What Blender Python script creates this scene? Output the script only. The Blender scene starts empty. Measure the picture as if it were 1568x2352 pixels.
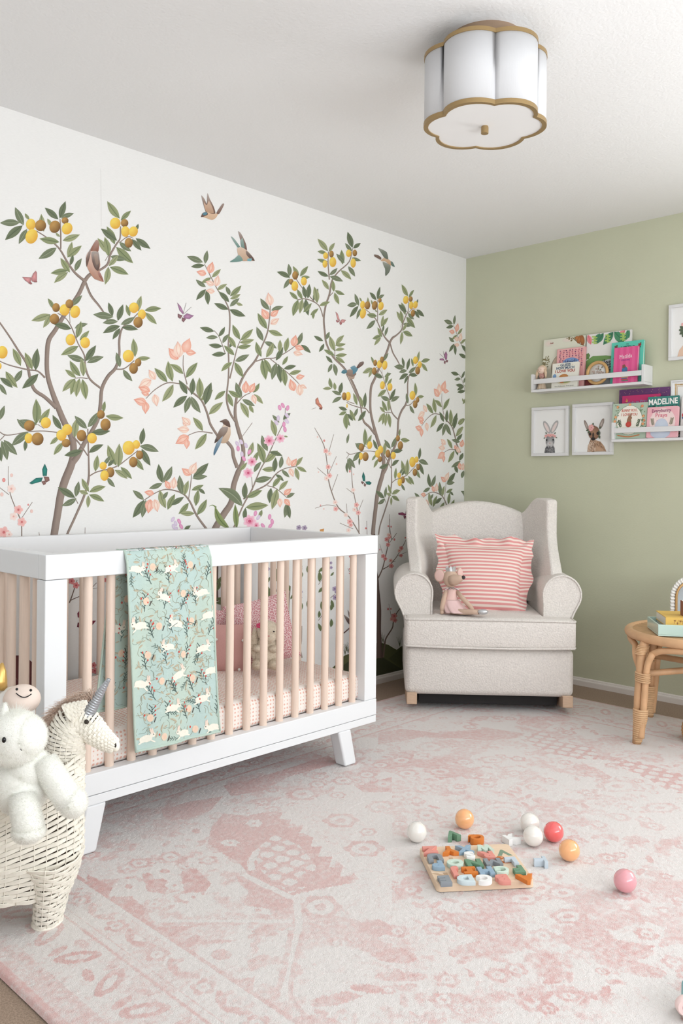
import bpy, math, random
import numpy as np
from mathutils import Matrix, Vector, noise
random.seed(7)
PI = math.pi
SC = bpy.context.scene
COL = SC.collection
# ------------------------------------------------------------------ camera
CAM = np.array((-4.18631541, -3.03814453, 1.09397008))
FW = np.array((.716816405, .697261961, 0.0)); RT = np.array((.69723067, -.71678426, .00947156)); UP = np.array((-.00660543, .00678814, .99995514))
FPX, CY = 1945.01, 1103.27
cd = bpy.data.cameras.new('camera'); co = bpy.data.objects.new('camera', cd); COL.objects.link(co)
cd.sensor_fit = 'HORIZONTAL'; cd.sensor_width = 36; cd.lens = 36*FPX/1568; cd.shift_y = (CY-1176)/1568
cd.clip_start = .05; cd.clip_end = 60
co.matrix_world = Matrix(((RT[0], UP[0], -FW[0], CAM[0]), (RT[1], UP[1], -FW[1], CAM[1]), (RT[2], UP[2], -FW[2], CAM[2]), (0, 0, 0, 1)))
SC.camera = co
# ------------------------------------------------------------------ world, lights, exposure
SC.view_settings.view_transform = 'Standard'; SC.view_settings.look = 'None'
SC.view_settings.exposure = -.13; SC.view_settings.gamma = 1.0
try: SC.view_settings.use_curve_mapping = False
except Exception: pass
wd = bpy.data.worlds.new('sky'); SC.world = wd; wd.use_nodes = True
wd.node_tree.nodes['Background'].inputs[0].default_value = (.86, .93, 1, 1); wd.node_tree.nodes['Background'].inputs[1].default_value = 1.2
def area(name, loc, target, sx, sy, power, color=(1, 1, 1)):
    d = bpy.data.lights.new(name, 'AREA'); d.shape = 'RECTANGLE'; d.size = sx; d.size_y = sy; d.energy = power; d.color = color
    o = bpy.data.objects.new(name, d); COL.objects.link(o); o.location = loc
    o.rotation_euler = (Vector(target)-Vector(loc)).to_track_quat('-Z', 'Y').to_euler(); return o
area('daylight_right_window', (.12, -3.1, 1.45), (-2.6, -2.5, 1.6), 1.4, 1.25, 46, (.97, .985, 1))
area('rear_frontal_fill', (-2.6, -4.42, 1.42), (-2.2, -1.0, 2.0), 3.2, 1.45, 26, (.94, .975, 1))  # soft frontal fill, added at an assumed, unseen rear window
area('added_ceiling_fill', (-2.6, -4.13, 1.0), (-2.3, -2.75, 2.44), 3.0, .6, 52, (.95, .98, 1))  # added fill thrown up at the ceiling, no real source behind it
H = 2.44
# ------------------------------------------------------------------ helpers
def at(px, py, depth): return CAM + depth*(FW + (px-784)/FPX*RT - (py-CY)/FPX*UP)
def on(px, py, ax, val):
    d = FW + (px-784)/FPX*RT - (py-CY)/FPX*UP
    return CAM + d*((val-CAM[ax])/d[ax])
def lin(c):
    return tuple(((x/255)/12.92 if x/255 <= .04045 else ((x/255+.055)/1.055)**2.4) for x in c)
def lerp(a, b, t): return tuple(a[i]+(b[i]-a[i])*t for i in range(len(a)))
MATS = {}
def mat(name, rgb, rough=.6, metal=0, bump=0, bscale=60, vary=0, vscale=8, attr=False, sheen=0, coat=0, trans=0, spec=.5, subs=0, stretch=None, detail=4):
    if name in MATS: return MATS[name]
    m = bpy.data.materials.new(name); m.use_nodes = True; nt = m.node_tree; b = nt.nodes['Principled BSDF']; L = nt.links.new
    c = lin(rgb); b.inputs['Base Color'].default_value = (*c, 1); b.inputs['Roughness'].default_value = rough; b.inputs['Metallic'].default_value = metal
    b.inputs['Specular IOR Level'].default_value = spec
    if sheen: b.inputs['Sheen Weight'].default_value = sheen; b.inputs['Sheen Roughness'].default_value = .5
    if coat: b.inputs['Coat Weight'].default_value = coat; b.inputs['Coat Roughness'].default_value = .12
    if trans: b.inputs['Transmission Weight'].default_value = trans
    if subs: b.inputs['Subsurface Weight'].default_value = subs; b.inputs['Subsurface Radius'].default_value = (.02, .012, .01)
    tc = nt.nodes.new('ShaderNodeTexCoord'); src = tc.outputs['Object']
    if stretch:
        mp = nt.nodes.new('ShaderNodeMapping'); mp.inputs['Scale'].default_value = stretch; L(src, mp.inputs[0]); src = mp.outputs[0]
    col = None
    if attr:
        a = nt.nodes.new('ShaderNodeAttribute'); a.attribute_name = 'Col'; col = a.outputs['Color']; L(col, b.inputs['Base Color'])
    if vary:
        n = nt.nodes.new('ShaderNodeTexNoise'); n.inputs['Scale'].default_value = vscale; n.inputs['Detail'].default_value = detail; L(src, n.inputs['Vector'])
        r = nt.nodes.new('ShaderNodeMapRange'); r.inputs[1].default_value = .3; r.inputs[2].default_value = .7; r.inputs[3].default_value = 1-vary; r.inputs[4].default_value = 1+vary*.6; L(n.outputs[0], r.inputs[0])
        x = nt.nodes.new('ShaderNodeMix'); x.data_type = 'RGBA'; x.blend_type = 'MULTIPLY'; x.inputs[0].default_value = 1
        if col: L(col, x.inputs[6])
        else: x.inputs[6].default_value = (*c, 1)
        L(r.outputs[0], x.inputs[7]); L(x.outputs[2], b.inputs['Base Color'])
    if bump:
        n2 = nt.nodes.new('ShaderNodeTexNoise'); n2.inputs['Scale'].default_value = bscale; n2.inputs['Detail'].default_value = 3; L(src, n2.inputs['Vector'])
        bp = nt.nodes.new('ShaderNodeBump'); bp.inputs['Strength'].default_value = bump; bp.inputs['Distance'].default_value = .004; L(n2.outputs[0], bp.inputs['Height']); L(bp.outputs[0], b.inputs['Normal'])
    MATS[name] = m; return m
class MB:
    def __init__(s): s.v = []; s.f = []; s.fm = []; s.sm = []; s.c = []; s.hascol = False
    def add(s, vs, fs, mi=0, smooth=True, col=None, M=None):
        o = len(s.v)
        if M is not None: vs = [tuple(M @ Vector(v)) for v in vs]
        s.v.extend([(float(a[0]), float(a[1]), float(a[2])) for a in vs]); n = len(vs)
        if col is None: s.c.extend([(.8, .8, .8)]*n)
        else:
            s.hascol = True
            s.c.extend(col if isinstance(col, list) else [col]*n)
        for f in fs: s.f.append([i+o for i in f]); s.fm.append(mi); s.sm.append(smooth)
        return s
    def box(s, lo, hi, mi=0, col=None, M=None):
        x0, y0, z0 = lo; x1, y1, z1 = hi
        return s.add([(x0, y0, z0), (x1, y0, z0), (x1, y1, z0), (x0, y1, z0), (x0, y0, z1), (x1, y0, z1), (x1, y1, z1), (x0, y1, z1)],
            [(0, 3, 2, 1), (4, 5, 6, 7), (0, 1, 5, 4), (1, 2, 6, 5), (2, 3, 7, 6), (3, 0, 4, 7)], mi, False, col, M)
    def rbox(s, lo, hi, r, k=3, m=4, puff=(0, 0, 0), mi=0, col=None, M=None, fn=None):
        h = [(hi[i]-lo[i])/2 for i in range(3)]; c = [(hi[i]+lo[i])/2 for i in range(3)]
        def ticks(hh):
            inn = hh-r; a = [inn+r*math.tan(PI/4*j/k) for j in range(k+1)]
            mid = [-inn+2*inn*j/m for j in range(1, m)]
            return [-x for x in reversed(a)]+mid+a
        T = [ticks(x) for x in h]; idx = {}; vs = []; fs = []
        def vert(p):
            key = tuple(round(x, 6) for x in p)
            if key in idx: return idx[key]
            q = [max(-(h[i]-r), min(h[i]-r, p[i])) for i in range(3)]; d = [p[i]-q[i] for i in range(3)]
            l = math.sqrt(sum(x*x for x in d)) or 1
            w = [q[i]+r*d[i]/l for i in range(3)]
            for i in range(3):
                if puff[i]:
                    j, kk = (i+1) % 3, (i+2) % 3
                    w[i] += puff[i]*(p[i]/h[i])*max(0, 1-(p[j]/h[j])**2)*max(0, 1-(p[kk]/h[kk])**2)
            w = [w[i]+c[i] for i in range(3)]
            if fn: w = fn(*w)
            idx[key] = len(vs); vs.append(tuple(w)); return idx[key]
        for ax in range(3):
            u, v = (ax+1) % 3, (ax+2) % 3
            for sg in (-1, 1):
                g = []
                for a in T[u]:
                    row = []
                    for b in T[v]:
                        p = [0, 0, 0]; p[ax] = sg*h[ax]; p[u] = a; p[v] = b; row.append(vert(p))
                    g.append(row)
                for i in range(len(g)-1):
                    for j in range(len(g[0])-1):
                        q = [g[i][j], g[i+1][j], g[i+1][j+1], g[i][j+1]]
                        fs.append(q if sg > 0 else q[::-1])
        return s.add(vs, fs, mi, True, col, M)
    def tube(s, pts, rad, n=8, caps=True, mi=0, col=None, M=None, closed=False, flat=1.0):
        P = [np.array(p, float) for p in pts]; N = len(P)
        R = rad if hasattr(rad, '__len__') else [rad]*N
        vs = []; fs = []; nrm = None; cs = []
        for i in range(N):
            t = (P[(i+1) % N]-P[i-1]) if closed else (P[min(i+1, N-1)]-P[max(i-1, 0)])
            t = t/(np.linalg.norm(t)+1e-12)
            if nrm is None:
                a = np.array((0, 0, 1.)) if abs(t[2]) < .9 else np.array((1., 0, 0)); nrm = np.cross(t, a)
            nrm = nrm-t*np.dot(nrm, t); nrm /= np.linalg.norm(nrm)+1e-12; b = np.cross(t, nrm)
            for k in range(n):
                an = 2*PI*k/n; vs.append(P[i]+R[i]*(math.cos(an)*nrm*flat+math.sin(an)*b))
                if isinstance(col, list): cs.append(col[i])
        for i in range(N if closed else N-1):
            for k in range(n):
                j = (i+1) % N; fs.append((i*n+k, i*n+(k+1) % n, j*n+(k+1) % n, j*n+k))
        if caps and not closed: fs.append(tuple(range(n-1, -1, -1))); fs.append(tuple((N-1)*n+k for k in range(n)))
        return s.add(vs, fs, mi, True, cs if cs else col, M)
    def lathe(s, prof, n=24, mi=0, col=None, M=None):
        vs = []; fs = []
        for r, z in prof:
            for k in range(n): a = 2*PI*k/n; vs.append((r*math.cos(a), r*math.sin(a), z))
        for i in range(len(prof)-1):
            for k in range(n): fs.append((i*n+k, i*n+(k+1) % n, (i+1)*n+(k+1) % n, (i+1)*n+k))
        if prof[0][0] > 1e-5: fs.append(tuple(range(n-1, -1, -1)))
        if prof[-1][0] > 1e-5: fs.append(tuple((len(prof)-1)*n+k for k in range(n)))
        return s.add(vs, fs, mi, True, col, M)
    def ell(s, c, r, nu=20, nv=14, mi=0, col=None, M=None, fn=None):
        if not hasattr(r, '__len__'): r = (r, r, r)
        vs = []; fs = []
        for j in range(nv+1):
            ph = -PI/2+PI*j/nv
            for i in range(nu):
                th = 2*PI*i/nu; p = (math.cos(ph)*math.cos(th), math.cos(ph)*math.sin(th), math.sin(ph))
                w = (c[0]+r[0]*p[0], c[1]+r[1]*p[1], c[2]+r[2]*p[2]); vs.append(fn(*w) if fn else w)
        for j in range(nv):
            for i in range(nu): fs.append((j*nu+i, j*nu+(i+1) % nu, (j+1)*nu+(i+1) % nu, (j+1)*nu+i))
        return s.add(vs, fs, mi, True, col, M)
    def grid(s, fn, nu, nv, mi=0, col=None, M=None, smooth=True, wrap=False):
        vs = [fn(i/nu, j/nv) for j in range(nv+1) for i in range(nu+1)]
        fs = [(j*(nu+1)+i, j*(nu+1)+i+1, (j+1)*(nu+1)+i+1, (j+1)*(nu+1)+i) for j in range(nv) for i in range(nu)]
        cc = [col(i/nu, j/nv) for j in range(nv+1) for i in range(nu+1)] if callable(col) else col
        return s.add(vs, fs, mi, smooth, cc, M)
    def prism(s, poly, fn, h0, h1, mi=0, smooth=False, col=None, M=None, steps=1):
        n = len(poly); vs = []
        for j in range(steps+1):
            h = h0+(h1-h0)*j/steps; vs += [fn(a, b, h) for a, b in poly]
        fs = [tuple(range(n-1, -1, -1)), tuple(range(steps*n, steps*n+n))]
        for j in range(steps): fs += [(j*n+i, j*n+(i+1) % n, (j+1)*n+(i+1) % n, (j+1)*n+i) for i in range(n)]
        return s.add(vs, fs, mi, smooth, col, M)
    def build(s, name, mats, parent=None, bevel=0, seg=3, sub=0, solid=0, sharp=None, loc=None, label=None):
        me = bpy.data.meshes.new(name); me.from_pydata(s.v, [], s.f)
        if not isinstance(mats, (list, tuple)): mats = [mats]
        for m in mats: me.materials.append(m)
        me.polygons.foreach_set('material_index', s.fm); me.polygons.foreach_set('use_smooth', s.sm)
        if s.hascol:
            a = me.color_attributes.new('Col', 'FLOAT_COLOR', 'POINT')
            a.data.foreach_set('color', [x for c in s.c for x in (c[0], c[1], c[2], 1.0)])
        me.update()
        if sharp: me.set_sharp_from_angle(angle=math.radians(sharp))
        o = bpy.data.objects.new(name, me); COL.objects.link(o)
        if loc is not None: o.location = loc
        if parent: o.parent = parent
        if solid: d = o.modifiers.new('thickness', 'SOLIDIFY'); d.thickness = solid; d.offset = 0
        if bevel:
            d = o.modifiers.new('bevel', 'BEVEL'); d.width = bevel; d.segments = seg; d.limit_method = 'ANGLE'; d.angle_limit = math.radians(35); d.harden_normals = True
            for p in me.polygons: p.use_smooth = True
        if sub: d = o.modifiers.new('smooth', 'SUBSURF'); d.levels = sub; d.render_levels = sub
        if label: o['label'] = label
        return o
def tag(o, label, cat, group=None, kind=None):
    if label: o['label'] = label
    if cat: o['category'] = cat
    if group: o['group'] = group
    if kind: o['kind'] = kind
    return o
def thing(name, label, cat, loc=(0, 0, 0), rz=0, group=None):
    o = bpy.data.objects.new(name, None); COL.objects.link(o); o.location = loc; o.rotation_euler = (0, 0, rz); o.empty_display_size = .05
    return tag(o, label, cat, group)
def struct(o): o['kind'] = 'structure'; return o
_txt = {}
def text_mesh(body, size, extrude=0, offset=0, bevel=0, res=3, cx=True):
    key = (body, size, extrude, offset, bevel)
    if key in _txt: return _txt[key]
    c = bpy.data.curves.new('lettering', 'FONT'); c.body = body; c.size = size; c.extrude = extrude; c.offset = offset; c.bevel_depth = bevel; c.resolution_u = res
    c.bevel_resolution = 1
    o = bpy.data.objects.new('lettering', c); COL.objects.link(o)
    dg = bpy.context.evaluated_depsgraph_get(); e = o.evaluated_get(dg); me = e.to_mesh()
    vs = [tuple(v.co) for v in me.vertices]; fs = [tuple(p.vertices) for p in me.polygons]; e.to_mesh_clear()
    bpy.data.objects.remove(o); bpy.data.curves.remove(c)
    if vs:
        xs = [v[0] for v in vs]; ys = [v[1] for v in vs]; mx = (min(xs)+max(xs))/2; my = (min(ys)+max(ys))/2
        vs = [(v[0]-mx, v[1]-my, v[2]) for v in vs]
    _txt[key] = (vs, fs); return vs, fs
class Art:
    """flat printed artwork: fn(a, b, height) places a drawing point on its surface"""
    def __init__(s, mb, fn, mi=0, step=.00006, levels=30): s.mb = mb; s.fn = fn; s.mi = mi; s.k = 0; s.step = step; s.lv = levels; s.base = 1
    def h(s): s.k = (s.k+1) % s.lv; return (s.base*s.lv+s.k+1)*s.step
    def poly(s, pts, c, h=None):
        h = h or s.h(); s.mb.add([s.fn(a, b, h) for a, b in pts], [tuple(range(len(pts)))], s.mi, False, c)
    def fan(s, pts, ctr, cc, ce, h=None):
        h = h or s.h(); n = len(pts)
        s.mb.add([s.fn(ctr[0], ctr[1], h)]+[s.fn(a, b, h) for a, b in pts], [(0, i+1, (i+1) % n+1) for i in range(n)], s.mi, False, [cc]+([ce]*n if not isinstance(ce, list) else ce))
    def ell(s, cx, cy, rx, ry, c, ce=None, rot=0, n=18, off=(0, 0)):
        r = math.radians(rot); pts = [(cx+rx*math.cos(2*PI*i/n)*math.cos(r)-ry*math.sin(2*PI*i/n)*math.sin(r), cy+rx*math.cos(2*PI*i/n)*math.sin(r)+ry*math.sin(2*PI*i/n)*math.cos(r)) for i in range(n)]
        s.fan(pts, (cx+off[0]*rx, cy+off[1]*ry), c, ce or c)
    def rect(s, x0, y0, x1, y1, c): s.poly([(x0, y0), (x1, y0), (x1, y1), (x0, y1)], c)
    def ring(s, cx, cy, rx, ry, w, c, n=28):
        h = s.h(); vs = []
        for i in range(n):
            a = 2*PI*i/n
            vs += [s.fn(cx+rx*math.cos(a), cy+ry*math.sin(a), h), s.fn(cx+(rx-w)*math.cos(a), cy+(ry-w)*math.sin(a), h)]
        s.mb.add(vs, [(2*i, 2*((i+1) % n), 2*((i+1) % n)+1, 2*i+1) for i in range(n)], s.mi, False, c)
    def stroke(s, pts, w, c, c2=None):
        h = s.h(); n = len(pts); W = w if hasattr(w, '__len__') else [w]*n; vs = []; cs = []
        # smooth the polyline
        if n > 2:
            Q = []; WW = []
            for i in range(n-1):
                p0, p1, p2, p3 = pts[max(i-1, 0)], pts[i], pts[i+1], pts[min(i+2, n-1)]
                for t in (0, .25, .5, .75):
                    Q.append(tuple(.5*((2*p1[k])+(-p0[k]+p2[k])*t+(2*p0[k]-5*p1[k]+4*p2[k]-p3[k])*t*t+(-p0[k]+3*p1[k]-3*p2[k]+p3[k])*t**3) for k in (0, 1)))
                    WW.append(W[i]+(W[i+1]-W[i])*t)
            Q.append(tuple(pts[-1])); WW.append(W[-1]); pts, W, n = Q, WW, len(Q)
        for i in range(n):
            a = pts[max(i-1, 0)]; b = pts[min(i+1, n-1)]; dx, dy = b[0]-a[0], b[1]-a[1]; l = math.hypot(dx, dy) or 1
            for k, sg in enumerate((-1, 0, 1)):
                vs.append(s.fn(pts[i][0]-dy/l*W[i]*sg, pts[i][1]+dx/l*W[i]*sg, h)); cs.append(((c2 or c), c, c)[k])
        fs = []
        for i in range(n-1): fs += [(3*i, 3*i+1, 3*i+4, 3*i+3), (3*i+1, 3*i+2, 3*i+5, 3*i+4)]
        s.mb.add(vs, fs, s.mi, False, cs)
    def leaf(s, bx, by, tx, ty, c, ce, rib, w=.19, curve=0):
        h = s.h(); dx, dy = tx-bx, ty-by; l = math.hypot(dx, dy); nx, ny = -dy, dx
        N = 9; prof = [0, .42, .74, .93, 1, .97, .84, .61, .32, 0]
        mid = []; A = []; B = []
        for i in range(N+1):
            t = i/N; k = curve*math.sin(PI*t)
            mx, my = bx+dx*t+nx*k, by+dy*t+ny*k; ww = prof[i]*w
            mid.append((mx, my)); A.append((mx+nx*ww, my+ny*ww)); B.append((mx-nx*ww, my-ny*ww))
        for side, ca, cb in ((A, c, ce), (B, lerp(c, ce, .55), lerp(ce, (0, 0, 0), .12))):
            vs = [s.fn(*p, h) for p in mid]+[s.fn(*p, h) for p in side]
            s.mb.add(vs, [(i, i+1, N+2+i, N+1+i) for i in range(N)], s.mi, False, [ca]*(N+1)+[cb]*(N+1))
        s.mb.add([s.fn(mid[i][0]+nx*q, mid[i][1]+ny*q, h+s.step*.4) for i in range(N) for q in (-.014, .014)], [(2*i, 2*i+1, 2*i+3, 2*i+2) for i in range(N-1)], s.mi, False, rib)
    def flower(s, cx, cy, r, c, ce, cc, n=5, rot=0):
        pts = []
        for i in range(n*6):
            a = 2*PI*i/(n*6)+rot; q = r*(.72+.28*abs(math.cos(n*a/2))); pts.append((cx+q*math.cos(a), cy+q*math.sin(a)))
        s.fan(pts, (cx, cy), c, ce); s.ell(cx, cy, r*.24, r*.24, cc, n=8)
    def text(s, body, cx, cy, size, c, width=None, offset=0, rot=0, yflip=1):
        vs, fs = text_mesh(body, size, offset=offset); h = s.h()
        k = 1
        if width: k = width/max(1e-6, max(v[0] for v in vs)-min(v[0] for v in vs))
        r = math.radians(rot); cr, sr = math.cos(r), math.sin(r)
        s.mb.add([s.fn(cx+v[0]*k*cr-v[1]*sr*yflip, cy+v[0]*k*sr+v[1]*cr*yflip, h) for v in vs], fs, s.mi, False, c)
def frame(o, u, v, n):
    o, u, v, n = [np.array(x, float) for x in (o, u, v, n)]
    return lambda a, b, h: tuple(o+u*a+v*b+n*h)
def fur(mb, pts, length, width, droop=.3, col=None, spread=.5):
    vs = []; fs = []
    for p, nn in pts:
        d = Vector(nn)+Vector((random.uniform(-1, 1), random.uniform(-1, 1), random.uniform(-1, 1)))*spread-Vector((0, 0, droop)); d.normalize()
        sd = d.cross(Vector((random.uniform(-1, 1), random.uniform(-1, 1), random.uniform(-1, 1)))); sd.normalize()
        L = length*random.uniform(.6, 1.2); k = len(vs); p = Vector(p)
        vs += [tuple(p-sd*width), tuple(p+sd*width), tuple(p+d*L)]; fs.append((k, k+1, k+2))
    mb.add(vs, fs, 1, True, col)
def hair_mat(name, rgb):
    m = bpy.data.materials.new(name); m.use_nodes = True; nt = m.node_tree; nt.nodes.remove(nt.nodes['Principled BSDF'])
    d = nt.nodes.new('ShaderNodeBsdfDiffuse'); t = nt.nodes.new('ShaderNodeBsdfTranslucent'); x = nt.nodes.new('ShaderNodeMixShader'); x.inputs[0].default_value = .5
    for n in (d, t): n.inputs[0].default_value = (*lin(rgb), 1)
    nt.links.new(d.outputs[0], x.inputs[1]); nt.links.new(t.outputs[0], x.inputs[2]); nt.links.new(x.outputs[0], nt.nodes['Material Output'].inputs[0]); MATS[name] = m; return m
def surf_pts(mb, n):
    """random points with outward normals on the builder's faces"""
    fs = [f for f in mb.f if len(f) in (3, 4)]; ar = []
    for f in fs:
        a, b, c = (Vector(mb.v[f[0]]), Vector(mb.v[f[1]]), Vector(mb.v[f[2]])); ar.append((b-a).cross(c-a).length)
    tot = np.cumsum(ar); out = []
    for _ in range(n):
        f = fs[min(int(np.searchsorted(tot, random.random()*tot[-1])), len(fs)-1)]
        a, b, c = (Vector(mb.v[f[0]]), Vector(mb.v[f[1]]), Vector(mb.v[f[2]])); d = Vector(mb.v[f[-1]])
        u, w = random.random(), random.random()
        p = a*(1-u)*(1-w)+b*u*(1-w)+c*u*w+d*(1-u)*w
        nn = (b-a).cross(c-a); nn.normalize(); out.append((p, nn))
    return out
PRINT = mat('printed_ink', (255, 255, 255), .55, attr=True)
# ------------------------------------------------------------------ room shell
M_white = mat('white_paint', (243, 243, 242), .75, bump=.12, bscale=140)
M_ceil = mat('ceiling_paint', (238, 238, 238), .9, bump=.35, bscale=95)
M_green = mat('sage_paint', (200, 202, 177), .8, bump=.16, bscale=110, vary=.03, vscale=3)
M_trim = mat('trim_paint', (228, 222, 216), .45)
M_carpet = mat('carpet', (176, 153, 134), .95, bump=1, bscale=420, vary=.3, vscale=260)
mb = MB(); mb.box((-5, -4.3, -.06), (.12, .12, 0)); struct(mb.build('floor', M_carpet))
mb = MB(); mb.box((-5, -4.3, H), (.12, .12, H+.06)); struct(mb.build('ceiling', M_ceil))
def wall_with_hole(name, m, ax, pos, th, a0, a1, h0, h1, z0, z1):
    mb = MB()
    def bx(aa, ab, za, zb):
        lo = [0, 0, za]; hi = [0, 0, zb]; lo[ax] = min(pos, pos+th); hi[ax] = max(pos, pos+th); lo[1-ax] = aa; hi[1-ax] = ab; mb.box(lo, hi)
    bx(a0, h0, 0, H); bx(h1, a1, 0, H); bx(h0, h1, 0, z0); bx(h0, h1, z1, H)
    return struct(mb.build(name, m))
wall_with_hole('wall_right', M_green, 0, 0, .1, -4.2, .1, -3.8, -2.4, .85, 2.1)
wall_with_hole('wall_rear', M_white, 1, -4.2, -.1, -4.8, .1, -4.2, -1.0, .7, 2.15)
mb = MB(); mb.box((-4.9, -4.3, 0), (-4.8, .1, H)); struct(mb.build('wall_side', M_white))
def window(name, ax, pos, a0, a1, z0, z1):
    mb = MB(); w = .05
    def bx(aa, ab, za, zb, m=mb, d=.04):
        lo = [0, 0, za]; hi = [0, 0, zb]; lo[ax] = pos-d/2; hi[ax] = pos+d/2; lo[1-ax] = aa; hi[1-ax] = ab; m.box(lo, hi)
    bx(a0, a1, z0, z0+w); bx(a0, a1, z1-w, z1); bx(a0, a0+w, z0+w, z1-w); bx(a1-w, a1, z0+w, z1-w); c = (a0+a1)/2; bx(c-.02, c+.02, z0+w, z1-w)
    struct(mb.build(name, M_trim))
window('window_1', 0, .05, -3.8, -2.4, .85, 2.1); window('window_2', 1, -4.25, -4.2, -1.0, .7, 2.15)
def base_profile(name, pts_fn, L):
    prof = [(0, 0), (.013, 0), (.013, .026), (.011, .03), (.007, .032), (.006, .038), (.0035, .0415), (0, .0425)]
    mb = MB(); mb.prism(prof, pts_fn, L[0], L[1]); o = mb.build(name, M_trim); return struct(o)
base_profile('baseboard_left', lambda a, b, h: (h, -a, b), (-4.8, 0))
base_profile('baseboard_right', lambda a, b, h: (-a, h, b), (-4.2, -.013))
# ------------------------------------------------------------------ mural wallpaper: part of the left wall's own mesh
mb = MB(); wc = lin((236, 235, 233))
mb.box((-4.8, 0, 0), (0, .1, H), 0, wc)
M_mural = mat('mural_wallpaper', (255, 255, 255), .85, attr=True, vary=.035, vscale=6, stretch=(9, 9, 90), bump=.05, bscale=18)
PER, DZ = 1.8195, -.018
def wmap(ox, oy, s, k=0):
    def f(a, b, h):
        q = on(ox+a/s, oy+b/s, 1, 0.0); x = min(q[0]+k*PER, -.001)
        return (x, -h, q[2]+k*DZ)
    return f
SA, SB, SCZ = (0, 420, 1568/540), (290, 420, 1336/460), (630, 520, 1470/450)
G = {'d': [((104, 115, 90), (124, 133, 106), (146, 154, 128)), ((97, 108, 84), (117, 127, 100), (84, 95, 72))],
     'l': [((142, 150, 112), (164, 168, 130), (108, 118, 84)), ((133, 143, 104), (156, 162, 122), (104, 116, 80)), ((124, 136, 100), (147, 155, 116), (96, 108, 76))]}
G = {k: [tuple(lin(c) for c in t) for t in v] for k, v in G.items()}
LEAF_A = """-2,268,132,266,d,r;158,283,100,162,d;150,285,33,382,d;180,308,125,408,d;195,245,165,203,l;292,325,275,207,l;388,243,298,165,d;398,237,437,122,d;405,236,493,203,d;340,290,315,238,l;395,395,262,372,l;418,385,533,345,l;400,360,370,332,l;377,433,256,507,d;450,490,480,393,l;448,497,545,418,l;468,550,487,478,d;465,597,403,500,l;452,583,337,603,l;452,597,360,668,l;500,590,545,503,d;797,237,714,122,l;805,250,873,185,l;764,410,711,290,l;780,385,672,305,d;905,320,922,273,d;905,370,1003,440,d;880,375,943,452,d;795,395,875,457,d;775,428,888,537,l;718,470,650,368,l;722,490,697,360,l;735,490,845,512,d;725,555,788,483,l;733,562,857,612,l;722,560,700,680,l;355,840,318,770,l;480,820,548,750,d;335,878,208,920,l;333,880,287,967,l;475,975,355,940,d;497,970,585,940,d;510,1035,540,922,l;530,1050,595,985,l;522,1090,405,1150,l;568,1190,640,1083,d;565,1185,448,1150,d;580,1200,692,1160,d;535,1290,465,1185,l;555,1290,540,1170,l;505,1300,433,1245,l;500,1305,415,1393,l;500,1310,470,1415,l;530,1305,508,1430,l;550,1310,573,1447,l;750,890,722,797,d;755,895,620,878,d;785,920,820,810,d;785,925,683,935,d;800,955,685,1003,d;800,970,750,1045,d;805,945,900,895,d;813,965,920,978,d;865,890,840,812,l;922,855,942,752,l;965,850,1075,837,l;970,865,1045,943,l;900,1160,888,1037,l;915,1170,1003,1168,l;800,1230,775,1130,d;820,1245,883,1323,d;138,1220,85,1103,l;215,1245,165,1130,l;238,1250,250,1103,d;148,1248,87,1338,d;38,1258,117,1368,l;255,1275,147,1372,d;0,1300,85,1368,d;0,1340,45,1415,d;0,1580,30,1485,d;190,1660,75,1755,d;170,1715,165,1790,d;25,1715,115,1815,d;10,1720,48,1850,d;0,1760,10,1860,d;240,1610,240,1440,l;260,1600,332,1503,l;248,1612,133,1580,d;172,1645,112,1575,d;410,1645,350,1548,d;497,1700,518,1565,l;580,1640,497,1553,d;585,1630,655,1527,d;705,1555,823,1568,l;690,1530,700,1455,l;610,1665,735,1655,d;392,1690,332,1745,l;420,1730,357,1815,l;550,1785,428,1818,d;592,1800,690,1745,d;775,1885,718,1748,l;790,1895,795,1738,l;940,1745,957,1635,d;932,1755,1058,1793,d;945,1775,1003,1887,d;895,1830,958,1918,l;635,1925,650,1815,l;690,1880,735,1820,d;720,1890,765,1845,d;765,1915,850,1975,l;805,1895,880,1975,l;715,1965,767,2030,d;500,2100,385,2030,d;505,2095,525,1990,d;510,2105,410,2155,d;592,2060,545,1970,l;588,2075,523,2052,l;595,2062,705,2025,l;594,2080,695,2125,l;588,2085,585,2168,l"""
FRUIT_A = """205,277,32,38,0,y;270,285,37,38,0,b;210,357,40,50,-20,y;433,252,23,22,0,b;365,293,36,42,-15,b;447,305,35,40,-20,y;768,270,35,38,0,y;830,268,25,26,0,b;835,325,28,36,0,y;888,325,30,35,-20,y;858,400,27,33,0,b;373,832,25,30,0,b;430,848,34,38,0,y;462,807,26,30,0,b;500,860,33,42,-10,y;362,908,32,35,0,b;470,1046,32,38,0,y;567,1066,32,37,0,y;892,833,32,35,0,y;945,877,27,33,0,y;920,930,31,37,0,b;855,1155,37,41,0,y;920,1198,22,27,0,b;890,1238,29,36,0,b;15,1130,35,42,0,y;0,1222,10,20,0,y;195,1620,36,36,0,b;305,1600,34,37,0,y;190,1703,27,34,0,y;250,1708,40,43,0,b;440,1735,29,28,0,b;447,1645,34,37,0,y;409,1683,34,37,0,y;543,1685,32,38,0,b;613,1703,32,35,0,y;672,1545,26,29,0,b;703,1612,34,40,0,b;908,1745,25,29,0,y;857,1767,40,47,0,y;930,1815,24,30,0,b;888,1862,28,35,0,b;687,1887,24,26,0,y;735,1930,27,34,0,b;696,1952,28,35,0,y"""
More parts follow.
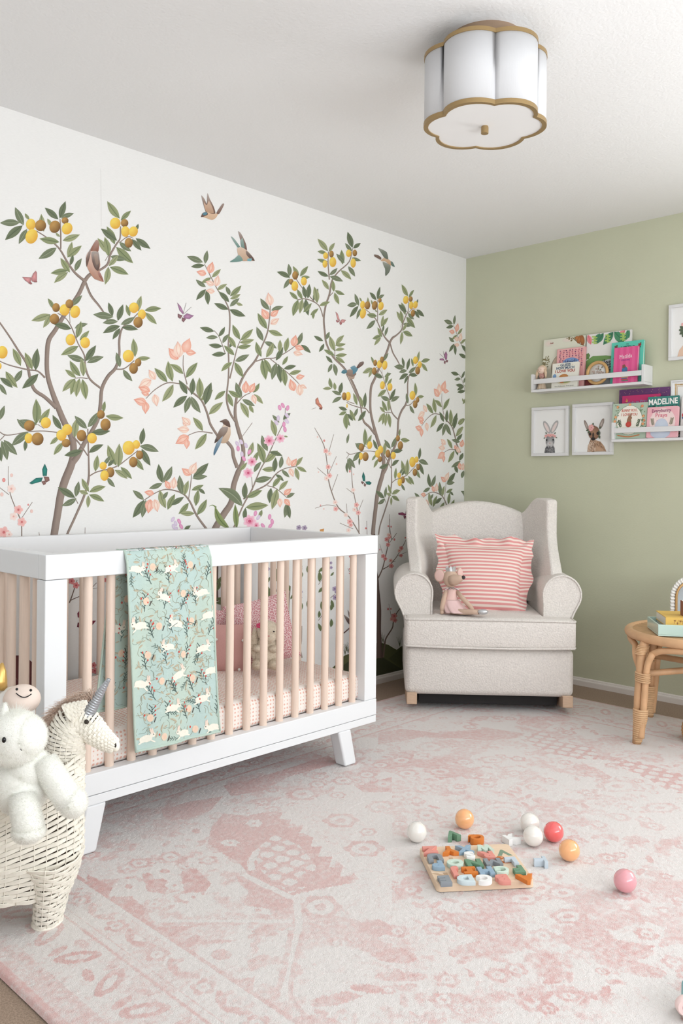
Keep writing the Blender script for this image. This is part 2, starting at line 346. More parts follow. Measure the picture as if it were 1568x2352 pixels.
STEM_A = """352,2440,28,360,2352,25,385,2200,25,405,2080,26,435,1980,27,475,1880,26,490,1800,23,480,1700,22,430,1600,21,380,1480,19,340,1370,16,315,1270,15,313,1150,15,325,1050,16,370,980,15,430,880,14,520,750,14,565,655,13,600,612,12,650,590,8,715,545,8,735,480,7,775,410,6,800,370,5,803,290,4|565,655,10,500,600,8,450,530,7,400,445,6,350,395,5,290,350,4,240,320,3|405,440,5,405,340,5,400,240,3|570,665,8,605,750,8,660,820,7,700,880,5,724,942,4|490,1860,20,520,1820,19,560,1740,15,610,1660,14,655,1570,13,670,1470,12,680,1370,12,720,1290,12,770,1235,11,795,1150,8,795,1050,8,815,970,6,870,920,4,920,870,3|775,1243,5,830,1238,4,895,1185,3|672,1370,7,600,1310,7,570,1230,6,562,1150,5,520,1070,4,480,970,4,440,905,3,385,870,3|467,935,2,462,860,2|585,1305,3,540,1300,3,500,1303,2|375,1500,14,300,1430,12,230,1380,12,200,1300,10,180,1210,9,130,1130,7,60,1020,6,-10,920,5|300,1300,7,250,1255,5,180,1245,5,60,1215,4,-5,1187,3|385,1665,4,290,1655,3,190,1660,3,80,1680,3,30,1680,4,-5,1658,3|30,1685,3,-5,1722,3|295,1640,2,250,1610,2|585,1820,4,530,1740,5,485,1690,6|425,2440,9,445,2352,8,500,2230,8,560,2090,8,590,1980,8,592,1880,6,588,1750,5,585,1640,4|590,1960,4,640,1930,4,700,1915,4,780,1890,4,850,1840,3,920,1785,3|520,2140,3,500,2100,2|240,320,2,190,300,2|795,400,3,850,360,3,890,370,2|725,480,2,700,520,2"""
LEAF_B = """510,530,403,490,d;525,540,540,450,d;520,550,430,560,d;570,630,630,575,l;565,632,497,668,l;530,695,463,645,d;530,710,465,782,d;535,715,545,815,d;605,715,672,675,l;690,750,663,690,d;685,795,615,725,d;692,755,767,685,l;692,775,762,742,l;690,825,755,770,d;730,800,777,817,l;680,845,585,803,d;688,845,795,890,d;585,990,490,965,d;615,1025,657,960,d;610,1030,530,1035,d;641,1070,685,1008,d;640,1090,548,1080,d;688,1100,703,1060,d;730,1100,678,1018,l;662,1140,567,1148,d;720,1150,650,1085,l;757,1045,708,945,l;762,1050,845,975,l;757,1065,853,1045,l;740,1098,833,1085,l;725,1190,820,1145,d;705,1197,632,1258,l;722,1197,780,1300,l;660,1388,588,1448,l;677,1405,712,1495,l;765,1432,678,1385,l;770,1430,730,1330,d;845,1400,888,1335,l;850,1410,912,1475,l;772,1445,857,1490,d;760,1465,815,1570,l;820,1480,848,1535,l;955,848,893,770,d;965,850,1047,825,d;938,975,875,868,l;946,985,1043,1020,l;912,1055,868,960,d;920,1060,1003,1105,d;900,1160,865,1060,l;932,1165,980,1065,l;998,1185,1045,1095,d;1020,1130,1025,1045,l;1060,1130,1080,1030,l;1135,1085,1173,997,d;1165,1080,1230,1135,d;905,1180,930,1315,l;920,1175,970,1275,l;1000,1200,970,1315,d;1015,1210,1030,1335,d;1040,1215,1077,1155,l;1050,1240,1133,1220,d;1085,1275,1167,1253,l;1045,1240,1060,1357,l;380,1275,290,1208,l;308,1325,278,1188,l;273,1330,187,1235,l;313,1345,238,1460,l;397,1300,475,1198,l;405,1410,350,1315,d;435,1415,445,1300,d;405,1420,312,1500,d;425,1425,390,1537,d;432,1425,495,1535,d;490,1440,487,1298,l;495,1450,578,1380,l;525,1480,567,1330,d;550,1545,645,1462,l;510,1655,443,1563,l;535,1672,457,1780,l;240,2000,215,1875,d;245,2000,305,1890,d;240,2005,150,2040,d;117,2115,42,2050,d;118,2115,42,2235,d;130,2115,105,2235,d;375,2080,355,1950,d;445,1960,548,1868,d;440,1970,540,1957,d;388,2085,415,1985,l;435,2050,515,2015,l;480,2040,525,2075,d;262,2170,222,2045,l;243,2110,278,2060,d;275,2180,325,2075,l;300,2150,385,2095,d;415,2135,347,2210,l;463,2155,480,2045,l;455,2205,357,2205,l;472,2215,537,2110,l;795,2165,948,2150,l;790,2110,793,1998,d;802,2100,907,2050,l;790,2250,795,2165,d;853,1990,970,1966,d;917,1870,873,1735,l;925,1865,1010,1785,l;942,1790,903,1683,d;905,1912,1005,1903,l;985,1930,995,1830,d;1023,1905,1037,1820,d;955,1795,1040,1820,d;850,1930,900,1860,d;846,1870,880,1790,l;812,1825,845,1728,l;755,1920,805,1865,l;1035,1915,1088,1965,d;1130,1890,1177,1828,l;1135,1895,1203,1930,l;1127,1900,1150,1985,l;995,1945,1050,1990,d;975,2030,1035,1960,l;1018,2050,1080,1985,l;965,2035,955,2138,d;1005,2040,970,2180,l;1068,2100,1123,2070,d;1070,2135,1055,2235,d;1075,2140,1092,2240,d;995,1690,965,1580,l;1020,1600,973,1548,d;1045,1580,1095,1535,d;1050,1690,1077,1695,l;885,2235,905,2180,l;385,2320,430,2285,d"""
BUD_B = """532,608,468,592,1;553,603,575,527,1;582,682,528,655,0;598,690,612,617,0;588,725,530,718,0;962,818,945,733,0;945,908,902,840,1;963,888,1015,850,1;962,942,1018,905,0;1112,1090,1130,1015,1;1125,1092,1185,1110,1;1115,1130,1175,1145,0;1132,1300,1188,1288,1;1118,1388,1093,1310,1;1158,1418,1152,1340,0;1160,1350,1202,1370,0;795,1402,797,1320,1;822,1397,856,1335,1;842,1415,862,1475,0;345,1177,282,1103,1;352,1165,342,1058,0;385,1130,422,1037,1;398,1130,465,1135,1;192,1312,150,1247,0;165,1315,82,1362,0;157,1390,82,1365,1;150,1412,100,1400,1;133,1470,50,1445,1;130,1462,127,1540,1;188,1412,203,1490,0;425,1615,370,1563,0;418,1648,340,1640,0;400,1620,375,1600,0;415,1690,328,1740,1;405,1712,402,1775,1;183,2072,120,2062,1;292,2040,258,1985,1;312,2040,320,1962,0;428,1950,370,1905,1;428,1942,466,1865,0;160,2112,145,2205,1;188,2112,208,2195,0;1085,1888,1080,1828,0;1100,1890,1135,1840,1;1090,1905,1112,1960,0;1052,2080,1100,2040,1;1022,2105,1025,2165,0;1055,2110,1092,2155,1"""
STEM_B = """560,2400,24,590,2310,22,650,2210,22,700,2130,20,715,2020,18,745,1930,18,775,1860,14,778,1760,13,750,1660,13,728,1570,11,728,1480,9,755,1350,8,800,1260,7,860,1185,7,900,1100,5,940,1000,5,955,900,4,960,820,3|865,1190,4,930,1172,4,1000,1165,3,1090,1115,3,1140,1075,2|960,1175,3,1030,1230,3,1100,1290,3,1150,1340,2|725,1590,8,690,1530,7,668,1440,6,680,1310,5,683,1200,5,680,1080,5,690,950,5,685,850,5,650,770,4,610,715,3,570,640,3,520,540,2|690,1305,5,715,1200,4,740,1100,3,765,1040,2|660,1140,3,620,1030,2,585,985,2|740,1900,13,715,1830,12,705,1770,11,665,1720,11|610,1690,8,560,1610,8,540,1540,7,500,1450,6,430,1390,6,390,1350,5,340,1338,4,270,1335,4,190,1380,3,130,1440,2|405,1345,4,380,1240,3,380,1150,2|575,1670,4,480,1660,3,400,1690,2|730,1480,4,780,1425,3,830,1400,2|560,2350,8,535,2310,8,470,2220,7,420,2120,6,370,2070,5,280,2045,4,210,2060,3,120,2115,3|415,2110,3,430,2000,3,435,1930,2|690,2350,5,720,2290,5,780,2150,5,840,2040,5,890,1920,4,940,1830,4,990,1720,3,1050,1590,2,1060,1500,1.5|780,2110,5,850,2060,5,940,2010,5,1000,1940,4,1060,1905,3,1140,1890,2|940,2020,3,1000,2040,3,1070,2100,2|842,2050,3,835,1950,2|840,1600,2,760,1710,1"""
LEAF_C = """400,185,323,92,l;408,190,453,122,l;390,200,322,186,l;398,265,320,245,l;412,365,473,312,d;405,375,323,335,d;415,375,515,413,d;585,160,548,40,d;590,165,647,125,d;580,185,530,125,d;580,235,650,258,d;512,285,503,175,l;525,275,463,205,d;498,330,577,400,l;553,300,605,377,d;407,475,355,400,l;445,490,437,403,l;453,480,528,513,l;450,497,485,587,l;337,595,417,565,l;117,385,17,340,d;113,375,105,280,d;112,390,67,467,d;185,370,138,297,l;192,375,252,298,l;200,380,267,380,l;235,540,215,445,d;250,540,262,432,d;175,550,112,490,l;210,545,170,470,l;290,555,327,465,d;320,575,297,450,l;178,550,138,675,l;210,545,190,655,l;235,545,255,670,d;217,645,280,575,l;270,665,330,615,l;295,640,290,695,l;365,860,295,820,d;385,850,413,790,d;372,880,333,943,d;450,935,413,820,l;460,890,523,815,l;455,892,535,882,l;455,930,528,920,l;450,970,370,925,l;457,970,545,960,l;457,980,530,1027,l;435,1025,385,970,d;432,1030,400,1097,d;445,1030,463,1123,d;432,1215,413,1135,l;430,1217,360,1220,l;455,1230,448,1170,l;500,1265,430,1235,d;490,1260,507,1168,d;505,1280,432,1325,d;545,1378,480,1355,d;540,1390,482,1415,l;538,1400,540,1525,l"""
FRUIT_C = """383,220,18,25,0,y;427,208,17,27,0,b;378,282,18,28,0,y;437,268,26,38,0,y;556,202,20,28,0,y;602,200,17,25,0,b;590,275,20,35,0,y;125,415,17,22,0,b;155,368,22,32,0,b;152,448,25,37,0,y;220,412,22,32,0,y;523,1275,17,30,0,b"""
STEM_C = """405,190,3,402,280,4,412,400,5|585,165,3,560,265,4,480,340,5,430,410,6,412,510,7,385,590,7,370,690,7,377,790,7,390,880,7,440,980,7,520,1060,8,575,1150,8,620,1250,8,650,1340,8|365,680,4,330,590,4,240,545,4,175,550,3|300,565,4,215,470,3,160,390,3|440,495,3,415,522,3|455,900,2,450,990,3|600,1330,3,545,1310,2,500,1270,2"""
CHERRY_S = """660,2360,5,640,2310,4,560,2180,4,480,2110,4,435,2010,4,405,1900,4,395,1780,3,370,1640,3,300,1510,1.5|400,1720,2,445,1560,1|405,1860,2,465,1725,1|390,1870,2,320,1810,1|430,1985,2,475,1860,1|460,2100,2,390,2090,2,305,2115,1|645,2360,4,635,2310,4,630,2180,3,605,2050,3,585,1940,3,575,1765,1|600,2010,2,540,1965,1|625,2150,2,665,2050,1|545,2150,2,540,2080,1|590,2270,2,490,2225,1|695,2320,2,692,2210,1|880,2352,3,865,2260,2,862,2160,1|880,2352,2,918,2300,1"""
CHERRY_F = """385,1685,20,1;412,1705,18,0;403,1805,20,1;413,1870,20,1;390,1890,20,0;455,2070,19,0;460,2120,20,1;590,1978,18,0;615,2090,20,1;600,2125,18,0;628,2148,20,1;535,2165,18,0;565,2215,23,1;572,2240,18,1;555,2280,18,0;373,1608,9,1;323,1580,7,0;565,1838,9,1;593,1860,7,0;465,1783,8,0;330,1843,6,0;345,2093,6,1;370,2120,7,0;685,2265,8,1;855,2250,6,1;874,2255,6,0;855,2315,16,0;862,2330,14,1"""
CHERRY_A_S = """148,2440,4,145,2352,4,140,2260,4,100,2160,3,70,2080,3,55,1990,2,55,1890,1.5|60,2080,2,-5,2030,2|145,2235,2,215,2130,2|566,2352,2,567,2298,1|262,2352,2,260,2330,1"""
CHERRY_A_F = """122,2180,32,1;90,2225,28,0;145,2262,32,1;25,2330,40,1;60,2345,24,0;75,2040,30,0;25,1982,14,1;77,1950,12,0;12,2078,14,0;210,2190,12,0;188,2147,7,1"""
def P(s): return [[x if x.isalpha() else float(x) for x in e.split(',')] for e in s.replace('\n', '').split(';')]
BR, BR2 = lin((150, 134, 124)), lin((112, 97, 90))
ART = Art(mb, wmap(*SA), 0, .000005, 40)
def stems(txt):
    ART.base = 1
    for line in txt.split('|'):
        q = [float(x) for x in line.split(',')]; ART.stroke([(q[i], q[i+1]) for i in range(0, len(q), 3)], [max(1.6, q[i+2]) for i in range(0, len(q), 3)], BR, BR2)
def leaves(txt):
    rnd = random.Random(3); ART.base = 2
    for e in P(txt):
        bx, by, tx, ty, k = e[:5]
        if len(e) > 5: bx, by, tx, ty = tx, ty, bx, by
        c, ce, rib = rnd.choice(G[k]); ART.leaf(bx, by, tx, ty, c, ce, rib, .175 if math.hypot(tx-bx, ty-by) > 70 else .21, rnd.uniform(-.05, .05))
def fruit(txt):
    ART.base = 4
    for x, y, rx, ry, rot, k in P(txt):
        c, ce = ((236, 204, 90), (220, 164, 62)) if k == 'y' else ((176, 134, 74), (116, 82, 46))
        a_ = math.radians(-rot); ED = [lerp(lin(c), lin(ce), max(0, min(1, .45+.75*math.cos(2*PI*i/22+a_-.9)))) for i in range(22)]; ART.ell(x, y, rx, ry, lin(lerp(c, (255, 235, 160), .15) if k == 'y' else (184, 144, 84)), ED, -rot, 22, (-.25, -.3))
PEACH = [(lin((243, 226, 212)), lin((237, 204, 188))), (lin((241, 206, 190)), lin((233, 170, 150)))]
def buds(txt, s=1):
    ART.base = 3
    for bx, by, tx, ty, k in P(txt):
        c, ce = PEACH[int(k)]; dx, dy = tx-bx, ty-by; nx, ny = -dy, dx; w = .32
        prof = [(0, .1), (.1, .55), (.25, .9), (.42, 1), (.6, .85), (.78, .5), (.9, .22), (1, 0)]
        pts = [(bx+dx*t+nx*q*w, by+dy*t+ny*q*w) for t, q in prof]+[(bx+dx*t-nx*q*w, by+dy*t-ny*q*w) for t, q in reversed(prof[:-1])]
        ART.fan(pts, (bx+dx*.45, by+dy*.45), c, ce)
        for sg in (-1, 1): ART.stroke([(bx, by), (bx+dx*.5+nx*.13*sg, by+dy*.5+ny*.13*sg), (tx, ty)], 1.6, lerp(ce, lin((214, 130, 110)), .5))
def cherry(sx, fx, k=1):
    stems(sx); ART.base = 3
    for x, y, r, t in P(fx):
        if r < 15*k: ART.ell(x, y, r*.8, r, lin((228, 160, 155) if t else (236, 205, 196)), lin((220, 140, 136) if t else (232, 196, 188)))
        else: ART.flower(x, y, r, lin((226, 158, 154) if t else (238, 208, 200)), lin((238, 192, 186) if t else (240, 220, 212)), lin((204, 112, 112) if t else (226, 170, 160)))
def draw_lemon(k):
    ART.fn = wmap(*SA, k=k); stems(STEM_A); leaves(LEAF_A); fruit(FRUIT_A)
def draw_upper(k):
    ART.fn = wmap(*SCZ, k=k); stems(STEM_C); leaves(LEAF_C); fruit(FRUIT_C)
def draw_peach(k):
    ART.fn = wmap(*SB, k=k); stems(STEM_B); leaves(LEAF_B); buds(BUD_B)
    c = (lin((120, 138, 84)), lin((142, 152, 104)), lin((92, 108, 66))); d = G['d'][0]; ART.base = 2
    ART.leaf(775, 2157, 613, 2035, *d, .17, .1); ART.leaf(735, 2310, 725, 2140, *c, .11); ART.leaf(690, 2310, 590, 2155, *c, .13, -.12); ART.stroke([(600, 2165), (575, 2150), (553, 2157)], [5, 3, 1], c[0])
draw_upper(0); draw_lemon(0); draw_peach(0); draw_lemon(1)
# the peach tree's second repeat is cut by the room corner
_fn = wmap(*SB, k=1)
class Cut(Exception): pass
_n0 = (len(mb.v), len(mb.f)); draw_peach(1)
keep = []; edge = -.0012
for fi in range(_n0[1], len(mb.f)):
    if all(mb.v[i][0] > edge for i in mb.f[fi]): continue
    keep.append(fi)
for nm in ('f', 'fm', 'sm'):
    L = getattr(mb, nm); setattr(mb, nm, L[:_n0[1]]+[L[i] for i in keep])
ART.fn = wmap(*SCZ); leaves('1375,1485,1420,1437,l;1365,1560,1414,1500,l;1362,1612,1410,1555,d;1392,1618,1328,1600,d;1355,1650,1375,1720,d;1395,1760,1325,1808,d;1372,1850,1352,1790,d;1415,1700,1385,1760,d;1405,1890,1420,1830,d;1418,1320,1408,1290,l;1420,1200,1370,1230,d'); buds('1400,1655,1412,1600,1;1362,1675,1352,1640,1;1385,1700,1370,1650,0;1395,1825,1385,1770,1;1412,1830,1415,1775,0'); ART.fn = wmap(*SCZ); cherry(CHERRY_S, CHERRY_F)
ART.fn = wmap(*SA); cherry(CHERRY_A_S, CHERRY_A_F, 1.6)
# peonies and violet sprigs on the peach tree
ART.fn = wmap(*SB); ART.base = 4
for x, y, r in [(952, 1720, 38), (1027, 1705, 31), (838, 1860, 33), (812, 1935, 36), (865, 2285, 25), (822, 2257, 45)]:
    ART.flower(x, y, r, lin((220, 120, 150)), lin((240, 204, 218)), lin((196, 84, 118)), 7)
    for q, cc in ((.72, (236, 180, 200)), (.5, (226, 140, 168))): ART.ring(x-2, y-2, r*q, r*q*.9, r*.1, lin(cc), 16)
for x, y, pale in [(1022, 1500, 0), (1043, 1485, 0), (1075, 1502, 0), (1000, 1600, 1), (1050, 1612, 0), (1057, 1645, 0), (1070, 1590, 1), (1012, 1570, 1), (1070, 1552, 1), (745, 1772, 0), (765, 1728, 1), (740, 1740, 1), (770, 1810, 1), (820, 1795, 0), (783, 1840, 0), (797, 1752, 1), (860, 2205, 0), (880, 2232, 1), (955, 2228, 0), (972, 2260, 0), (960, 2288, 0), (910, 2287, 0), (310, 2245, 1), (328, 2272, 1), (352, 2258, 0), (365, 2292, 0), (315, 2292, 1), (330, 2312, 1)]:
    ART.ell(x, y, 11, 19, lin((222, 208, 224) if pale else (228, 170, 200)), lin((206, 190, 214) if pale else (216, 140, 182)), random.uniform(-40, 40))
for x, y in ((1150, 2300), (1188, 2302)): ART.flower(x, y, 19, lin((150, 134, 158)), lin((176, 164, 184)), lin((96, 80, 110)))
ART.poly([(1290, 2312), (1318, 2306), (1315, 2330), (1290, 2332)], lin((206, 150, 90)))
# birds and butterflies
def polys(fn, items):
    ART.fn = fn; ART.base = 5
    for i, (c, pts) in enumerate(items):
        n = len(pts); Q = []
        for k in range(n):
            p0, p1, p2, p3 = pts[k-1], pts[k], pts[(k+1) % n], pts[(k+2) % n]
            for t in (0, .33, .67): Q.append(tuple(p1[q]*(2*t**3-3*t*t+1)+.38*(p2[q]-p0[q])*(t**3-2*t*t+t)+p2[q]*(3*t*t-2*t**3)+.38*(p3[q]-p1[q])*(t**3-t*t) for q in (0, 1)))
        cx_, cy_ = sum(p[0] for p in Q)/len(Q), sum(p[1] for p in Q)/len(Q); pts = Q
        ART.poly(pts, [lerp(lin(c), lerp(lin(c), (.85, .8, .75), .35) if p[1] < cy_ else lerp(lin(c), (.05, .04, .04), .25), min(1, abs(p[1]-cy_)/60)) for p in pts], (6*40+i*4)*.000005)
fa, fb, fc = wmap(*SA), wmap(*SB), wmap(*SCZ)
polys(fa, [((150, 104, 88), [(640, 382), (655, 388), (660, 415), (652, 462), (600, 460), (612, 425)]), ((196, 148, 126), [(605, 455), (650, 460), (668, 545), (660, 585), (680, 625), (690, 660), (660, 652), (628, 640), (600, 602), (580, 560), (572, 500), (585, 465)]), ((104, 82, 74), [(608, 462), (655, 462), (664, 540), (655, 588), (632, 572), (615, 530)]), ((110, 84, 74), [(573, 505), (600, 443), (602, 475), (578, 562)]), ((150, 96, 84), [(650, 592), (668, 600), (684, 640), (690, 662), (660, 625)]), ((150, 126, 112), [(625, 480), (648, 478), (656, 535), (640, 545)])])
polys(fb, [((214, 180, 150), [(515, 200), (545, 190), (590, 205), (612, 205), (595, 235), (570, 248), (540, 238), (505, 225)]), ((132, 104, 92), [(600, 200), (640, 140), (651, 146), (618, 208)]), ((128, 98, 84), [(527, 190), (499, 85), (520, 108), (536, 140), (540, 69), (556, 108), (582, 160), (593, 203), (570, 208), (545, 196)]), ((196, 160, 134), [(530, 190), (515, 130), (535, 150), (550, 120), (575, 170), (580, 204)]), ((104, 82, 74), [(497, 228), (508, 202), (530, 194), (543, 204), (540, 214), (515, 226)]), ((86, 132, 148), [(508, 204), (528, 196), (540, 203), (528, 216), (512, 214)]),
    ((124, 96, 86), [(800, 455), (765, 395), (745, 325), (765, 340), (796, 405), (804, 450)]), ((120, 148, 140), [(768, 435), (760, 390), (775, 368), (788, 440)]), ((112, 146, 138), [(745, 437), (697, 361), (716, 370), (757, 425), (758, 438)]), ((204, 172, 146), [(738, 440), (760, 428), (802, 450), (846, 500), (850, 521), (800, 523), (768, 520), (745, 480)]), ((96, 72, 62), [(798, 452), (836, 488), (856, 521), (830, 512), (800, 480)]), ((120, 168, 176), [(808, 506), (836, 505), (830, 523), (806, 521)]), ((112, 146, 138), [(748, 482), (722, 505), (689, 528), (750, 526), (776, 518), (765, 495)]),
    ((206, 178, 152), [(648, 1610), (690, 1628), (694, 1680), (671, 1730), (630, 1736), (618, 1700)]), ((98, 76, 66), [(621, 1594), (645, 1580), (665, 1576), (685, 1594), (692, 1632), (650, 1612), (640, 1598)]), ((124, 104, 92), [(640, 1630), (676, 1630), (670, 1662), (640, 1700), (588, 1736), (598, 1700), (620, 1650)]), ((84, 124, 150), [(642, 1690), (626, 1742), (586, 1818), (582, 1795), (603, 1732)]), ((70, 56, 50), [(610, 1716), (588, 1736), (595, 1705)])])
polys(fc, [((176, 152, 136), [(540, 1100), (600, 1100), (596, 1142), (565, 1142)]), ((140, 118, 106), [(533, 1092), (560, 1072), (602, 1080), (612, 1110), (588, 1128), (550, 1120)]), ((86, 136, 156), [(568, 1060), (598, 1043), (612, 1058), (630, 1058), (614, 1092), (588, 1112), (586, 1082)]), ((104, 78, 70), [(614, 1060), (640, 1020), (668, 1014), (666, 1036), (630, 1064)]), ((76, 124, 138), [(500, 1096), (514, 1077), (536, 1075), (543, 1095), (520, 1106)]),
    ((204, 168, 134), [(798, 252), (825, 235), (860, 250), (882, 280), (866, 296), (835, 265), (805, 262)]), ((112, 120, 106), [(825, 237), (800, 200), (778, 164), (810, 175), (842, 195), (852, 247)]), ((112, 120, 106), [(812, 265), (820, 300), (830, 320), (831, 372), (856, 350), (869, 320), (866, 290)]), ((92, 118, 108), [(870, 264), (886, 268), (902, 305), (876, 292)]), ((110, 86, 72), [(747, 211), (775, 215), (800, 235), (795, 250), (765, 235), (750, 226)])])
def butterfly(fn, u1, u2, l1, l2, cu, cl, ant=()):
    ART.fn = fn; ART.base = 5
    for pts in (l1, l2): ART.fan(pts, (sum(p[0] for p in pts)/len(pts), sum(p[1] for p in pts)/len(pts)), lin(cl), lerp(lin(cl), (.03, .02, .02), .45))
    for pts in (u1, u2): ART.fan(pts, (sum(p[0] for p in pts)/len(pts), sum(p[1] for p in pts)/len(pts)), lin(cu), lerp(lin(cu), (.03, .02, .03), .5))
    for a in ant: ART.stroke(a, 1.2, lin((150, 140, 138)))
butterfly(fa, [(205, 640), (220, 605), (238, 586), (246, 600), (246, 655), (215, 660)], [(147, 627), (205, 630), (208, 650), (190, 668), (165, 650)], [(198, 650), (215, 674), (205, 678), (188, 670)], [(215, 655), (247, 655), (246, 664), (228, 664)], (224, 158, 158), (170, 110, 110))
butterfly(fa, [(285, 1955), (281, 1910), (298, 1873), (315, 1910), (311, 1955)], [(285, 1965), (240, 1968), (193, 2003), (212, 2010), (275, 1992)], [(290, 1958), (325, 1960), (330, 1985), (305, 2000)], [(275, 1992), (300, 1985), (305, 2008), (290, 2016)], (44, 140, 128), (150, 112, 104))
butterfly(fa, [(1220, 878), (1195, 850), (1180, 798), (1205, 825), (1225, 868)], [(1222, 888), (1245, 870), (1292, 886), (1262, 909), (1225, 903)], [(1184, 872), (1216, 885), (1202, 907), (1185, 897)], [(1212, 897), (1240, 907), (1224, 930), (1211, 921)], (190, 140, 178), (150, 110, 116), ([(1222, 870), (1240, 800)], [(1226, 873), (1275, 828)]))
butterfly(fb, [(1262, 1475), (1260, 1445), (1276, 1430), (1286, 1465), (1300, 1482)], [(1262, 1472), (1300, 1482), (1308, 1500), (1290, 1500)], [(1290, 1498), (1308, 1500), (1300, 1515)], [(1290, 1498), (1300, 1515), (1284, 1508)], (226, 150, 126), (150, 96, 86), ([(1264, 1500), (1235, 1510)],))
butterfly(fc, [(488, 712), (472, 700), (457, 640), (474, 655), (490, 705)], [(490, 712), (505, 697), (536, 702), (522, 722), (500, 722)], [(462, 700), (487, 712), (475, 722), (463, 716)], [(487, 714), (508, 725), (498, 742), (488, 732)], (226, 164, 162), (186, 120, 122))
butterfly(fc, [(1280, 1000), (1272, 960), (1286, 937), (1296, 960), (1292, 1000)], [(1277, 1008), (1237, 1003), (1240, 992), (1265, 990)], [(1284, 1003), (1302, 1003), (1298, 1020), (1288, 1020)], [(1270, 1010), (1285, 1012), (1280, 1034), (1270, 1026)], (184, 126, 166), (150, 104, 110), ([(1275, 985), (1265, 935)], [(1272, 987), (1238, 955)]))
butterfly(fc, [(664, 1912), (656, 1875), (666, 1840), (679, 1875), (680, 1912)], [(680, 1915), (712, 1912), (729, 1925), (715, 1940), (690, 1935)], [(652, 1910), (672, 1920), (662, 1935), (650, 1925)], [(672, 1925), (688, 1936), (680, 1955), (670, 1945)], (44, 128, 118), (140, 104, 98))
butterfly(fc, [(978, 2172), (930, 2163), (928, 2150), (960, 2145), (985, 2160)], [(980, 2165), (985, 2135), (995, 2140), (992, 2168)], [(965, 2175), (985, 2170), (978, 2200)], [(980, 2172), (995, 2175), (985, 2195)], (150, 66, 104), (130, 60, 88))
# lower wall: mounds, grass, tree foot, cherry twigs seen beside and through the crib
fl = wmap(780, 1150, 918/160); ART.fn = fl; ART.base = 1
MG, MG2 = lin((88, 92, 56)), lin((64, 68, 42))
ART.poly([(-900, 2600), (-400, 2420), (-150, 2250), (-20, 2130), (60, 2040), (150, 2010), (280, 1920), (420, 1880), (560, 1876), (640, 1900), (720, 1950), (752, 1965), (800, 1925), (900, 1880), (1100, 1900), (1500, 2120), (1500, 2600)], MG)
ART.base = 2
ART.poly([(-300, 2600), (0, 2200), (130, 2110), (250, 2080), (380, 2120), (480, 2085), (560, 2060), (640, 2110), (790, 2200), (900, 2290), (900, 2600)], MG2)
ART.poly([(640, 2080), (830, 1930), (1100, 1905), (1500, 2130), (1500, 2600), (900, 2600), (800, 2200)], lerp(MG, MG2, .5))
for x, y in ((70, 2030), (90, 1985), (220, 1960), (260, 1930), (570, 1870), (110, 2010), (790, 1920)):
    for d in (-40, -22, -8, 8, 24): ART.stroke([(x, y), (x+d*.4, y-50), (x+d*1.1, y-95-random.random()*40)], [3, 2, 1], lin((104, 108, 84)))
ART.base = 3
T1, T2 = lin((120, 100, 90)), lin((88, 70, 64))
for q in ("440,440,26,445,560,26,455,760,24,470,930,22,490,1040,20,500,1160,18,508,1300,26,515,1450,30,512,1700,30,520,1900,34,520,2075,48|505,1020,9,560,900,7,600,740,6,640,560,5,650,430,3,658,240,1.5|565,905,6,650,855,5,700,800,5,760,720,4,840,580,4,870,515,3|760,730,3,880,675,2|700,805,3,735,795,2|650,560,3,750,425,2|560,690,3,525,570,1.5|570,2065,14,590,1900,11,610,1810,9,690,1680,8,705,1600,7,745,1490,6,800,1410,4,870,1300,3|680,1540,3,645,1360,1.5|285,1230,6,260,1120,5,285,1030,2|260,1120,3,250,1100,2|130,940,3,105,890,1.5"
    ).split('|'):
    v = [float(x) for x in q.split(',')]; ART.stroke([(v[i], v[i+1]) for i in range(0, len(v), 3)], [v[i+2] for i in range(0, len(v), 3)], T1, T2)
ART.base = 4
for x, y, r, t in [(617, 510, 32, 1), (635, 580, 30, 1), (650, 455, 26, 0), (570, 730, 30, 1), (597, 765, 28, 1), (670, 790, 28, 0), (677, 860, 34, 1), (808, 625, 30, 1), (785, 660, 26, 0), (805, 722, 26, 1), (715, 1520, 42, 1), (685, 1560, 30, 0), (725, 1575, 34, 1), (235, 1005, 32, 0), (228, 1075, 28, 0), (718, 512, 15, 1), (637, 335, 12, 1), (675, 342, 12, 0), (862, 488, 12, 1), (527, 645, 10, 0), (635, 1428, 16, 1), (672, 1425, 12, 0), (128, 900, 10, 1), (125, 958, 8, 1), (130, 736, 12, 1), (345, 365, 12, 1)]:
    if r < 20: ART.ell(x, y, r*.8, r, lin((214, 138, 136)), lin((202, 116, 116)))
    else: ART.flower(x, y, r, lin((212, 132, 130) if t else (222, 172, 164)), lin((220, 156, 152) if t else (226, 188, 180)), lin((186, 80, 86)))
polys(fl, [((104, 74, 66), [(52, 1735), (130, 1665), (138, 1678), (58, 1748)]), ((176, 138, 112), [(150, 1560), (205, 1500), (240, 1530), (238, 1600), (205, 1640), (160, 1620)]), ((92, 66, 60), [(48, 1500), (130, 1560), (160, 1600), (130, 1635), (90, 1590)]), ((98, 72, 64), [(100, 1435), (132, 1490), (160, 1580), (120, 1530)]), ((84, 104, 112), [(205, 1505), (225, 1478), (248, 1470), (260, 1465), (245, 1495), (225, 1525)]), ((190, 130, 96), [(205, 1610), (240, 1585), (225, 1640)])])
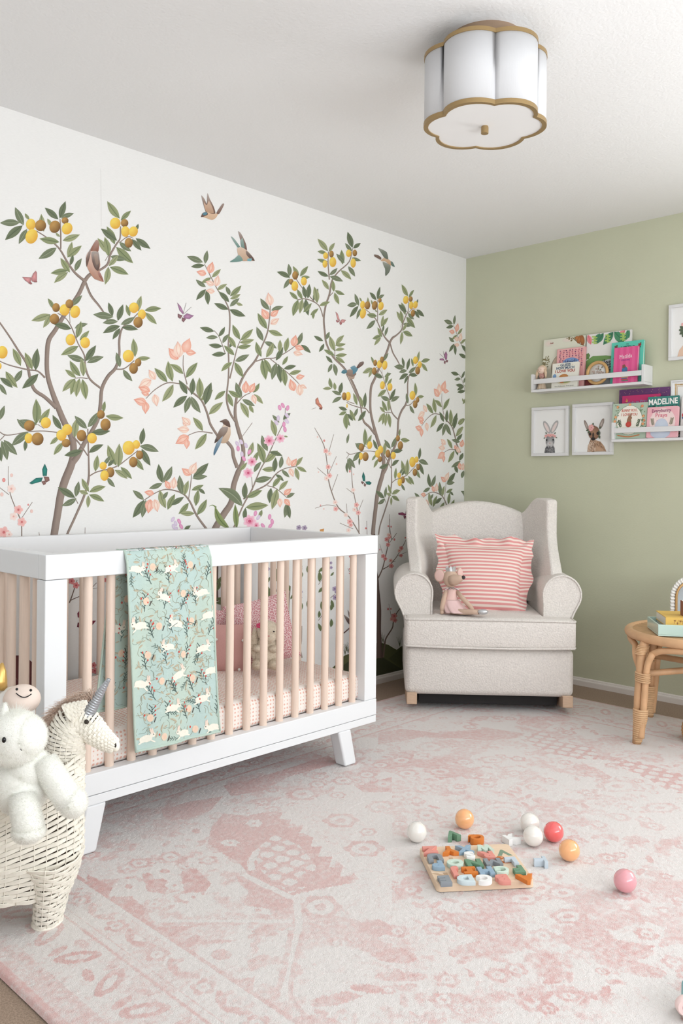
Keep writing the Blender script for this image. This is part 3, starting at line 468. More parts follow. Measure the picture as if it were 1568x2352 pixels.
# vine with violets behind the crib
fv = wmap(590, 1260, 1568/240); ART.fn = fv; ART.base = 3
for q in ("660,1640,22,640,1500,22,655,1380,18,668,1160,8|500,1290,12,495,1150,13,470,1000,14,475,800,13,490,650,9,500,560,5|465,850,6,430,820,4,410,800,3|295,650,6,255,500,5|410,1255,6,500,1260,6|625,390,3,680,300,3|920,540,4,985,450,3|920,1080,4,975,1000,4|1100,740,4,1170,680,3|260,680,4,300,680,3"
    ).split('|'):
    v = [float(x) for x in q.split(',')]; ART.stroke([(v[i], v[i+1]) for i in range(0, len(v), 3)], [v[i+2] for i in range(0, len(v), 3)], BR, BR2)
GV = (lin((104, 118, 80)), lin((122, 132, 94)), lin((78, 92, 60))); ART.base = 4
for bx, by, tx, ty in [(255, 520, 290, 300), (160, 760, 160, 570), (495, 640, 425, 520), (410, 720, 440, 580), (450, 1240, 430, 1070), (455, 1270, 445, 1455), (655, 330, 625, 190), (675, 430, 650, 330), (670, 920, 630, 780), (150, 500, 190, 425), (920, 350, 1000, 270), (935, 500, 930, 340), (920, 660, 985, 570), (1100, 410, 1150, 350), (970, 920, 960, 790), (1115, 770, 1155, 880), (1105, 930, 1125, 800), (925, 1040, 930, 930), (955, 1240, 915, 1120), (1105, 1180, 1112, 1050), (640, 640, 625, 590), (755, 880, 752, 780), (755, 360, 752, 260), (500, 760, 530, 690)]: ART.leaf(bx, by, tx, ty, *GV, .2, .06)
for x, y, r in [(650, 650, 36), (640, 735, 38), (165, 305, 30), (1165, 605, 42), (1175, 735, 44), (1105, 215, 26), (1112, 285, 26), (1185, 650, 26)]: ART.flower(x, y, r, lin((150, 132, 160)), lin((184, 170, 196)), lin((104, 84, 124)))
# foliage behind the bars nearer the middle, dark red flowers at the left
fm = wmap(480, 1270, 1460/180); ART.fn = fm; ART.base = 3
ART.stroke([(150, 180), (145, 330), (140, 700), (150, 900)], [24, 24, 26, 24], T1, T2); ART.stroke([(300, 870), (300, 1000), (310, 1120)], [26, 26, 26], T1, T2)
ART.base = 4
for bx, by, tx, ty in [(120, 560, 280, 400), (120, 720, 200, 500), (120, 850, 330, 830), (180, 900, 330, 780), (270, 540, 330, 380), (330, 230, 270, 330), (518, 410, 568, 555), (520, 860, 635, 1040), (120, 930, 330, 890), (1110, 880, 1095, 620), (1080, 560, 1120, 450), (1215, 520, 1255, 290)]: ART.leaf(bx, by, tx, ty, *GV, .16, .08)
fk = wmap(140, 1290, 1254/160); ART.fn = fk; ART.base = 3
for q in ("150,740,10,185,650,10,240,490,8,290,330,5|165,700,8,250,660,7,330,625,6,420,560,5|550,475,5,640,380,4|550,495,3,650,470,3|740,330,5,810,310,4|735,1700,5,770,1600,5,830,1480,4|735,1705,5,830,1660,4|-120,300,5,-80,350,4,-60,420,3|-90,780,5,-70,830,4"
    ).split('|'):
    v = [float(x) for x in q.split(',')]; ART.stroke([(v[i], v[i+1]) for i in range(0, len(v), 3)], [v[i+2] for i in range(0, len(v), 3)], T1, T2)
ART.base = 4
for x, y, r in [(190, 350, 62), (270, 425, 62), (815, 330, 50), (800, 1350, 62), (815, 1430, 46), (585, 1865, 58), (605, 1965, 58), (-900, 470, 56), (-930, 520, 40)]: ART.flower(x, y, r, lin((206, 116, 118)), lin((218, 142, 142)), lin((170, 66, 76)))
butterfly(fk, [(420, 1050), (300, 1000), (292, 930), (330, 880), (430, 950)], [(430, 1080), (560, 1062), (628, 1062), (560, 1145), (450, 1120)], [(380, 1080), (300, 1100), (285, 1175), (320, 1185)], [(420, 1100), (480, 1160), (420, 1190)], (150, 44, 70), (120, 44, 62))
ART.fn = wmap(0, 1290, 986/130); ART.base = 3; ART.ell(290, 2050, 380, 420, lin((126, 70, 70)), lin((104, 56, 58)), 0, 30)
for i in range(60):
    a = random.uniform(0, 2*PI); r = random.uniform(0, 350); ART.ell(290+r*math.cos(a), 2050+r*math.sin(a), 14, 9, lin((150, 104, 98)), None, a*57, 8)
# the paper's seam
ART.fn = wmap(0, 0, 1); ART.base = 1; ART.stroke([(231, 386), (232, 450), (232.5, 520)], .35, lin((214, 212, 210)))
for i, v in enumerate(mb.v):
    if i >= 8 and v[2] < .02: mb.v[i] = (v[0], v[1], .02)
struct(mb.build('wall_left', M_mural))
# ------------------------------------------------------------------ rug (pattern computed on a fine grid, thresholded and worn by noise in the shader)
RX0, RX1, RY0, RY1, RZ = -3.375, -.294, -2.71, -.268, .012
STEP = .004
nx, ny = int(round((RX1-RX0)/STEP)), int(round((RY1-RY0)/STEP))
gx = np.linspace(RX0, RX1, nx+1); gy = np.linspace(RY0, RY1, ny+1)
X, Y = np.meshgrid(gx, gy)
PAT = np.full(X.shape, .07)
def r_poly(pts, val):
    p = np.array(pts); x0, y0 = p.min(0); x1, y1 = p.max(0)
    i0, i1 = np.searchsorted(gx, [x0, x1]); j0, j1 = np.searchsorted(gy, [y0, y1])
    if i1 <= i0 or j1 <= j0: return
    xs = X[j0:j1, i0:i1]; ys = Y[j0:j1, i0:i1]; ins = np.zeros(xs.shape, bool); n = len(p)
    for a in range(n):
        ax, ay = p[a]; bx, by = p[(a+1) % n]
        if ay == by: continue
        c = ((ay > ys) != (by > ys)) & (xs < (bx-ax)*(ys-ay)/(by-ay)+ax); ins ^= c
    PAT[j0:j1, i0:i1][ins] = val
def r_ell(cx, cy, rx, ry, val, rot=0):
    r = max(rx, ry); i0, i1 = np.searchsorted(gx, [cx-r, cx+r]); j0, j1 = np.searchsorted(gy, [cy-r, cy+r])
    xs = X[j0:j1, i0:i1]-cx; ys = Y[j0:j1, i0:i1]-cy; c, s = math.cos(rot), math.sin(rot)
    m = ((xs*c+ys*s)/rx)**2+((-xs*s+ys*c)/ry)**2 < 1; PAT[j0:j1, i0:i1][m] = val
def r_line(pts, w, val):
    for (ax, ay), (bx, by) in zip(pts[:-1], pts[1:]):
        l = math.hypot(bx-ax, by-ay) or 1; nx_, ny_ = -(by-ay)/l*w, (bx-ax)/l*w
        r_poly([(ax+nx_, ay+ny_), (bx+nx_, by+ny_), (bx-nx_, by-ny_), (ax-nx_, ay-ny_)], val)
def r_flower(cx, cy, r, v, vin=.05, n=6, rot=0):
    for i in range(n): a = 2*PI*i/n+rot; r_ell(cx+r*.62*math.cos(a), cy+r*.62*math.sin(a), r*.4, r*.4, v)
    r_ell(cx, cy, r*.62, r*.62, v); r_ell(cx, cy, r*.5, r*.5, vin); r_ell(cx, cy, r*.2, r*.2, v)
CXR, CYR = (RX0+RX1)/2, (RY0+RY1)/2
rr = random.Random(11)
def sym(x, y):
    for sx in (-1, 1):
        for sy in (-1, 1): yield CXR+sx*(x-CXR), CYR+sy*(y-CYR), sx, sy
def spoly(pts, v):
    for sx in (-1, 1):
        for sy in (-1, 1): r_poly([(CXR+sx*(x-CXR), CYR+sy*(y-CYR)) for x, y in pts], v)
hx, hy = (RX1-RX0)/2, (RY1-RY0)/2
E = np.minimum(hx-np.abs(X-CXR), hy-np.abs(Y-CYR))      # distance from the rug edge
PK = .92
def f1(x, y): q = on(200+x/2.24, 1650+y/2.24, 2, RZ); return float(q[0]), float(q[1])
def f2(x, y): q = on(868+x/2.24, 1600+y/2.24, 2, RZ); return float(q[0]), float(q[1])
def tp_(f, pts, v): r_poly([f(*p) for p in pts], v)
def ring_(f, x, y, rx, ry, v=.75, vin=.06, core=.7):
    n = 40
    for q, val in ((1, v), (.66, vin), (.3, core)): r_poly([f(x+rx*q*math.cos(2*PI*k/n)*(1+.10*math.cos(12*PI*k/n) if q == 1 else 1), y+ry*q*math.sin(2*PI*k/n)*(1+.10*math.cos(12*PI*k/n) if q == 1 else 1)) for k in range(n)], val)
def blob_(f, x, y, rx, ry, v, rot=0):
    c, s_ = math.cos(rot), math.sin(rot); r_poly([f(x+rx*math.cos(2*PI*k/24)*c-ry*math.sin(2*PI*k/24)*s_, y+rx*math.cos(2*PI*k/24)*s_+ry*math.sin(2*PI*k/24)*c) for k in range(24)], v)
def tl_(f, pts, w, v): r_line([f(*p) for p in pts], w, v)
# soft worn mottling everywhere first
def vnoise(sc, seed):
    r = np.random.default_rng(seed); gw, gh = int((RX1-RX0)*sc)+3, int((RY1-RY0)*sc)+3; g = r.random((gh, gw))
    u = (X-RX0)*sc; v = (Y-RY0)*sc; i = u.astype(int); j = v.astype(int); fu = u-i; fv = v-j; fu = fu*fu*(3-2*fu); fv = fv*fv*(3-2*fv)
    return (g[j, i]*(1-fu)+g[j, i+1]*fu)*(1-fv)+(g[j+1, i]*(1-fu)+g[j+1, i+1]*fu)*fv
mot = .5*vnoise(9, 1)+.3*vnoise(22, 2)+.2*vnoise(45, 3)
PAT[:] = np.clip((mot-.475)*4.5, 0, .55)
LAT = np.abs(np.sin(X*60+Y*14))*np.abs(np.sin(Y*60-X*10))
# small flowers, leaves and scrolls scattered over the field
for _ in range(380):
    x = rr.uniform(RX0+.4, RX1-.4); y = rr.uniform(RY0+.3, RY1-.38); k = rr.random()
    if k < .42: r_flower(x, y, rr.uniform(.016, .036), rr.uniform(.5, .8), .08, rr.choice((5, 6, 8)), rr.uniform(0, 3))
    elif k < .8:
        a = rr.uniform(0, 6.28)
        for q in range(4): r_ell(x+.045*q*math.cos(a+.25*q), y+.045*q*math.sin(a+.25*q), .024, .010, rr.uniform(.45, .75), a+.25*q+(.7 if q % 2 else -.7))
    else: r_ell(x, y, .06, .035, .08); r_flower(x, y, .03, .6, .1, 6, 0)
# traced figures of the field
saw1 = [(640, 560), (700, 490), (830, 500), (930, 480), (1005, 485), (990, 520), (1050, 520), (1030, 560), (1110, 560), (1085, 605), (1165, 610), (1150, 660), (1205, 660), (1190, 710), (1262, 712), (1245, 765), (1315, 768), (1300, 810), (1385, 815), (1350, 850), (1290, 860), (1180, 880), (1040, 915), (830, 800), (780, 740), (690, 690), (620, 640)]
tp_(f1, [(1005, 470), (1100, 540), (1240, 700), (1400, 820), (1300, 900), (1330, 1000), (1568, 1010), (1568, 380), (1250, 380)], .06)
tp_(f1, saw1, PK)
lat = [(850, 690), (960, 600), (1090, 650), (1180, 760), (1130, 870), (1040, 900), (900, 790)]
_b = PAT.copy(); tp_(f1, lat, -1); m_ = PAT < -.5; PAT[m_] = np.where(LAT[m_] > .42, .06, .85)
for a in ((860, 540, 40, 18), (735, 640, 45, 18), (560, 580, 70, 36), (880, 985, 60, 20)): ring_(f1, *a, v=.06, vin=.06, core=.8)
for p in ([(480, 790), (560, 770), (640, 850), (590, 920), (500, 900)], [(80, 920), (230, 915), (300, 980), (290, 1050), (200, 1015), (110, 960)], [(280, 800), (350, 790), (430, 850), (400, 905), (310, 890)], [(340, 1075), (560, 1065), (480, 1100), (460, 1180), (400, 1160)], [(460, 1170), (560, 1110), (620, 1140), (780, 1140), (700, 1158), (560, 1162), (500, 1190)], [(770, 810), (840, 815), (1055, 935), (1060, 970), (960, 985), (800, 960), (830, 890), (780, 850)],
    [(0, 800), (60, 830), (130, 870), (110, 920), (40, 900), (0, 880)], [(700, 345), (900, 300), (1240, 190), (1290, 230), (1040, 300), (900, 375), (740, 400)], [(380, 470), (520, 430), (700, 400), (640, 470), (520, 520), (400, 520)], [(1360, 1060), (1500, 1030), (1568, 1070), (1568, 1115), (1400, 1105)], [(1140, 1450), (1340, 1400), (1420, 1430), (1300, 1475), (1180, 1490)], [(820, 1250), (900, 1210), (990, 1230), (980, 1262), (880, 1282), (840, 1300)], [(730, 1345), (860, 1330), (850, 1400), (770, 1400)], [(1380, 350), (1568, 300), (1568, 380), (1420, 380)], [(1080, 820), (1130, 790), (1260, 800), (1200, 860), (1090, 870)]): tp_(f1, p, .85)
for a in ((215, 865, 65, 40), (400, 785, 85, 42), (550, 920, 52, 24), (450, 860, 45, 22)): ring_(f1, *a, v=.06, vin=.06, core=.85)
for a in ((1425, 670, 100, 42), (1110, 390, 82, 32), (1185, 340, 48, 18), (1510, 455, 75, 32), (1305, 525, 90, 36), (1290, 395, 44, 16), (1445, 585, 45, 20), (1320, 320, 62, 22), (1440, 290, 50, 18), (1510, 240, 52, 16), (1200, 970, 105, 60), (270, 745, 60, 25), (430, 715, 60, 30), (160, 1070, 55, 30)): ring_(f1, *a)
for a in ((690, 1215, 55, 28, 0), (365, 1255, 45, 20, -.4), (300, 1190, 70, 18, -.2), (140, 1345, 90, 16, -.2), (880, 1110, 60, 14, -.3), (900, 1080, 60, 10, -.3), (960, 1250, 40, 14, .2), (1440, 1390, 90, 22, .1), (1180, 1560, 130, 30, .1)): blob_(f1, *a[:4], .8, a[4])
for w, v, p in ((.010, .04, [(800, 800), (1045, 922)]), (.008, .04, [(330, 1000), (360, 1042), (720, 1045), (1060, 1042)]), (.006, .7, [(380, 1056), (880, 1056)]), (.009, .04, [(1078, 920), (1090, 1080), (1045, 1250), (1015, 1450)]), (.007, .7, [(1050, 1090), (1012, 1300), (965, 1450)]), (.006, .7, [(1110, 1100), (1060, 1290), (1040, 1430), (1120, 1530)]), (.010, .05, [(870, 690), (840, 740), (850, 780)])): tl_(f1, p, w, v)
tp_(f2, [(0, 190), (120, 165), (330, 190), (560, 160), (760, 190), (700, 215), (560, 225), (420, 215), (240, 205), (120, 230), (0, 245)], .8)
tp_(f2, [(720, 215), (840, 175), (960, 235), (1110, 260), (1140, 320), (1020, 320), (860, 280), (790, 250)], -1); m_ = PAT < -.5; PAT[m_] = np.where(LAT[m_] > .4, .06, .85)
tp_(f2, [(1200, 335), (1330, 330), (1568, 400), (1568, 500), (1500, 490), (1400, 430), (1290, 380)], -1); m_ = PAT < -.5; PAT[m_] = np.where(LAT[m_] > .45, .06, .8)
for a in ((270, 258, 75, 24), (120, 328, 60, 20), (320, 385, 70, 22), (235, 470, 55, 24), (440, 335, 50, 15), (590, 325, 70, 18), (160, 505, 50, 22), (250, 610, 60, 30), (1235, 460, 110, 34), (1450, 572, 95, 26), (980, 1130, 90, 40), (560, 450, 50, 18), (150, 395, 60, 20), (950, 1010, 90, 34), (750, 1040, 90, 34), (1240, 300, 75, 20), (30, 450, 50, 20)): ring_(f2, *a, v=.6)
for q, v in ((1, .5), (.86, .06), (.66, .5), (.52, .06), (.3, .45)): blob_(f2, 640, 605, 150*q, 64*q, v)
for a in ((1090, 385, 90, 26, .3), (970, 590, 40, 14, 0), (720, 240, 50, 10, .2), (420, 275, 50, 12, -.1), (60, 590, 60, 18, .2), (200, 940, 90, 34, -.3), (80, 1330, 120, 40, .1), (1230, 1300, 190, 50, .1), (560, 1300, 200, 46, -.1), (1330, 1400, 160, 36, .2), (120, 1440, 140, 26, 0), (650, 1250, 120, 30, .1), (920, 780, 50, 14, 0), (1190, 720, 50, 14, .2), (1500, 750, 60, 18, 0)): blob_(f2, *a[:4], .58, a[4])
tp_(f2, [(270, 1090), (420, 1120), (565, 1112), (560, 1175), (480, 1160), (450, 1190), (360, 1165), (330, 1120)], .62)
tp_(f2, [(640, 1170), (720, 1150), (735, 1210), (660, 1205)], .5)
# borders
B = E < .335
def band(e0, e1, v): PAT[(E >= e0) & (E < e1)] = v
bmask = E < .335; PAT[bmask] *= .55; band(0, .022, .85); band(.022, .078, .40); band(.078, .094, .08)
band(.214, .222, .7); band(.238, .243, .6); band(.325, .337, .04); band(.337, .352, .85)
def along(e, pitch, fn):
    for side in range(4):
        L = (ny if side < 2 else nx)*STEP; n = max(1, int(L/pitch)); p = L/n
        for i in range(n):
            t = (i+.5)*p
            if t < e or t > L-e: continue
            if side == 0: fn(RX0+e, RY0+t, 1, 0, i)
            elif side == 1: fn(RX1-e, RY0+t, -1, 0, i)
            elif side == 2: fn(RX0+t, RY0+e, 0, 1, i)
            else: fn(RX0+t, RY1-e, 0, -1, i)
def m_leafs(x, y, ux, uy, i):
    tx, ty = -uy, ux; s = 1 if i % 2 else -1; rot = math.atan2(uy, ux)+.55*s
    r_ell(x, y, .052, .024, .85, rot); r_ell(x, y, .03, .010, .08, rot)
    r_ell(x+tx*.055-ux*.02, y+ty*.055-uy*.02, .026, .012, .75, rot+.8); r_ell(x+tx*.05+ux*.035, y+ty*.05+uy*.035, .02, .01, .6, rot-.6)
along(.152, .13, m_leafs)
def m_small(x, y, ux, uy, i):
    rot = math.atan2(uy, ux)
    r_flower(x, y, .03, .75, .1, 5, i)
    tx, ty = -uy, ux
    for k in (-1, 1): r_ell(x+tx*.06*k, y+ty*.06*k, .032, .011, .8, rot+.5*k+PI/2); r_ell(x+tx*.055*k+ux*.02, y+ty*.055*k+uy*.02, .018, .008, .5, rot)
along(.284, .17, m_small)
vs = np.stack([X.ravel(), Y.ravel(), np.full(X.size, RZ)], 1)
e = E.ravel(); vs[:, 2] = RZ-np.clip((.008-e)/.008, 0, 1)**2*.009
rngp = np.random.default_rng(5); vs[:, 2] += rngp.normal(0, .0006, len(vs))*(e > .025)
idx = np.arange((nx+1)*(ny+1)).reshape(ny+1, nx+1)
fs = np.stack([idx[:-1, :-1], idx[:-1, 1:], idx[1:, 1:], idx[1:, :-1]], -1).reshape(-1, 4)
me = bpy.data.meshes.new('rug'); me.vertices.add(len(vs)); me.vertices.foreach_set('co', vs.ravel())
me.loops.add(fs.size); me.loops.foreach_set('vertex_index', fs.ravel().astype(np.int32))
me.polygons.add(len(fs)); me.polygons.foreach_set('loop_start', np.arange(0, fs.size, 4, dtype=np.int32)); me.polygons.foreach_set('loop_total', np.full(len(fs), 4, np.int32))
me.update(calc_edges=True); me.polygons.foreach_set('use_smooth', np.ones(len(fs), bool))
at_ = me.attributes.new('pattern', 'FLOAT', 'POINT'); at_.data.foreach_set('value', PAT.ravel().astype(np.float32))
def rug_material():
    m = bpy.data.materials.new('woven_rug'); m.use_nodes = True; nt = m.node_tree; b = nt.nodes['Principled BSDF']; L = nt.links.new; N = nt.nodes.new
    def noise_(sc, det, src=None):
        n = N('ShaderNodeTexNoise'); n.inputs['Scale'].default_value = sc; n.inputs['Detail'].default_value = det; L(tc.outputs['Object'] if src is None else src, n.inputs['Vector']); return n.outputs[0]
    def mth(op, a, b_, clamp=False):
        n = N('ShaderNodeMath'); n.operation = op; n.use_clamp = clamp
        for i, q in enumerate((a, b_)):
            if isinstance(q, (int, float)): n.inputs[i].default_value = q
            else: L(q, n.inputs[i])
        return n.outputs[0]
    tc = N('ShaderNodeTexCoord'); a = N('ShaderNodeAttribute'); a.attribute_name = 'pattern'; p = a.outputs['Fac']
    wear = mth('MULTIPLY', mth('SUBTRACT', noise_(3.2, 5), .5), 1.3); fine = mth('MULTIPLY', mth('SUBTRACT', noise_(60, 4), .5), 1.6); yarn = mth('MULTIPLY', mth('SUBTRACT', noise_(330, 2), .5), 1.2)
    t = mth('ADD', mth('ADD', p, wear), mth('ADD', fine, yarn))
    r = N('ShaderNodeMapRange'); r.inputs[1].default_value = .16; r.inputs[2].default_value = 1.05; L(t, r.inputs[0])
    big = N('ShaderNodeMapRange'); big.inputs[1].default_value = .3; big.inputs[2].default_value = .7; big.inputs[3].default_value = .5; big.inputs[4].default_value = 1; L(noise_(1.1, 2), big.inputs[0])
    f = mth('MULTIPLY', r.outputs[0], big.outputs[0], True)
    x = N('ShaderNodeMix'); x.data_type = 'RGBA'; L(f, x.inputs[0]); x.inputs[6].default_value = (*lin((228, 222, 219)), 1); x.inputs[7].default_value = (*lin((215, 166, 162)), 1)
    L(x.outputs[2], b.inputs['Base Color']); b.inputs['Roughness'].default_value = .95; b.inputs['Sheen Weight'].default_value = .15; b.inputs['Specular IOR Level'].default_value = .2
    bp = N('ShaderNodeBump'); bp.inputs['Strength'].default_value = .55; bp.inputs['Distance'].default_value = .005; L(mth('ADD', noise_(400, 3), mth('MULTIPLY', f, .25)), bp.inputs['Height']); L(bp.outputs[0], b.inputs['Normal'])
    return m
me.materials.append(rug_material())
rug = bpy.data.objects.new('rug', me); COL.objects.link(rug)
tag(rug, 'large faded pink and off-white patterned area rug covering the carpet', 'rug')
# ------------------------------------------------------------------ crib
M_crib = mat('white_lacquer', (234, 236, 238), .35, bump=.02, bscale=30)
M_beech = mat('washed_beech', (234, 212, 196), .5, vary=.05, vscale=5, stretch=(60, 60, 3), bump=.02, bscale=60)
CX, CYc = -2.396, -.448; LX, LY = .686, .384
crib = thing('crib', 'white crib with pale wooden spindles against the mural wall', 'crib', (CX, CYc, .0135))
def cpart(name, lo, hi, m=None, bev=.003, fn=None):
    mb = MB(); mb.box(lo, hi)
    if fn: mb.v = [fn(*v) for v in mb.v]
    return mb.build(name, m or M_crib, crib, bevel=bev, seg=2)
T0, T1z = .797, .867; B0, B1 = .138, .229
for sg in (-1, 1):
    cpart('top_rail', (-LX, sg*LY-(.045 if sg > 0 else 0), T0), (LX, sg*LY+(.045 if sg < 0 else 0), T1z))
    cpart('bottom_rail', (-LX, sg*LY-(.045 if sg > 0 else 0), B0+.028), (LX, sg*LY+(.045 if sg < 0 else 0), B1))
    cpart('base_strip', (-LX+.001, sg*(LY-.0015)-(.05 if sg > 0 else 0), B0), (LX-.001, sg*(LY-.0015)+(.05 if sg < 0 else 0), B0+.0265), bev=.0015)
    s = sg*(LX-.045) if sg > 0 else -LX
    cpart('side_rail', (s, -LY+.0455, T0), (s+.045, LY-.0455, T1z))
    cpart('side_base', (s, -LY+.0455, B0), (s+.045, LY-.0455, B1))
    for sy in (-1, 1):
        cpart('post', (sg*LX-(.067 if sg > 0 else 0), sy*(LY-.002)-(.05 if sy > 0 else 0), B1), (sg*LX+(.067 if sg < 0 else 0), sy*(LY-.002)+(.05 if sy < 0 else 0), T0-.001))
for sx in (-1, 1):
    for sy in (-1, 1):
        x0 = -2.951-CX if sx < 0 else -1.917-CX; w = .068
        def sk(x, y, z, sx=sx, sy=sy):
            t = 1-z/B0
            if sx < 0: return (x-.027*t-(0 if x < x0+.03 else .008*t), y+sy*.004*t, z)
            return (x+.029*t+(.006*t if x < x0+.03 else 0), y+sy*.004*t, z)
        y0 = sy*(LY-.004)
        cpart('leg', (x0, min(y0, y0-sy*.055), 0), (x0+w, max(y0, y0-sy*.055), B0), None, .008, sk)
def spin(x, y):
    mb = MB(); mb.lathe([(.0135, B1-.004), (.0135, T0+.004)], 12); mb.v = [(v[0]+x, v[1]+y, v[2]) for v in mb.v]; mb.build('spindle', M_beech, crib, sharp=50)
for i in range(16):
    x = -2.936-CX+i*(1.12/15); spin(x, -LY+.032); spin(x, LY-.032)
for i in range(8):
    y = -LY+.095+i*(2*LY-.19)/7
    for sx in (-1, 1): spin(sx*(LX-.024), y)
cpart('mattress_base', (-LX+.045, -LY+.05, .206), (LX-.045, LY-.05, .224))
# mattress
def dot_material(name, base, dot, scale, thr, rnd=.15, dims='3D'):
    m = bpy.data.materials.new(name); m.use_nodes = True; nt = m.node_tree; b = nt.nodes['Principled BSDF']; L = nt.links.new
    tc = nt.nodes.new('ShaderNodeTexCoord'); v = nt.nodes.new('ShaderNodeTexVoronoi'); v.voronoi_dimensions = dims; v.inputs['Scale'].default_value = scale; v.inputs['Randomness'].default_value = rnd; L(tc.outputs['Object'], v.inputs['Vector'])
    r = nt.nodes.new('ShaderNodeMapRange'); r.inputs[1].default_value = thr; r.inputs[2].default_value = thr+.06; r.inputs[3].default_value = 1; r.inputs[4].default_value = 0; L(v.outputs['Distance'], r.inputs[0])
    x = nt.nodes.new('ShaderNodeMix'); x.data_type = 'RGBA'; x.inputs[6].default_value = (*lin(base), 1); x.inputs[7].default_value = (*lin(dot), 1); L(r.outputs[0], x.inputs[0]); L(x.outputs[2], b.inputs['Base Color']); b.inputs['Roughness'].default_value = .85
    return m
M_sheet = dot_material('dotted_sheet', (240, 231, 224), (224, 176, 160), 76, .32, .12)
mb = MB(); mb.rbox((-.645, -.345, -.055), (.645, .345, .05), .028, 4, 10, (0, 0, .006))
tag(mb.build('crib_mattress', M_sheet, loc=(CX, CYc, .292)), 'crib mattress in a white sheet with small peach dots, inside the crib', 'mattress')
# baby blanket over the front rail
M_quilt = mat('printed_quilt', (255, 255, 255), .85, attr=True, bump=.5, bscale=55, sheen=.1)
prof = [(.012, .40), (.008, .47), (.006, .56), (.006, .66), (.004, .76), (.003, .84), (.001, .868), (-.006, .8785), (-.022, .8815), (-.04, .881), (-.05, .875), (-.0565, .86), (-.059, .83), (-.062, .72), (-.066, .6), (-.070, .48), (-.075, .36), (-.080, .285)]
seglen = [0]
for a, b in zip(prof[:-1], prof[1:]): seglen.append(seglen[-1]+math.hypot(b[0]-a[0], b[1]-a[1]))
TL = seglen[-1]
def quilt(a, b, h=0):
    """a: metres across, b: metres along from the inner hem"""
    a = min(max(a, .0), QW); t = min(max(b, 0), TL-1e-6); k = max(i for i in range(len(seglen)) if seglen[i] <= t); k = min(k, len(prof)-2)
    f = (t-seglen[k])/(seglen[k+1]-seglen[k]); q = [prof[k][i]+(prof[k+1][i]-prof[k][i])*f for i in (0, 1)]
    d = (prof[k+1][0]-prof[k][0], prof[k+1][1]-prof[k][1]); l = math.hypot(*d); n = (-abs(d[1])/l if b > .55 else d[1]/l*-1, abs(d[0])/l) if True else 0
    s = b-.51
    x = -2.838+a+(.026*max(0, s)/.6 if s > 0 else -.05*(-s)/.45)
    out = 1 if s > 0 else -1
    amp = .004*min(1, abs(s)*4); wv = amp*math.sin(a*34+2+b*2)+amp*.5*math.sin(a*71+b*9)
    if abs(s) < .03: ny, nz = 0, 1
    else: ny, nz = -1, 0
    return (x, -.7875+q[0]+ny*(h+wv*out+.001), q[1]+nz*(h+.001)+.014*0)
QW = .305
mb = MB(); mint = lin((188, 206, 194)); mint2 = lin((182, 204, 199))
mb.grid(lambda u, v: quilt(u*QW, v*TL), 40, 70, 0, lambda u, v: lerp(mint, mint2, .5+.5*math.sin(u*9+v*14)))
A = Art(mb, quilt, 0, .00003, 10); A.base = 1
rq = random.Random(21)
def bunny(x, y, s, ang, flip):
    c = lin((238, 234, 220)); ca, sa = math.cos(ang), math.sin(ang)
    T = lambda px, py: (x+s*(px*flip*ca-py*sa), y+s*(px*flip*sa+py*ca))
    A.base = 3
    for cx, cy, rx, ry, r in ((0, 0, 1, .58, 0), (-.7, -.1, .55, .5, 0), (1.1, .42, .48, .4, 0), (1.0, -.55, .5, .13, -30), (-1.0, -.5, .55, .15, 20)):
        q = T(cx, cy); A.ell(q[0], q[1], rx*s, ry*s, c, None, math.degrees(ang)+r*flip, 12)
    for dx in (.85, 1.12): 
        q = T(dx, 1.05); A.ell(q[0], q[1], .14*s, .55*s, lerp(c, lin((228, 170, 150)), .35), None, math.degrees(ang)+12*flip, 8)
    A.base = 4; q = T(1.25, .48); A.ell(q[0], q[1], .09*s, .09*s, (.02, .02, .02), None, 0, 6)
def sprig(x, y, L, ang, c, berries):
    A.base = 2; ca, sa = math.cos(ang), math.sin(ang); A.stroke([(x, y), (x+L*ca, y+L*sa)], .0009, c)
    for i in range(7):
        t = .2+.75*i/6; sg = 1 if i % 2 else -1; px, py = x+L*t*ca, y+L*t*sa; a2 = ang+sg*.75
        A.stroke([(px, py), (px+.28*L*math.cos(a2), py+.28*L*math.sin(a2))], .0009, c)
        if berries and i % 2: A.base = 3; A.ell(px+.3*L*math.cos(a2), py+.3*L*math.sin(a2), .0025, .003, lin((206, 70, 62)), None, 0, 6); A.base = 2
DK, TAN = lin((62, 82, 80)), lin((150, 146, 122))
for r_ in range(13):
    for c_ in range(5):
        x = .03+c_*.064+(.03 if r_ % 2 else 0)+rq.uniform(-.01, .01); y = .04+r_*.086+rq.uniform(-.012, .012)
        if x > QW-.02 or y > TL-.03: continue
        sprig(x+.02, y-.02, .05, -PI/2+rq.uniform(-.5, .5) if y > .5 else PI/2, DK, True)
        if rq.random() < .6: sprig(x-.02, y+.03, .035, rq.uniform(0, 6.2), lin((90, 110, 104)), False)
        if (r_+c_) % 2 == 0: bunny(x, y+.02, rq.uniform(.0165, .02), rq.uniform(-.35, .35)+(PI if y > .5 else 0), rq.choice((-1, 1)))
        else: A.base = 3; A.ell(x, y+.03, .011, .012, lin((234, 196, 172)), lin((226, 206, 184)), 0, 9); A.base = 4; A.stroke([(x+.011, y+.045), (x+.018, y+.03)], .0014, lin((70, 60, 56))); A.ell(x-.017, y+.02, .0028, .004, lin((206, 80, 66)), None, 0, 6)
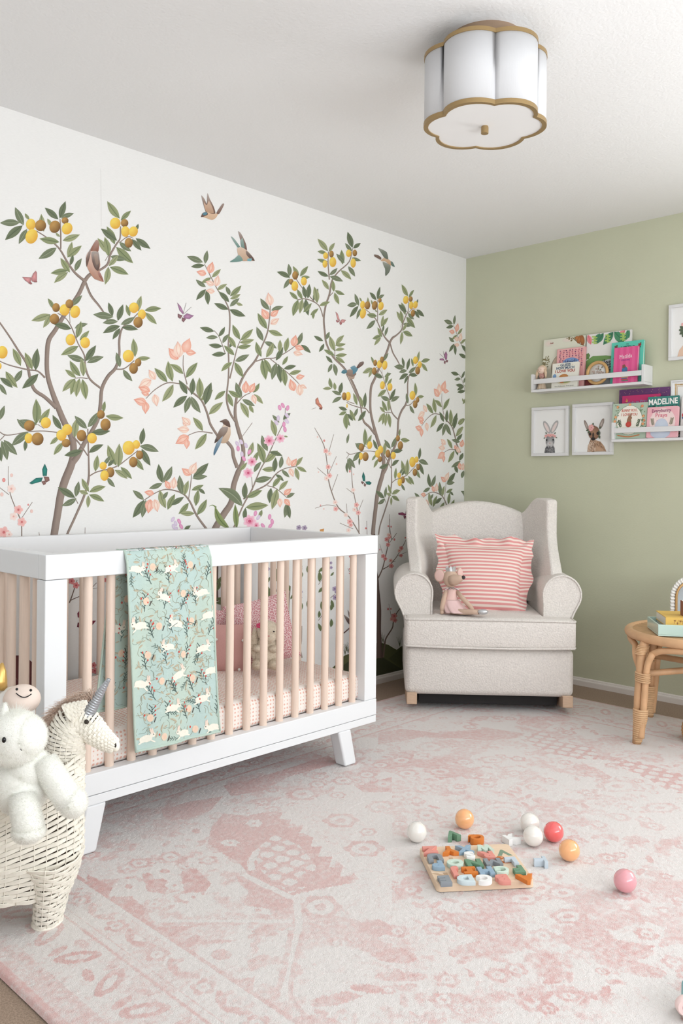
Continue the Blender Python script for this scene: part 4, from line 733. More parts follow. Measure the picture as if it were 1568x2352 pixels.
for _ in range(900):
    x = rq.uniform(.004, QW-.02); y = rq.uniform(.01, TL-.02); a = rq.uniform(0, 6.28); L = rq.uniform(.012, .024); A.base = 1
    if rq.random() < .45: A.leaf(x, y, x+L*math.cos(a), y+L*math.sin(a), lin((206, 198, 176)), lin((182, 172, 148)), lin((150, 140, 116)), .16)
    else: A.stroke([(x, y), (x+L*.7*math.cos(a), y+L*.7*math.sin(a)), (x+L*1.5*math.cos(a+.5), y+L*1.5*math.sin(a+.5))], .0006, TAN if rq.random() < .8 else lin((130, 146, 136)))
for edge in (0, 1):
    mb.tube([quilt(.001 if edge == 0 else QW-.001, b*TL/30) for b in range(31)], .0035, 6, col=mint)
mb.tube([quilt(i*QW/20, TL-.001) for i in range(21)], .004, 6, col=mint); mb.tube([quilt(i*QW/20, .001) for i in range(21)], .004, 6, col=mint)
tag(mb.build('baby_blanket', M_quilt), 'mint green quilted blanket printed with white rabbits, draped over the front rail of the crib', 'blanket')
# cushions and plush inside the crib
DRT = Vector(RT); 
def cushion(name, label, cat, base, w, h, th, m, right, lean, roll=0, r=.025):
    """upright pillow: base = bottom centre, right = horizontal direction along its width"""
    R = Vector(right).normalized(); U = Vector((0, 0, 1)); Nn = R.cross(U)   # points away from the room side
    U = (U*math.cos(lean)-Nn*math.sin(lean)*-1).normalized(); Nn = R.cross(U)
    q = Matrix.Rotation(roll, 3, Nn); R2 = q @ R; U2 = q @ U
    o = thing(name, label, cat) if False else None
    M = Matrix(((R2[0], U2[0], Nn[0], base[0]), (R2[1], U2[1], Nn[1], base[1]), (R2[2], U2[2], Nn[2], base[2]), (0, 0, 0, 1)))
    return M
def pillow_mesh(mb, w, h, th, nu=22, nv=22, pinch=.06, mi=0, col=None):
    for sg in (-1, 1):
        def fn(u, v):
            a, b = u*2-1, v*2-1; e = max(0, (1-abs(a)**2.6)*(1-abs(b)**2.6))
            k = 1-pinch*(1-abs(b)**2)*abs(a)**2.2; k2 = 1-pinch*(1-abs(a)**2)*abs(b)**2.2
            return (a*w/2*k, h/2+b*h/2*k2, sg*th/2*e**.55)
        mb.grid(fn, nu, nv, mi, col)
M_pdot = dot_material('dotted_cotton', (242, 214, 214), (206, 124, 132), 165, .33, .55, '2D')
M_rose = mat('rose_linen', (208, 158, 152), .9, bump=.25, bscale=300)
M_cream_hair = hair_mat('cream_pile', (228, 216, 198)); M_cream_plush = mat('cream_plush', (222, 208, 188), .95, attr=False, bump=.9, bscale=150, sheen=.3)
def put(o, M): o.matrix_world = M; return o
def xf(base, right, lean=0, roll=0):
    R = Vector(right).normalized(); U = Vector((0, 0, 1)); Nn = R.cross(U)
    if Nn.dot(Vector(FW)) > 0: Nn = -Nn          # towards the camera
    U2 = (U*math.cos(lean)-Nn*math.sin(lean)).normalized(); N2 = R.cross(U2)
    if N2.dot(Vector(FW)) > 0: N2 = -N2
    q = Matrix.Rotation(roll, 3, N2); R2 = q @ R; U2 = q @ U2
    return Matrix(((R2[0], U2[0], N2[0], base[0]), (R2[1], U2[1], N2[1], base[1]), (R2[2], U2[2], N2[2], base[2]), (0, 0, 0, 1)))
CAMR = (.697, -.717, 0)
mb = MB(); pillow_mesh(mb, .265, .27, .10)
for i in range(60):                                                   # scalloped trim on the edge
    pass
o = mb.build('dotted_cushion', M_pdot); put(o, xf(at(618, 1526, 3.40), CAMR, .16, .26)); tag(o, 'pink cushion covered in tiny red dots, upright behind the plush rabbit in the crib', 'cushion', 'cushions in the crib')
mb = MB(); pillow_mesh(mb, .26, .235, .10)
o = mb.build('dotted_cushion', M_pdot); put(o, xf(at(466, 1527, 3.50), CAMR, .12, -.10)); tag(o, 'pink cushion covered in tiny red dots, behind the plain rose cushion in the crib', 'cushion', 'cushions in the crib')
t = thing('pompom_cushion', 'plain dusty rose cushion with small white pompoms in the crib', 'cushion', group='cushions in the crib')
M = xf(at(487, 1546, 3.32), CAMR, .08, 0); t.matrix_world = M
mb = MB(); pillow_mesh(mb, .285, .19, .085, pinch=.02); mb.build('cover', M_rose, t)
M_pom = mat('white_wool', (244, 240, 234), .95, bump=.8, bscale=300)
for x, y in ((.02, .165-.03), (.1225, .131), (.0655, .075), (.018, .018), (.11, .02), (-.06, .09), (-.1, .14), (-.04, .03)):
    mb = MB(); mb.ell((x, y, .047-abs(x)*.1), (.006, .0055, .005), 8, 6); mb.build('pompom', M_pom, t)
# plush rabbit
rb = thing('plush_rabbit', 'cream plush rabbit with drooping ears sitting in the crib', 'soft toy'); rb.matrix_world = xf(at(612, 1533, 3.27), CAMR, .05, 0)
def rpart(name, *ells, m=M_cream_plush, n=900, L=.007):
    mb = MB()
    for c, r in ells: mb.ell(c, r, 16, 12)
    fur(mb, surf_pts(mb, n), L, .0006, .1); return mb.build(name, [m, M_cream_hair], rb)
rpart('body', ((0, .05, 0), (.052, .056, .05)), ((0, .09, .004), (.042, .04, .04)))
rpart('head', ((.006, .138, .02), (.042, .044, .042)), ((.012, .122, .05), (.026, .022, .022)))
rpart('ear', ((-.046, .092, .022), (.014, .062, .012)))
rpart('ear', ((.052, .11, .018), (.013, .05, .012)))
rpart('foot', ((-.03, .018, .048), (.02, .018, .03))); rpart('foot', ((.036, .02, .046), (.023, .02, .03)))
rpart('arm', ((-.03, .078, .036), (.02, .014, .026)), n=300); rpart('arm', ((.03, .078, .036), (.02, .014, .026)), n=300)
for ex in (.031, -.010): mb = MB(); mb.ell((ex, .145, .057), .0034, 8, 6); mb.build('eye', mat('black_bead', (20, 20, 22), .2), rb)
mb = MB(); mb.ell((.012, .13, .0725), (.005, .0025, .002), 8, 6); mb.build('nose', mat('pink_thread', (214, 150, 146), .8), rb)
mb = MB()
for k in range(5): a = 2*PI*k/5; mb.ell((-.027+.006*math.cos(a), .166+.006*math.sin(a), .05), (.005, .005, .003), 8, 6)
mb.build('flower', mat('magenta_felt', (206, 66, 110), .9), rb)
# ------------------------------------------------------------------ rocking armchair
M_boucle = mat('boucle', (230, 224, 218), .95, bump=1, bscale=150, vary=.10, vscale=140, sheen=.1)
M_wood = mat('pale_wood', (206, 176, 150), .5, vary=.12, vscale=4, stretch=(8, 60, 60))
M_wood_dark = mat('shaded_wood', (150, 122, 100), .5, vary=.12, vscale=4, stretch=(8, 60, 60))
AX = np.array((.659, -.753)); CHZ = math.atan2(AX[1], AX[0])
chair = thing('rocking_chair', 'cream boucle wingback rocking armchair in the corner', 'armchair', (-.84, -.76, .012), CHZ)
def ch(name, mb, **k): return mb.build(name, k.pop('m', M_boucle), chair, **k)
# base
mb = MB(); mb.rbox((-.392, -.03, .078), (.392, .62, .302), .03, 4, 6, (0, .012, 0)); base = ch('base', mb)
# seat cushion (T shaped) with piping
mb = MB()
def sag(x, y, z): return (x, y, z-.006*math.cos(x*3.5)*(1 if z < .38 else 0)+.004*math.cos(x*4)*(1 if z > .4 else 0))
mb.rbox((-.396, -.056, .306), (.396, .07, .442), .022, 4, 8, (0, .008, .004), fn=sag); mb.rbox((-.268, .02, .306), (.268, .52, .448), .022, 4, 6, (0, 0, .008))
cush = ch('seat_cushion', mb)
mb = MB()
for z in (.436, .314):
    n = 24; pts = [(-.388+.776*i/n, -.054-.006*math.cos((i/n-.5)*PI), z-(.006*math.cos((-.388+.776*i/n)*3.5) if z < .38 else -.004*math.cos((i/n-.5)*PI))) for i in range(n+1)]
    mb.tube([(-.393, .06, z)]+[(-.393, -.04, z)]+pts+[(.393, -.04, z), (.393, .06, z)], .0048, 7)
ch('piping', mb)
bpy.data.objects['piping'].parent = cush
# rolled arms
def arm_prof(sx):
    c = (-.352, .548); r = .094; P_ = [(-.262, .305), (-.262, .50)]
    for i in range(17): a = math.radians(-8+i*(222/16)); P_.append((c[0]+r*math.cos(a), c[1]+r*math.sin(a)))
    P_ += [(-.412, .462), (-.392, .41), (-.387, .305)]
    return [(x*sx*-1 if sx > 0 else x, z) for x, z in P_]
for sx in (-1, 1):
    pr = arm_prof(sx); mb = MB()
    mb.prism(pr, lambda a, b, h: (a, h, b), .06, .60); arm = ch('arm', mb, bevel=.012, seg=3)
    mb = MB(); c = np.array((sx*.345, .5)); 
    mb.tube([(x+(c[0]-x)*.05, .0585, z+(c[1]-z)*.03) for x, z in pr], .0045, 7); p = ch('piping', mb); p.parent = arm
# back and wings
top = [(-.262, .30), (-.262, .86)]+[(-.262+.524*i/14, .905+.072*math.sin(PI*i/14)**.8) for i in range(15)]+[(.262, .86), (.262, .30)]
mb = MB(); mb.prism(top, lambda a, b, h: (a, h+(b-.44)*.14, b), .49, .63); ch('backrest', mb, bevel=.028, seg=4)
def sst(t): t = max(0, min(1, t)); return t*t*(3-2*t)
for s in (-1, 1):
    def wf(u, v, s=s):
        zt = .915+.085*sst(u*1.7)-.010*max(0, u-.75)**2*16
        z = .46+(zt-.46)*v
        yf = .115+.235*sst((z-.60)/.24)
        y = .575+(yf-.575)*u; lo = .340+.085*(yf-.115)
        lat = .245+(lo-.245)*u**.8
        return (s*lat, y+.05*(z-.44)*(1-u), z)
    mb = MB(); mb.grid(wf, 14, 16); ch('wing', mb, solid=.062, bevel=.024, seg=4)
mb = MB(); mb.box((-.325, .03, .028), (.325, .56, .0775)); ch('dust_cover_shade', mb, m=mat('underside_shade_black', (40, 38, 38), .95))  # black dust cover, extended downward to darken the gap under the chair
# rockers
for s in (-1, 1):
    mb = MB(); pr = []
    for i in range(17): y = -.05+.7*i/16; pr.append((y, .002+.16*(y-.33)**2*1.6))
    pr = pr+[(y, .084 if .0 < y else z+.055) for y, z in reversed(pr)]
    mb.prism(pr, lambda a, b, h: (s*.36+h, a, b), -.024, .024); ch('rocker', mb, m=M_wood, bevel=.004, seg=2)
# ------------------------------------------------------------------ striped pillow
def stripe_material():
    m = bpy.data.materials.new('striped_cotton'); m.use_nodes = True; nt = m.node_tree; b = nt.nodes['Principled BSDF']; L = nt.links.new
    tc = nt.nodes.new('ShaderNodeTexCoord'); s = nt.nodes.new('ShaderNodeSeparateXYZ'); L(tc.outputs['Object'], s.inputs[0])
    def mth(op, a, v, clamp=False):
        n = nt.nodes.new('ShaderNodeMath'); n.operation = op; n.use_clamp = clamp; L(a, n.inputs[0]); n.inputs[1].default_value = v; return n.outputs[0]
    nz = nt.nodes.new('ShaderNodeTexNoise'); nz.inputs['Scale'].default_value = 90
    L(tc.outputs['Object'], nz.inputs['Vector'])
    f = mth('FRACT', mth('ADD', mth('DIVIDE', s.outputs['Y'], .0186), 40.3), 0); f = mth('MULTIPLY', mth('SUBTRACT', mth('ABSOLUTE', mth('SUBTRACT', f, .5), 0), .24), 14, False); f = mth('ADD', f, .5, True)
    x = nt.nodes.new('ShaderNodeMix'); x.data_type = 'RGBA'; L(f, x.inputs[0]); x.inputs[6].default_value = (*lin((238, 222, 212)), 1); x.inputs[7].default_value = (*lin((222, 152, 150)), 1); L(x.outputs[2], b.inputs['Base Color']); b.inputs['Roughness'].default_value = .9
    bp = nt.nodes.new('ShaderNodeBump'); bp.inputs['Strength'].default_value = .15; bp.inputs['Distance'].default_value = .002; nz2 = nt.nodes.new('ShaderNodeTexNoise'); nz2.inputs['Scale'].default_value = 500; L(tc.outputs['Object'], nz2.inputs['Vector']); L(nz2.outputs[0], bp.inputs['Height']); L(bp.outputs[0], b.inputs['Normal'])
    return m
M_stripe = stripe_material()
C0 = Vector((-.84, -.76, .012)); CR = Vector((AX[0], AX[1], 0)); CB = Vector((.753, .659, 0))
def chl(x, y, z): return C0+CR*x+CB*y+Vector((0, 0, z))
sp = thing('striped_pillow', 'pink and white striped pillow with ruffled edges on the armchair', 'pillow'); sp.matrix_world = xf(chl(.0, .155, .449), AX.tolist()+[0], .44, -.03)
mb = MB(); PW, PH = .38, .345
for sg in (-1, 1):
    def fn(u, v):
        a, b = u*2-1, v*2-1; e = max(0, (1-abs(a)**2.4)*(1-abs(b)**2.4)); w = PW/2*(1-.09*(1-b*b)*abs(a)**2+.08*b*abs(a)); h = PH/2*(1-.07*(1-a*a)*abs(b)**2)
        return (a*w, PH/2+b*h, sg*.06*e**.55)
    mb.grid(fn, 26, 26)
mb.build('cover', M_stripe, sp)
mb = MB()
def edge_pt(t):
    t %= 4; k = int(t); f = t-k; a, b = ((-1+2*f, -1), (1, -1+2*f), (1-2*f, 1), (-1, 1-2*f))[k]
    return (a*PW/2*(1-.09*(1-b*b)*abs(a)**2+.08*b*abs(a)), PH/2+b*PH/2*(1-.07*(1-a*a)*abs(b)**2), a, b)
def ruffle(u, v):
    t = u*4; x, y, a, b = edge_pt(t); l = math.hypot(a, b)
    top = max(0, b); wid = .056*(1-.75*max(0, -b)**2)*(1 if abs(a) > .9 or b < .9 else .6+.5*abs(math.sin(a*2.6+.4)))
    ox, oy = (a if abs(a) >= abs(b) else 0, b if abs(b) > abs(a) else 0)
    if abs(abs(a)-abs(b)) < .25: ox, oy = a/l, b/l
    wid *= 1+.22*math.sin(u*4*13+.6); w = math.sin(u*4*15)*.022*v+math.sin(u*4*29+1)*.009*v
    return (x+ox*wid*v, y+oy*wid*v, w-.006*v)
mb.grid(ruffle, 360, 3); mb.build('ruffle', M_stripe, sp)
# ------------------------------------------------------------------ mouse doll
M_skin = mat('beige_linen', (206, 178, 158), .9, bump=.15, bscale=400); M_pinkf = mat('pale_pink_cotton', (232, 196, 188), .9, bump=.15, bscale=400)
M_satin = mat('pink_satin', (234, 200, 198), .35, sheen=.4); M_silver = mat('silver_lame', (200, 202, 204), .35, metal=.6)
M_char = mat('charcoal_thread', (66, 62, 62), .9)
doll = thing('mouse_doll', 'fabric mouse doll with a silver crown and pink skirt, leaning on the striped pillow', 'doll'); doll.matrix_world = xf(chl(-.175, .06, .447), AX.tolist()+[0], .12, 0)
def dp(name, mb, m, par=None, **k): return mb.build(name, m, par or doll, **k)
mb = MB(); mb.tube([(0, .0, .0), (.0, .03, 0), (.002, .06, .0), (.004, .09, 0), (.006, .112, 0), (.007, .122, 0)], [.034, .04, .034, .026, .022, .014], 16); dp('body', mb, M_pinkf)
mb = MB(); mb.ell((.0, .168, .004), (.036, .044, .036), 20, 14); mb.tube([(.005, .162, .02), (.022, .163, .036), (.042, .170, .05), (.052, .173, .056)], [.03, .026, .016, .010], 14); head = dp('head', mb, M_skin)
mb = MB(); mb.ell((.056, .174, .058), .0095, 12, 8); dp('nose', mb, M_char, head)
mb = MB(); mb.tube([(-.012+.02*i/5, .176-.006*math.sin(PI*i/5), .0375+.001*math.sin(PI*i/5)) for i in range(6)], .0012, 5)
for i in range(1, 5): mb.tube([(-.012+.02*i/5, .172, .0385), (-.014+.02*i/5, .166, .039)], .0008, 4)
dp('eyelashes', mb, M_char, head)
for x, y, r, rz, sx in ((-.052, .182, .032, -.5, .9), (.044, .196, .026, .6, .7)):
    mb = MB(); q = Matrix.Translation((x, y, -.004)) @ Matrix.Rotation(rz, 4, 'Y'); mb.ell((0, 0, 0), (r*sx, r, .006), 20, 10, M=q); e = dp('ear', mb, M_skin, head)
    mb = MB(); mb.ell((0, 0, .004), (r*sx*.88, r*.88, .0045), 20, 10, M=q); dp('ear_lining', mb, M_pinkf, e)
mb = MB(); n = 10; pts = []
for k in range(n*2+1):
    a = 2*PI*k/(n*2); rad = .021; pts.append((rad*math.cos(a), rad*math.sin(a), k))
vs = []; fs = []
for x, z, k in pts: vs += [(x, .196, z+.004), (x*1.15, .214+(.014 if k % 2 else 0), z*1.15+.004)]
for k in range(n*2): fs.append((2*k, 2*k+2, 2*k+3, 2*k+1))
mb.add(vs, fs, 0, False); dp('crown', mb, M_silver, None, solid=.0015)
mb = MB()
for k in range(9):
    a = 2*PI*k/9; c, s = math.cos(a), math.sin(a); mb.add([(.006+.014*math.cos(a-.35), .126, .014*math.sin(a-.35)), (.006+.014*math.cos(a+.35), .126, .014*math.sin(a+.35)), (.006+.036*c, .114, .036*s)], [(0, 1, 2)], 0, False)
dp('collar', mb, M_silver, None, solid=.0015)
mb = MB(); mb.tube([(-.022, .108, .006), (-.034, .07, .02), (-.042, .03, .026), (-.043, .012, .028)], [.010, .0115, .0115, .009], 10); mb.ell((-.043, .008, .029), .010, 10, 8); dp('arm', mb, M_skin)
mb = MB(); mb.tube([(.03, .106, .006), (.055, .075, .03), (.088, .038, .05), (.10, .02, .058)], [.010, .0115, .0115, .009], 10); mb.ell((.103, .016, .06), .010, 10, 8); dp('arm', mb, M_skin)
mb = MB()
def skirt(u, v):
    a = 2*PI*u; f = 1+.10*v*math.sin(a*7)+.05*v*math.sin(a*12+1); r = .034+.026*v
    return (.006+r*f*math.cos(a)*1.05+.034*v*v, .066-.060*v, max(-.02, r*f*math.sin(a)*1.0+.03*v*v))
mb.grid(skirt, 60, 10); dp('skirt', mb, M_satin, None, solid=.002)
mb = MB(); mb.tube([(.03, .014, .03), (.07, .012, .055), (.11, .014, .078), (.13, .014, .086)], [.016, .014, .012, .011], 12); dp('leg', mb, M_skin)
mb = MB(); mb.tube([(.0, .014, .03), (.05, .012, .07), (.095, .014, .098), (.12, .013, .106)], [.016, .014, .012, .011], 12); dp('leg', mb, M_skin)
for x, z in ((.145, .092), (.14, .116)): mb = MB(); mb.ell((x, .016, z), (.024, .013, .013), 14, 10); dp('shoe', mb, M_silver)
# ------------------------------------------------------------------ woven unicorn basket
M_reed = mat('cream_reed', (248, 243, 230), .6, vary=.08, vscale=30)
BX = Vector((RT[0], RT[1], 0)).normalized(); BY = Vector((FW[0], FW[1], 0)).normalized()
bq = at(100, 2138, 2.02); BASE = Vector((bq[0], bq[1], .012))
BM = Matrix(((BX[0], BY[0], 0, BASE[0]), (BX[1], BY[1], 0, BASE[1]), (0, 0, 1, .012), (0, 0, 0, 1)))
bas = thing('unicorn_basket', 'cream woven unicorn shaped basket with a silver horn, at the left edge of the photo', 'basket'); bas.matrix_world = BM
BS = 963.0
def px2(x, y, d=0):                     # drawing plane of the basket, d metres behind its front: x right, z up
    return (((x-784)*(2.02+d)+684*2.02)/FPX, d, (CY-6.5-y)*(2.02+d)/FPX+CAM[2]-.012)
def weave(mb, S, rows, cols, closed=True, h=.004, th=.0014, amp=.0016, rib=.0014, spp=4, skip=None):
    e = 1e-3
    def N_(u, v):
        a = np.array(S(u, v)); du = np.array(S(u+e, v))-a; dv = np.array(S(u, min(v+e, 1)))-np.array(S(u, min(v+e, 1)-e)); n = np.cross(du, dv); return a, n/(np.linalg.norm(n)+1e-12), dv/(np.linalg.norm(dv)+1e-12)
    m = cols*spp
    for j in range(rows):
        v = (j+.5)/rows; vs = []; fs = []
        for i in range(m+(0 if closed else 1)):
            u = i/m; jit = .10*math.sin(j*7.3+i*.23)/rows
            p, n, t = N_(u, min(max(v+jit, 0), 1)); o = amp*math.cos(PI*(i/spp)+PI*j)
            for a, b in ((-h, -th), (-h*.82, th), (h*.82, th), (h, -th)): vs.append(tuple(p+t*a+n*(o+b)))
        k = m if closed else m+1
        for i in range(m):
            j2 = (i+1) % k if closed else i+1
            for q in range(4): fs.append((i*4+q, i*4+(q+1) % 4, j2*4+(q+1) % 4, j2*4+q))
        mb.add(vs, fs, 0, False)
    for i in range(cols):
        pts = [S(i/cols, k/14) for k in range(15)]; mb.tube(pts, rib, 5)
# torso: rim rises towards the neck on the right
TCX, TA, TBd = -.172, .245, .125
def rim(x): return .295+max(0, (x+.12))*.62
def torso(u, v):
    a = 2*PI*u; ca, sa = math.cos(a), math.sin(a); zt = rim(TCX+TA*ca); z = .075+(zt-.075)*v
    k = .80+.2*math.sin(min(1, (z-.03)/.16)*PI/2)
    return (TCX+TA*k*ca, .06+TBd*k*sa, z)
mb = MB(); weave(mb, torso, 24, 44, h=.0053, amp=.0019)
mb.tube([torso(.2+.6*i/60, 1) for i in range(61)], .006, 6)
mb.grid(lambda u, v: (TCX+TA*.8*math.cos(2*PI*u)*v, .06+TBd*.8*math.sin(2*PI*u)*v, .08), 40, 3)
mb.build('torso', M_reed, bas)
M_inner_shade = mat('basket_inner_shade', (112, 98, 86), .95)  # dark closed shell added inside the basket so gaps between reeds look shaded
mb = MB(); mb.grid(lambda u, v: tuple(np.array((TCX, .06, 0))+(np.array(torso(u, min(v/.8, .97)))-np.array((TCX, .06, 0)))*np.array(((.93 if v < .8 else .93*(1-v)/.2),)*2+(1,))), 48, 20); mb.build('inner_layer', M_inner_shade, bas)
for sx, x0, y0 in ((1, -.004, .045), (-1, -.315, .045)):
    def leg(u, v, x0=x0, y0=y0, sx=sx):
        a = 2*PI*u; r = .033+.022*v**1.5; ca = math.cos(a); return (x0+(.026*v-.002)*sx+r*ca+(ca*.06*v**5 if ca*sx < 0 else 0), y0+(.045+.05*v)*math.sin(a), .002+.165*v)
    mb = MB(); weave(mb, leg, 14, 16, h=.0044); mb.tube([leg(i/24, 0) for i in range(24)], .004, 6, closed=True); mb.build('leg', M_reed, bas)
# neck and head
spine = [(122, 1930, .062), (134, 1870, .054), (142, 1815, .048), (145, 1775, .0455), (144, 1735, .044), (148, 1695, .047), (160, 1662, .047), (182, 1655, .041), (205, 1672, .034), (228, 1692, .027), (248, 1706, .021), (260, 1712, .016)]
SPN = [(np.array(px2(x, y, .055)), r) for x, y, r in spine]
def head_s(u, v):
    t = v*(len(SPN)-1); k = min(int(t), len(SPN)-2); f = t-k
    P0_, P1_, P2_, P3_ = [SPN[max(0, min(len(SPN)-1, q))] for q in (k-1, k, k+1, k+2)]
    cr = lambda a, b, c, d: .5*((2*b)+(-a+c)*f+(2*a-5*b+4*c-d)*f*f+(-a+3*b-3*c+d)*f**3)
    p = cr(P0_[0], P1_[0], P2_[0], P3_[0]); r = P1_[1]+(P2_[1]-P1_[1])*f
    d = (P2_[0]-P0_[0])*(1-f)+(P3_[0]-P1_[0])*f; d /= np.linalg.norm(d); sd = np.array((0, 1, 0)); up = np.cross(d, sd)
    a = 2*PI*u; return tuple(p+r*math.cos(a)*up*-1+r*.82*math.sin(a)*sd)
mb = MB(); weave(mb, head_s, 56, 20, h=.0037, amp=.0015); p, r = SPN[-1]; mb.ell(tuple(p+np.array((.002, 0, 0))), (.010, .013, .014), 12, 8)
head = mb.build('head', M_reed, bas)
mb = MB(); q = Matrix.Translation(px2(158, 1634, .012)) @ Matrix.Rotation(1.0, 4, 'Y')
def ear_s(u, v): a = 2*PI*u; r = .022*(1-v)**.8+.002; return (r*math.cos(a)*1.0, r*.45*math.sin(a), -.01+.055*v)
m2 = MB(); weave(m2, ear_s, 11, 10, h=.003, amp=.0014); m2.v = [tuple(q @ Vector(v)) for v in m2.v]; m2.build('ear', M_reed, head)
m2 = MB(); m2.ell(px2(194, 1657, .017), (.006, .004, .006), 10, 8); m2.build('eye', mat('dark_reed', (52, 44, 36), .6), head)
m2 = MB(); m2.ell(px2(261, 1710, .043), (.003, .003, .006), 8, 6); m2.build('nostril', MATS['dark_reed'], head)
M_horn = mat('silver_wrap', (176, 180, 186), .35, metal=.75, bump=.3, bscale=120)
m2 = MB(); a = np.array(px2(193, 1642, .05)); b = np.array(px2(245, 1558, .05)); n = 60; pts = [tuple(a+(b-a)*i/n) for i in range(n+1)]
m2.tube(pts, [(.0155*(1-i/n)+.0045)*(1+.07*math.sin(i*1.9)) for i in range(n+1)], 14); m2.build('horn', M_horn, head)
m2 = MB(); cs = [lin(c) for c in ((222, 192, 172), (232, 208, 190), (204, 172, 152), (238, 222, 208))]
spm = [(92, 1715), (90, 1690), (96, 1668), (108, 1648), (122, 1632), (140, 1617), (160, 1606), (180, 1598), (194, 1594)]
rm = random.Random(4)
for _ in range(4200):
    t = rm.uniform(0, len(spm)-1.001); k = int(t); f = t-k; x = spm[k][0]+(spm[k+1][0]-spm[k][0])*f; y = spm[k][1]+(spm[k+1][1]-spm[k][1])*f
    o = np.array(px2(x+rm.uniform(4, 18), y+rm.uniform(6, 20), .055+rm.uniform(-.016, .016))); L = rm.uniform(.012, .036); an = rm.uniform(1.4, 3.0) if x < 130 else rm.uniform(1.1, 2.5)
    d = np.array((math.cos(an), rm.uniform(-.5, .5), math.sin(an)))*L; c = rm.choice(cs)
    m2.tube([o, o+d*.5+np.array((0, 0, .004)), o+d+np.array((rm.uniform(-.012, .006), rm.uniform(-.005, .005), -.010))], [.00045, .0004, .0002], 3, False, 0, c)
m2.build('mane', mat('yarn_mane', (255, 255, 255), .95, attr=True), head)
# ------------------------------------------------------------------ plush toys in the basket
M_hair = hair_mat('white_pile', (253, 253, 248)); M_plush = mat('white_plush', (253, 253, 247), .95, bump=.35, bscale=240, sheen=.4)
M_black = mat('black_eye', (18, 18, 20), .15)
pl = thing('plush_unicorn', 'fluffy white plush toy animal leaning over the front rim of the woven basket', 'soft toy')
PD = 1.90; PS = FPX/PD; o0 = at(50, 1800, PD)
pl.matrix_world = Matrix(((BX[0], 0, -BY[0], o0[0]), (BX[1], 0, -BY[1], o0[1]), (0, 1, 0, o0[2]), (0, 0, 0, 1)))
def pp(x, y, d=0): return (((x-784)*(PD-d)+734*PD)/FPX, ((CY-7-y)*(PD-d)-(CY-7-1800)*PD)/FPX, d)
def plush(name, build, n, L=.006, m=None, par=None):
    mb = MB(); build(mb); fur(mb, surf_pts(mb, int(n*1.7)), L*.8, .00035, .15, None, .35); return mb.build(name, [m or M_plush, M_hair], par or pl)
plush('body', lambda mb: (mb.ell(pp(50, 1805, -.012), (.062, .066, .054), 28, 18), mb.ell(pp(66, 1768, -.012), (.052, .05, .048), 24, 16)), 9000, .007)
hd = plush('head', lambda mb: (mb.ell(pp(36, 1696, .01), (.063, .061, .058), 30, 20), mb.ell(pp(62, 1692, .016), (.041, .046, .046), 26, 18), mb.ell(pp(22, 1718, .026), (.048, .040, .038), 24, 16)), 11000, .007)
plush('ear', lambda mb: mb.tube([pp(12, 1662, .01), pp(9, 1640, .012), pp(10, 1614, .012)], [.015, .012, .002], 12), 500, .005, None, hd)
plush('forelock', lambda mb: mb.ell(pp(36, 1648, .012), (.02, .012, .016), 12, 8), 500, .030, None, hd)
plush('arm', lambda mb: (mb.tube([pp(100, 1750, .0), pp(122, 1782, .01), pp(146, 1818, .016), pp(162, 1840, .018)], [.028, .029, .030, .031], 18), mb.ell(pp(168, 1842, .018), (.031, .033, .03), 18, 12)), 7000)
plush('leg', lambda mb: (mb.tube([pp(52, 1830, .03), pp(58, 1860, .045), pp(64, 1890, .05), pp(66, 1908, .05)], [.028, .030, .032, .033], 18), mb.ell(pp(66, 1910, .052), (.035, .022, .034), 18, 12)), 7000)
mb = MB(); mb.ell(pp(8, 1700, .076), (.0046, .0065, .0045), 12, 8); mb.build('eye', M_black, hd)
mb = MB(); mb.tube([pp(46, 1720, .0745), pp(49, 1724, .0745)], .0013, 6); mb.build('nostril', mat('grey_thread', (120, 116, 112), .8), hd)
# smiling plush behind it
sm = thing('smiling_plush_unicorn', 'plush unicorn with gold horn and stitched smile, behind the white plush', 'soft toy')
SD = 2.10; SS = FPX/SD; s0 = at(40, 1640, SD); sm.matrix_world = Matrix(((BX[0], 0, -BY[0], s0[0]), (BX[1], 0, -BY[1], s0[1]), (0, 1, 0, s0[2]), (0, 0, 0, 1)))
def sp2(x, y, d=0): return (((x-784)*(SD-d)+744*SD)/FPX, ((CY-7-y)*(SD-d)-(CY-7-1640)*SD)/FPX, d)
M_felt = mat('white_felt', (236, 234, 230), .85, bump=.1, bscale=300); M_peach = mat('peach_felt', (240, 222, 210), .85, bump=.1, bscale=300); M_gold = mat('gold_lame', (214, 176, 104), .35, metal=.7)
mb = MB(); mb.ell(sp2(28, 1640, -.005), (.055, .068, .05), 24, 16); mb.ell(sp2(30, 1740, 0), (.06, .08, .055), 20, 14); body = mb.build('body', M_felt, sm)
mb = MB(); mb.ell(sp2(50, 1606, .016), (.044, .036, .046), 26, 18); mz = mb.build('muzzle', M_peach, sm)
mb = MB(); mb.tube([sp2(-8, 1578, .0), sp2(-3, 1560, .0), sp2(2, 1540, 0), sp2(4, 1523, 0)], [.026, .020, .012, .003], 16); mb.build('horn', M_gold, sm)
for x in (38, 70): mb = MB(); mb.ell(sp2(x, 1583 if x < 50 else 1585, .056-(.0 if x < 50 else .004)), (.0035, .0035, .003), 10, 8); mb.build('eye', M_black, mz)
mb = MB(); mb.tube([sp2(36+36*i/10, 1592+9*math.sin(PI*i/10)+(1.5*i/10), .0605-.011*abs(i/10-.3)) for i in range(11)], .0014, 6); mb.build('smile', M_black, mz)
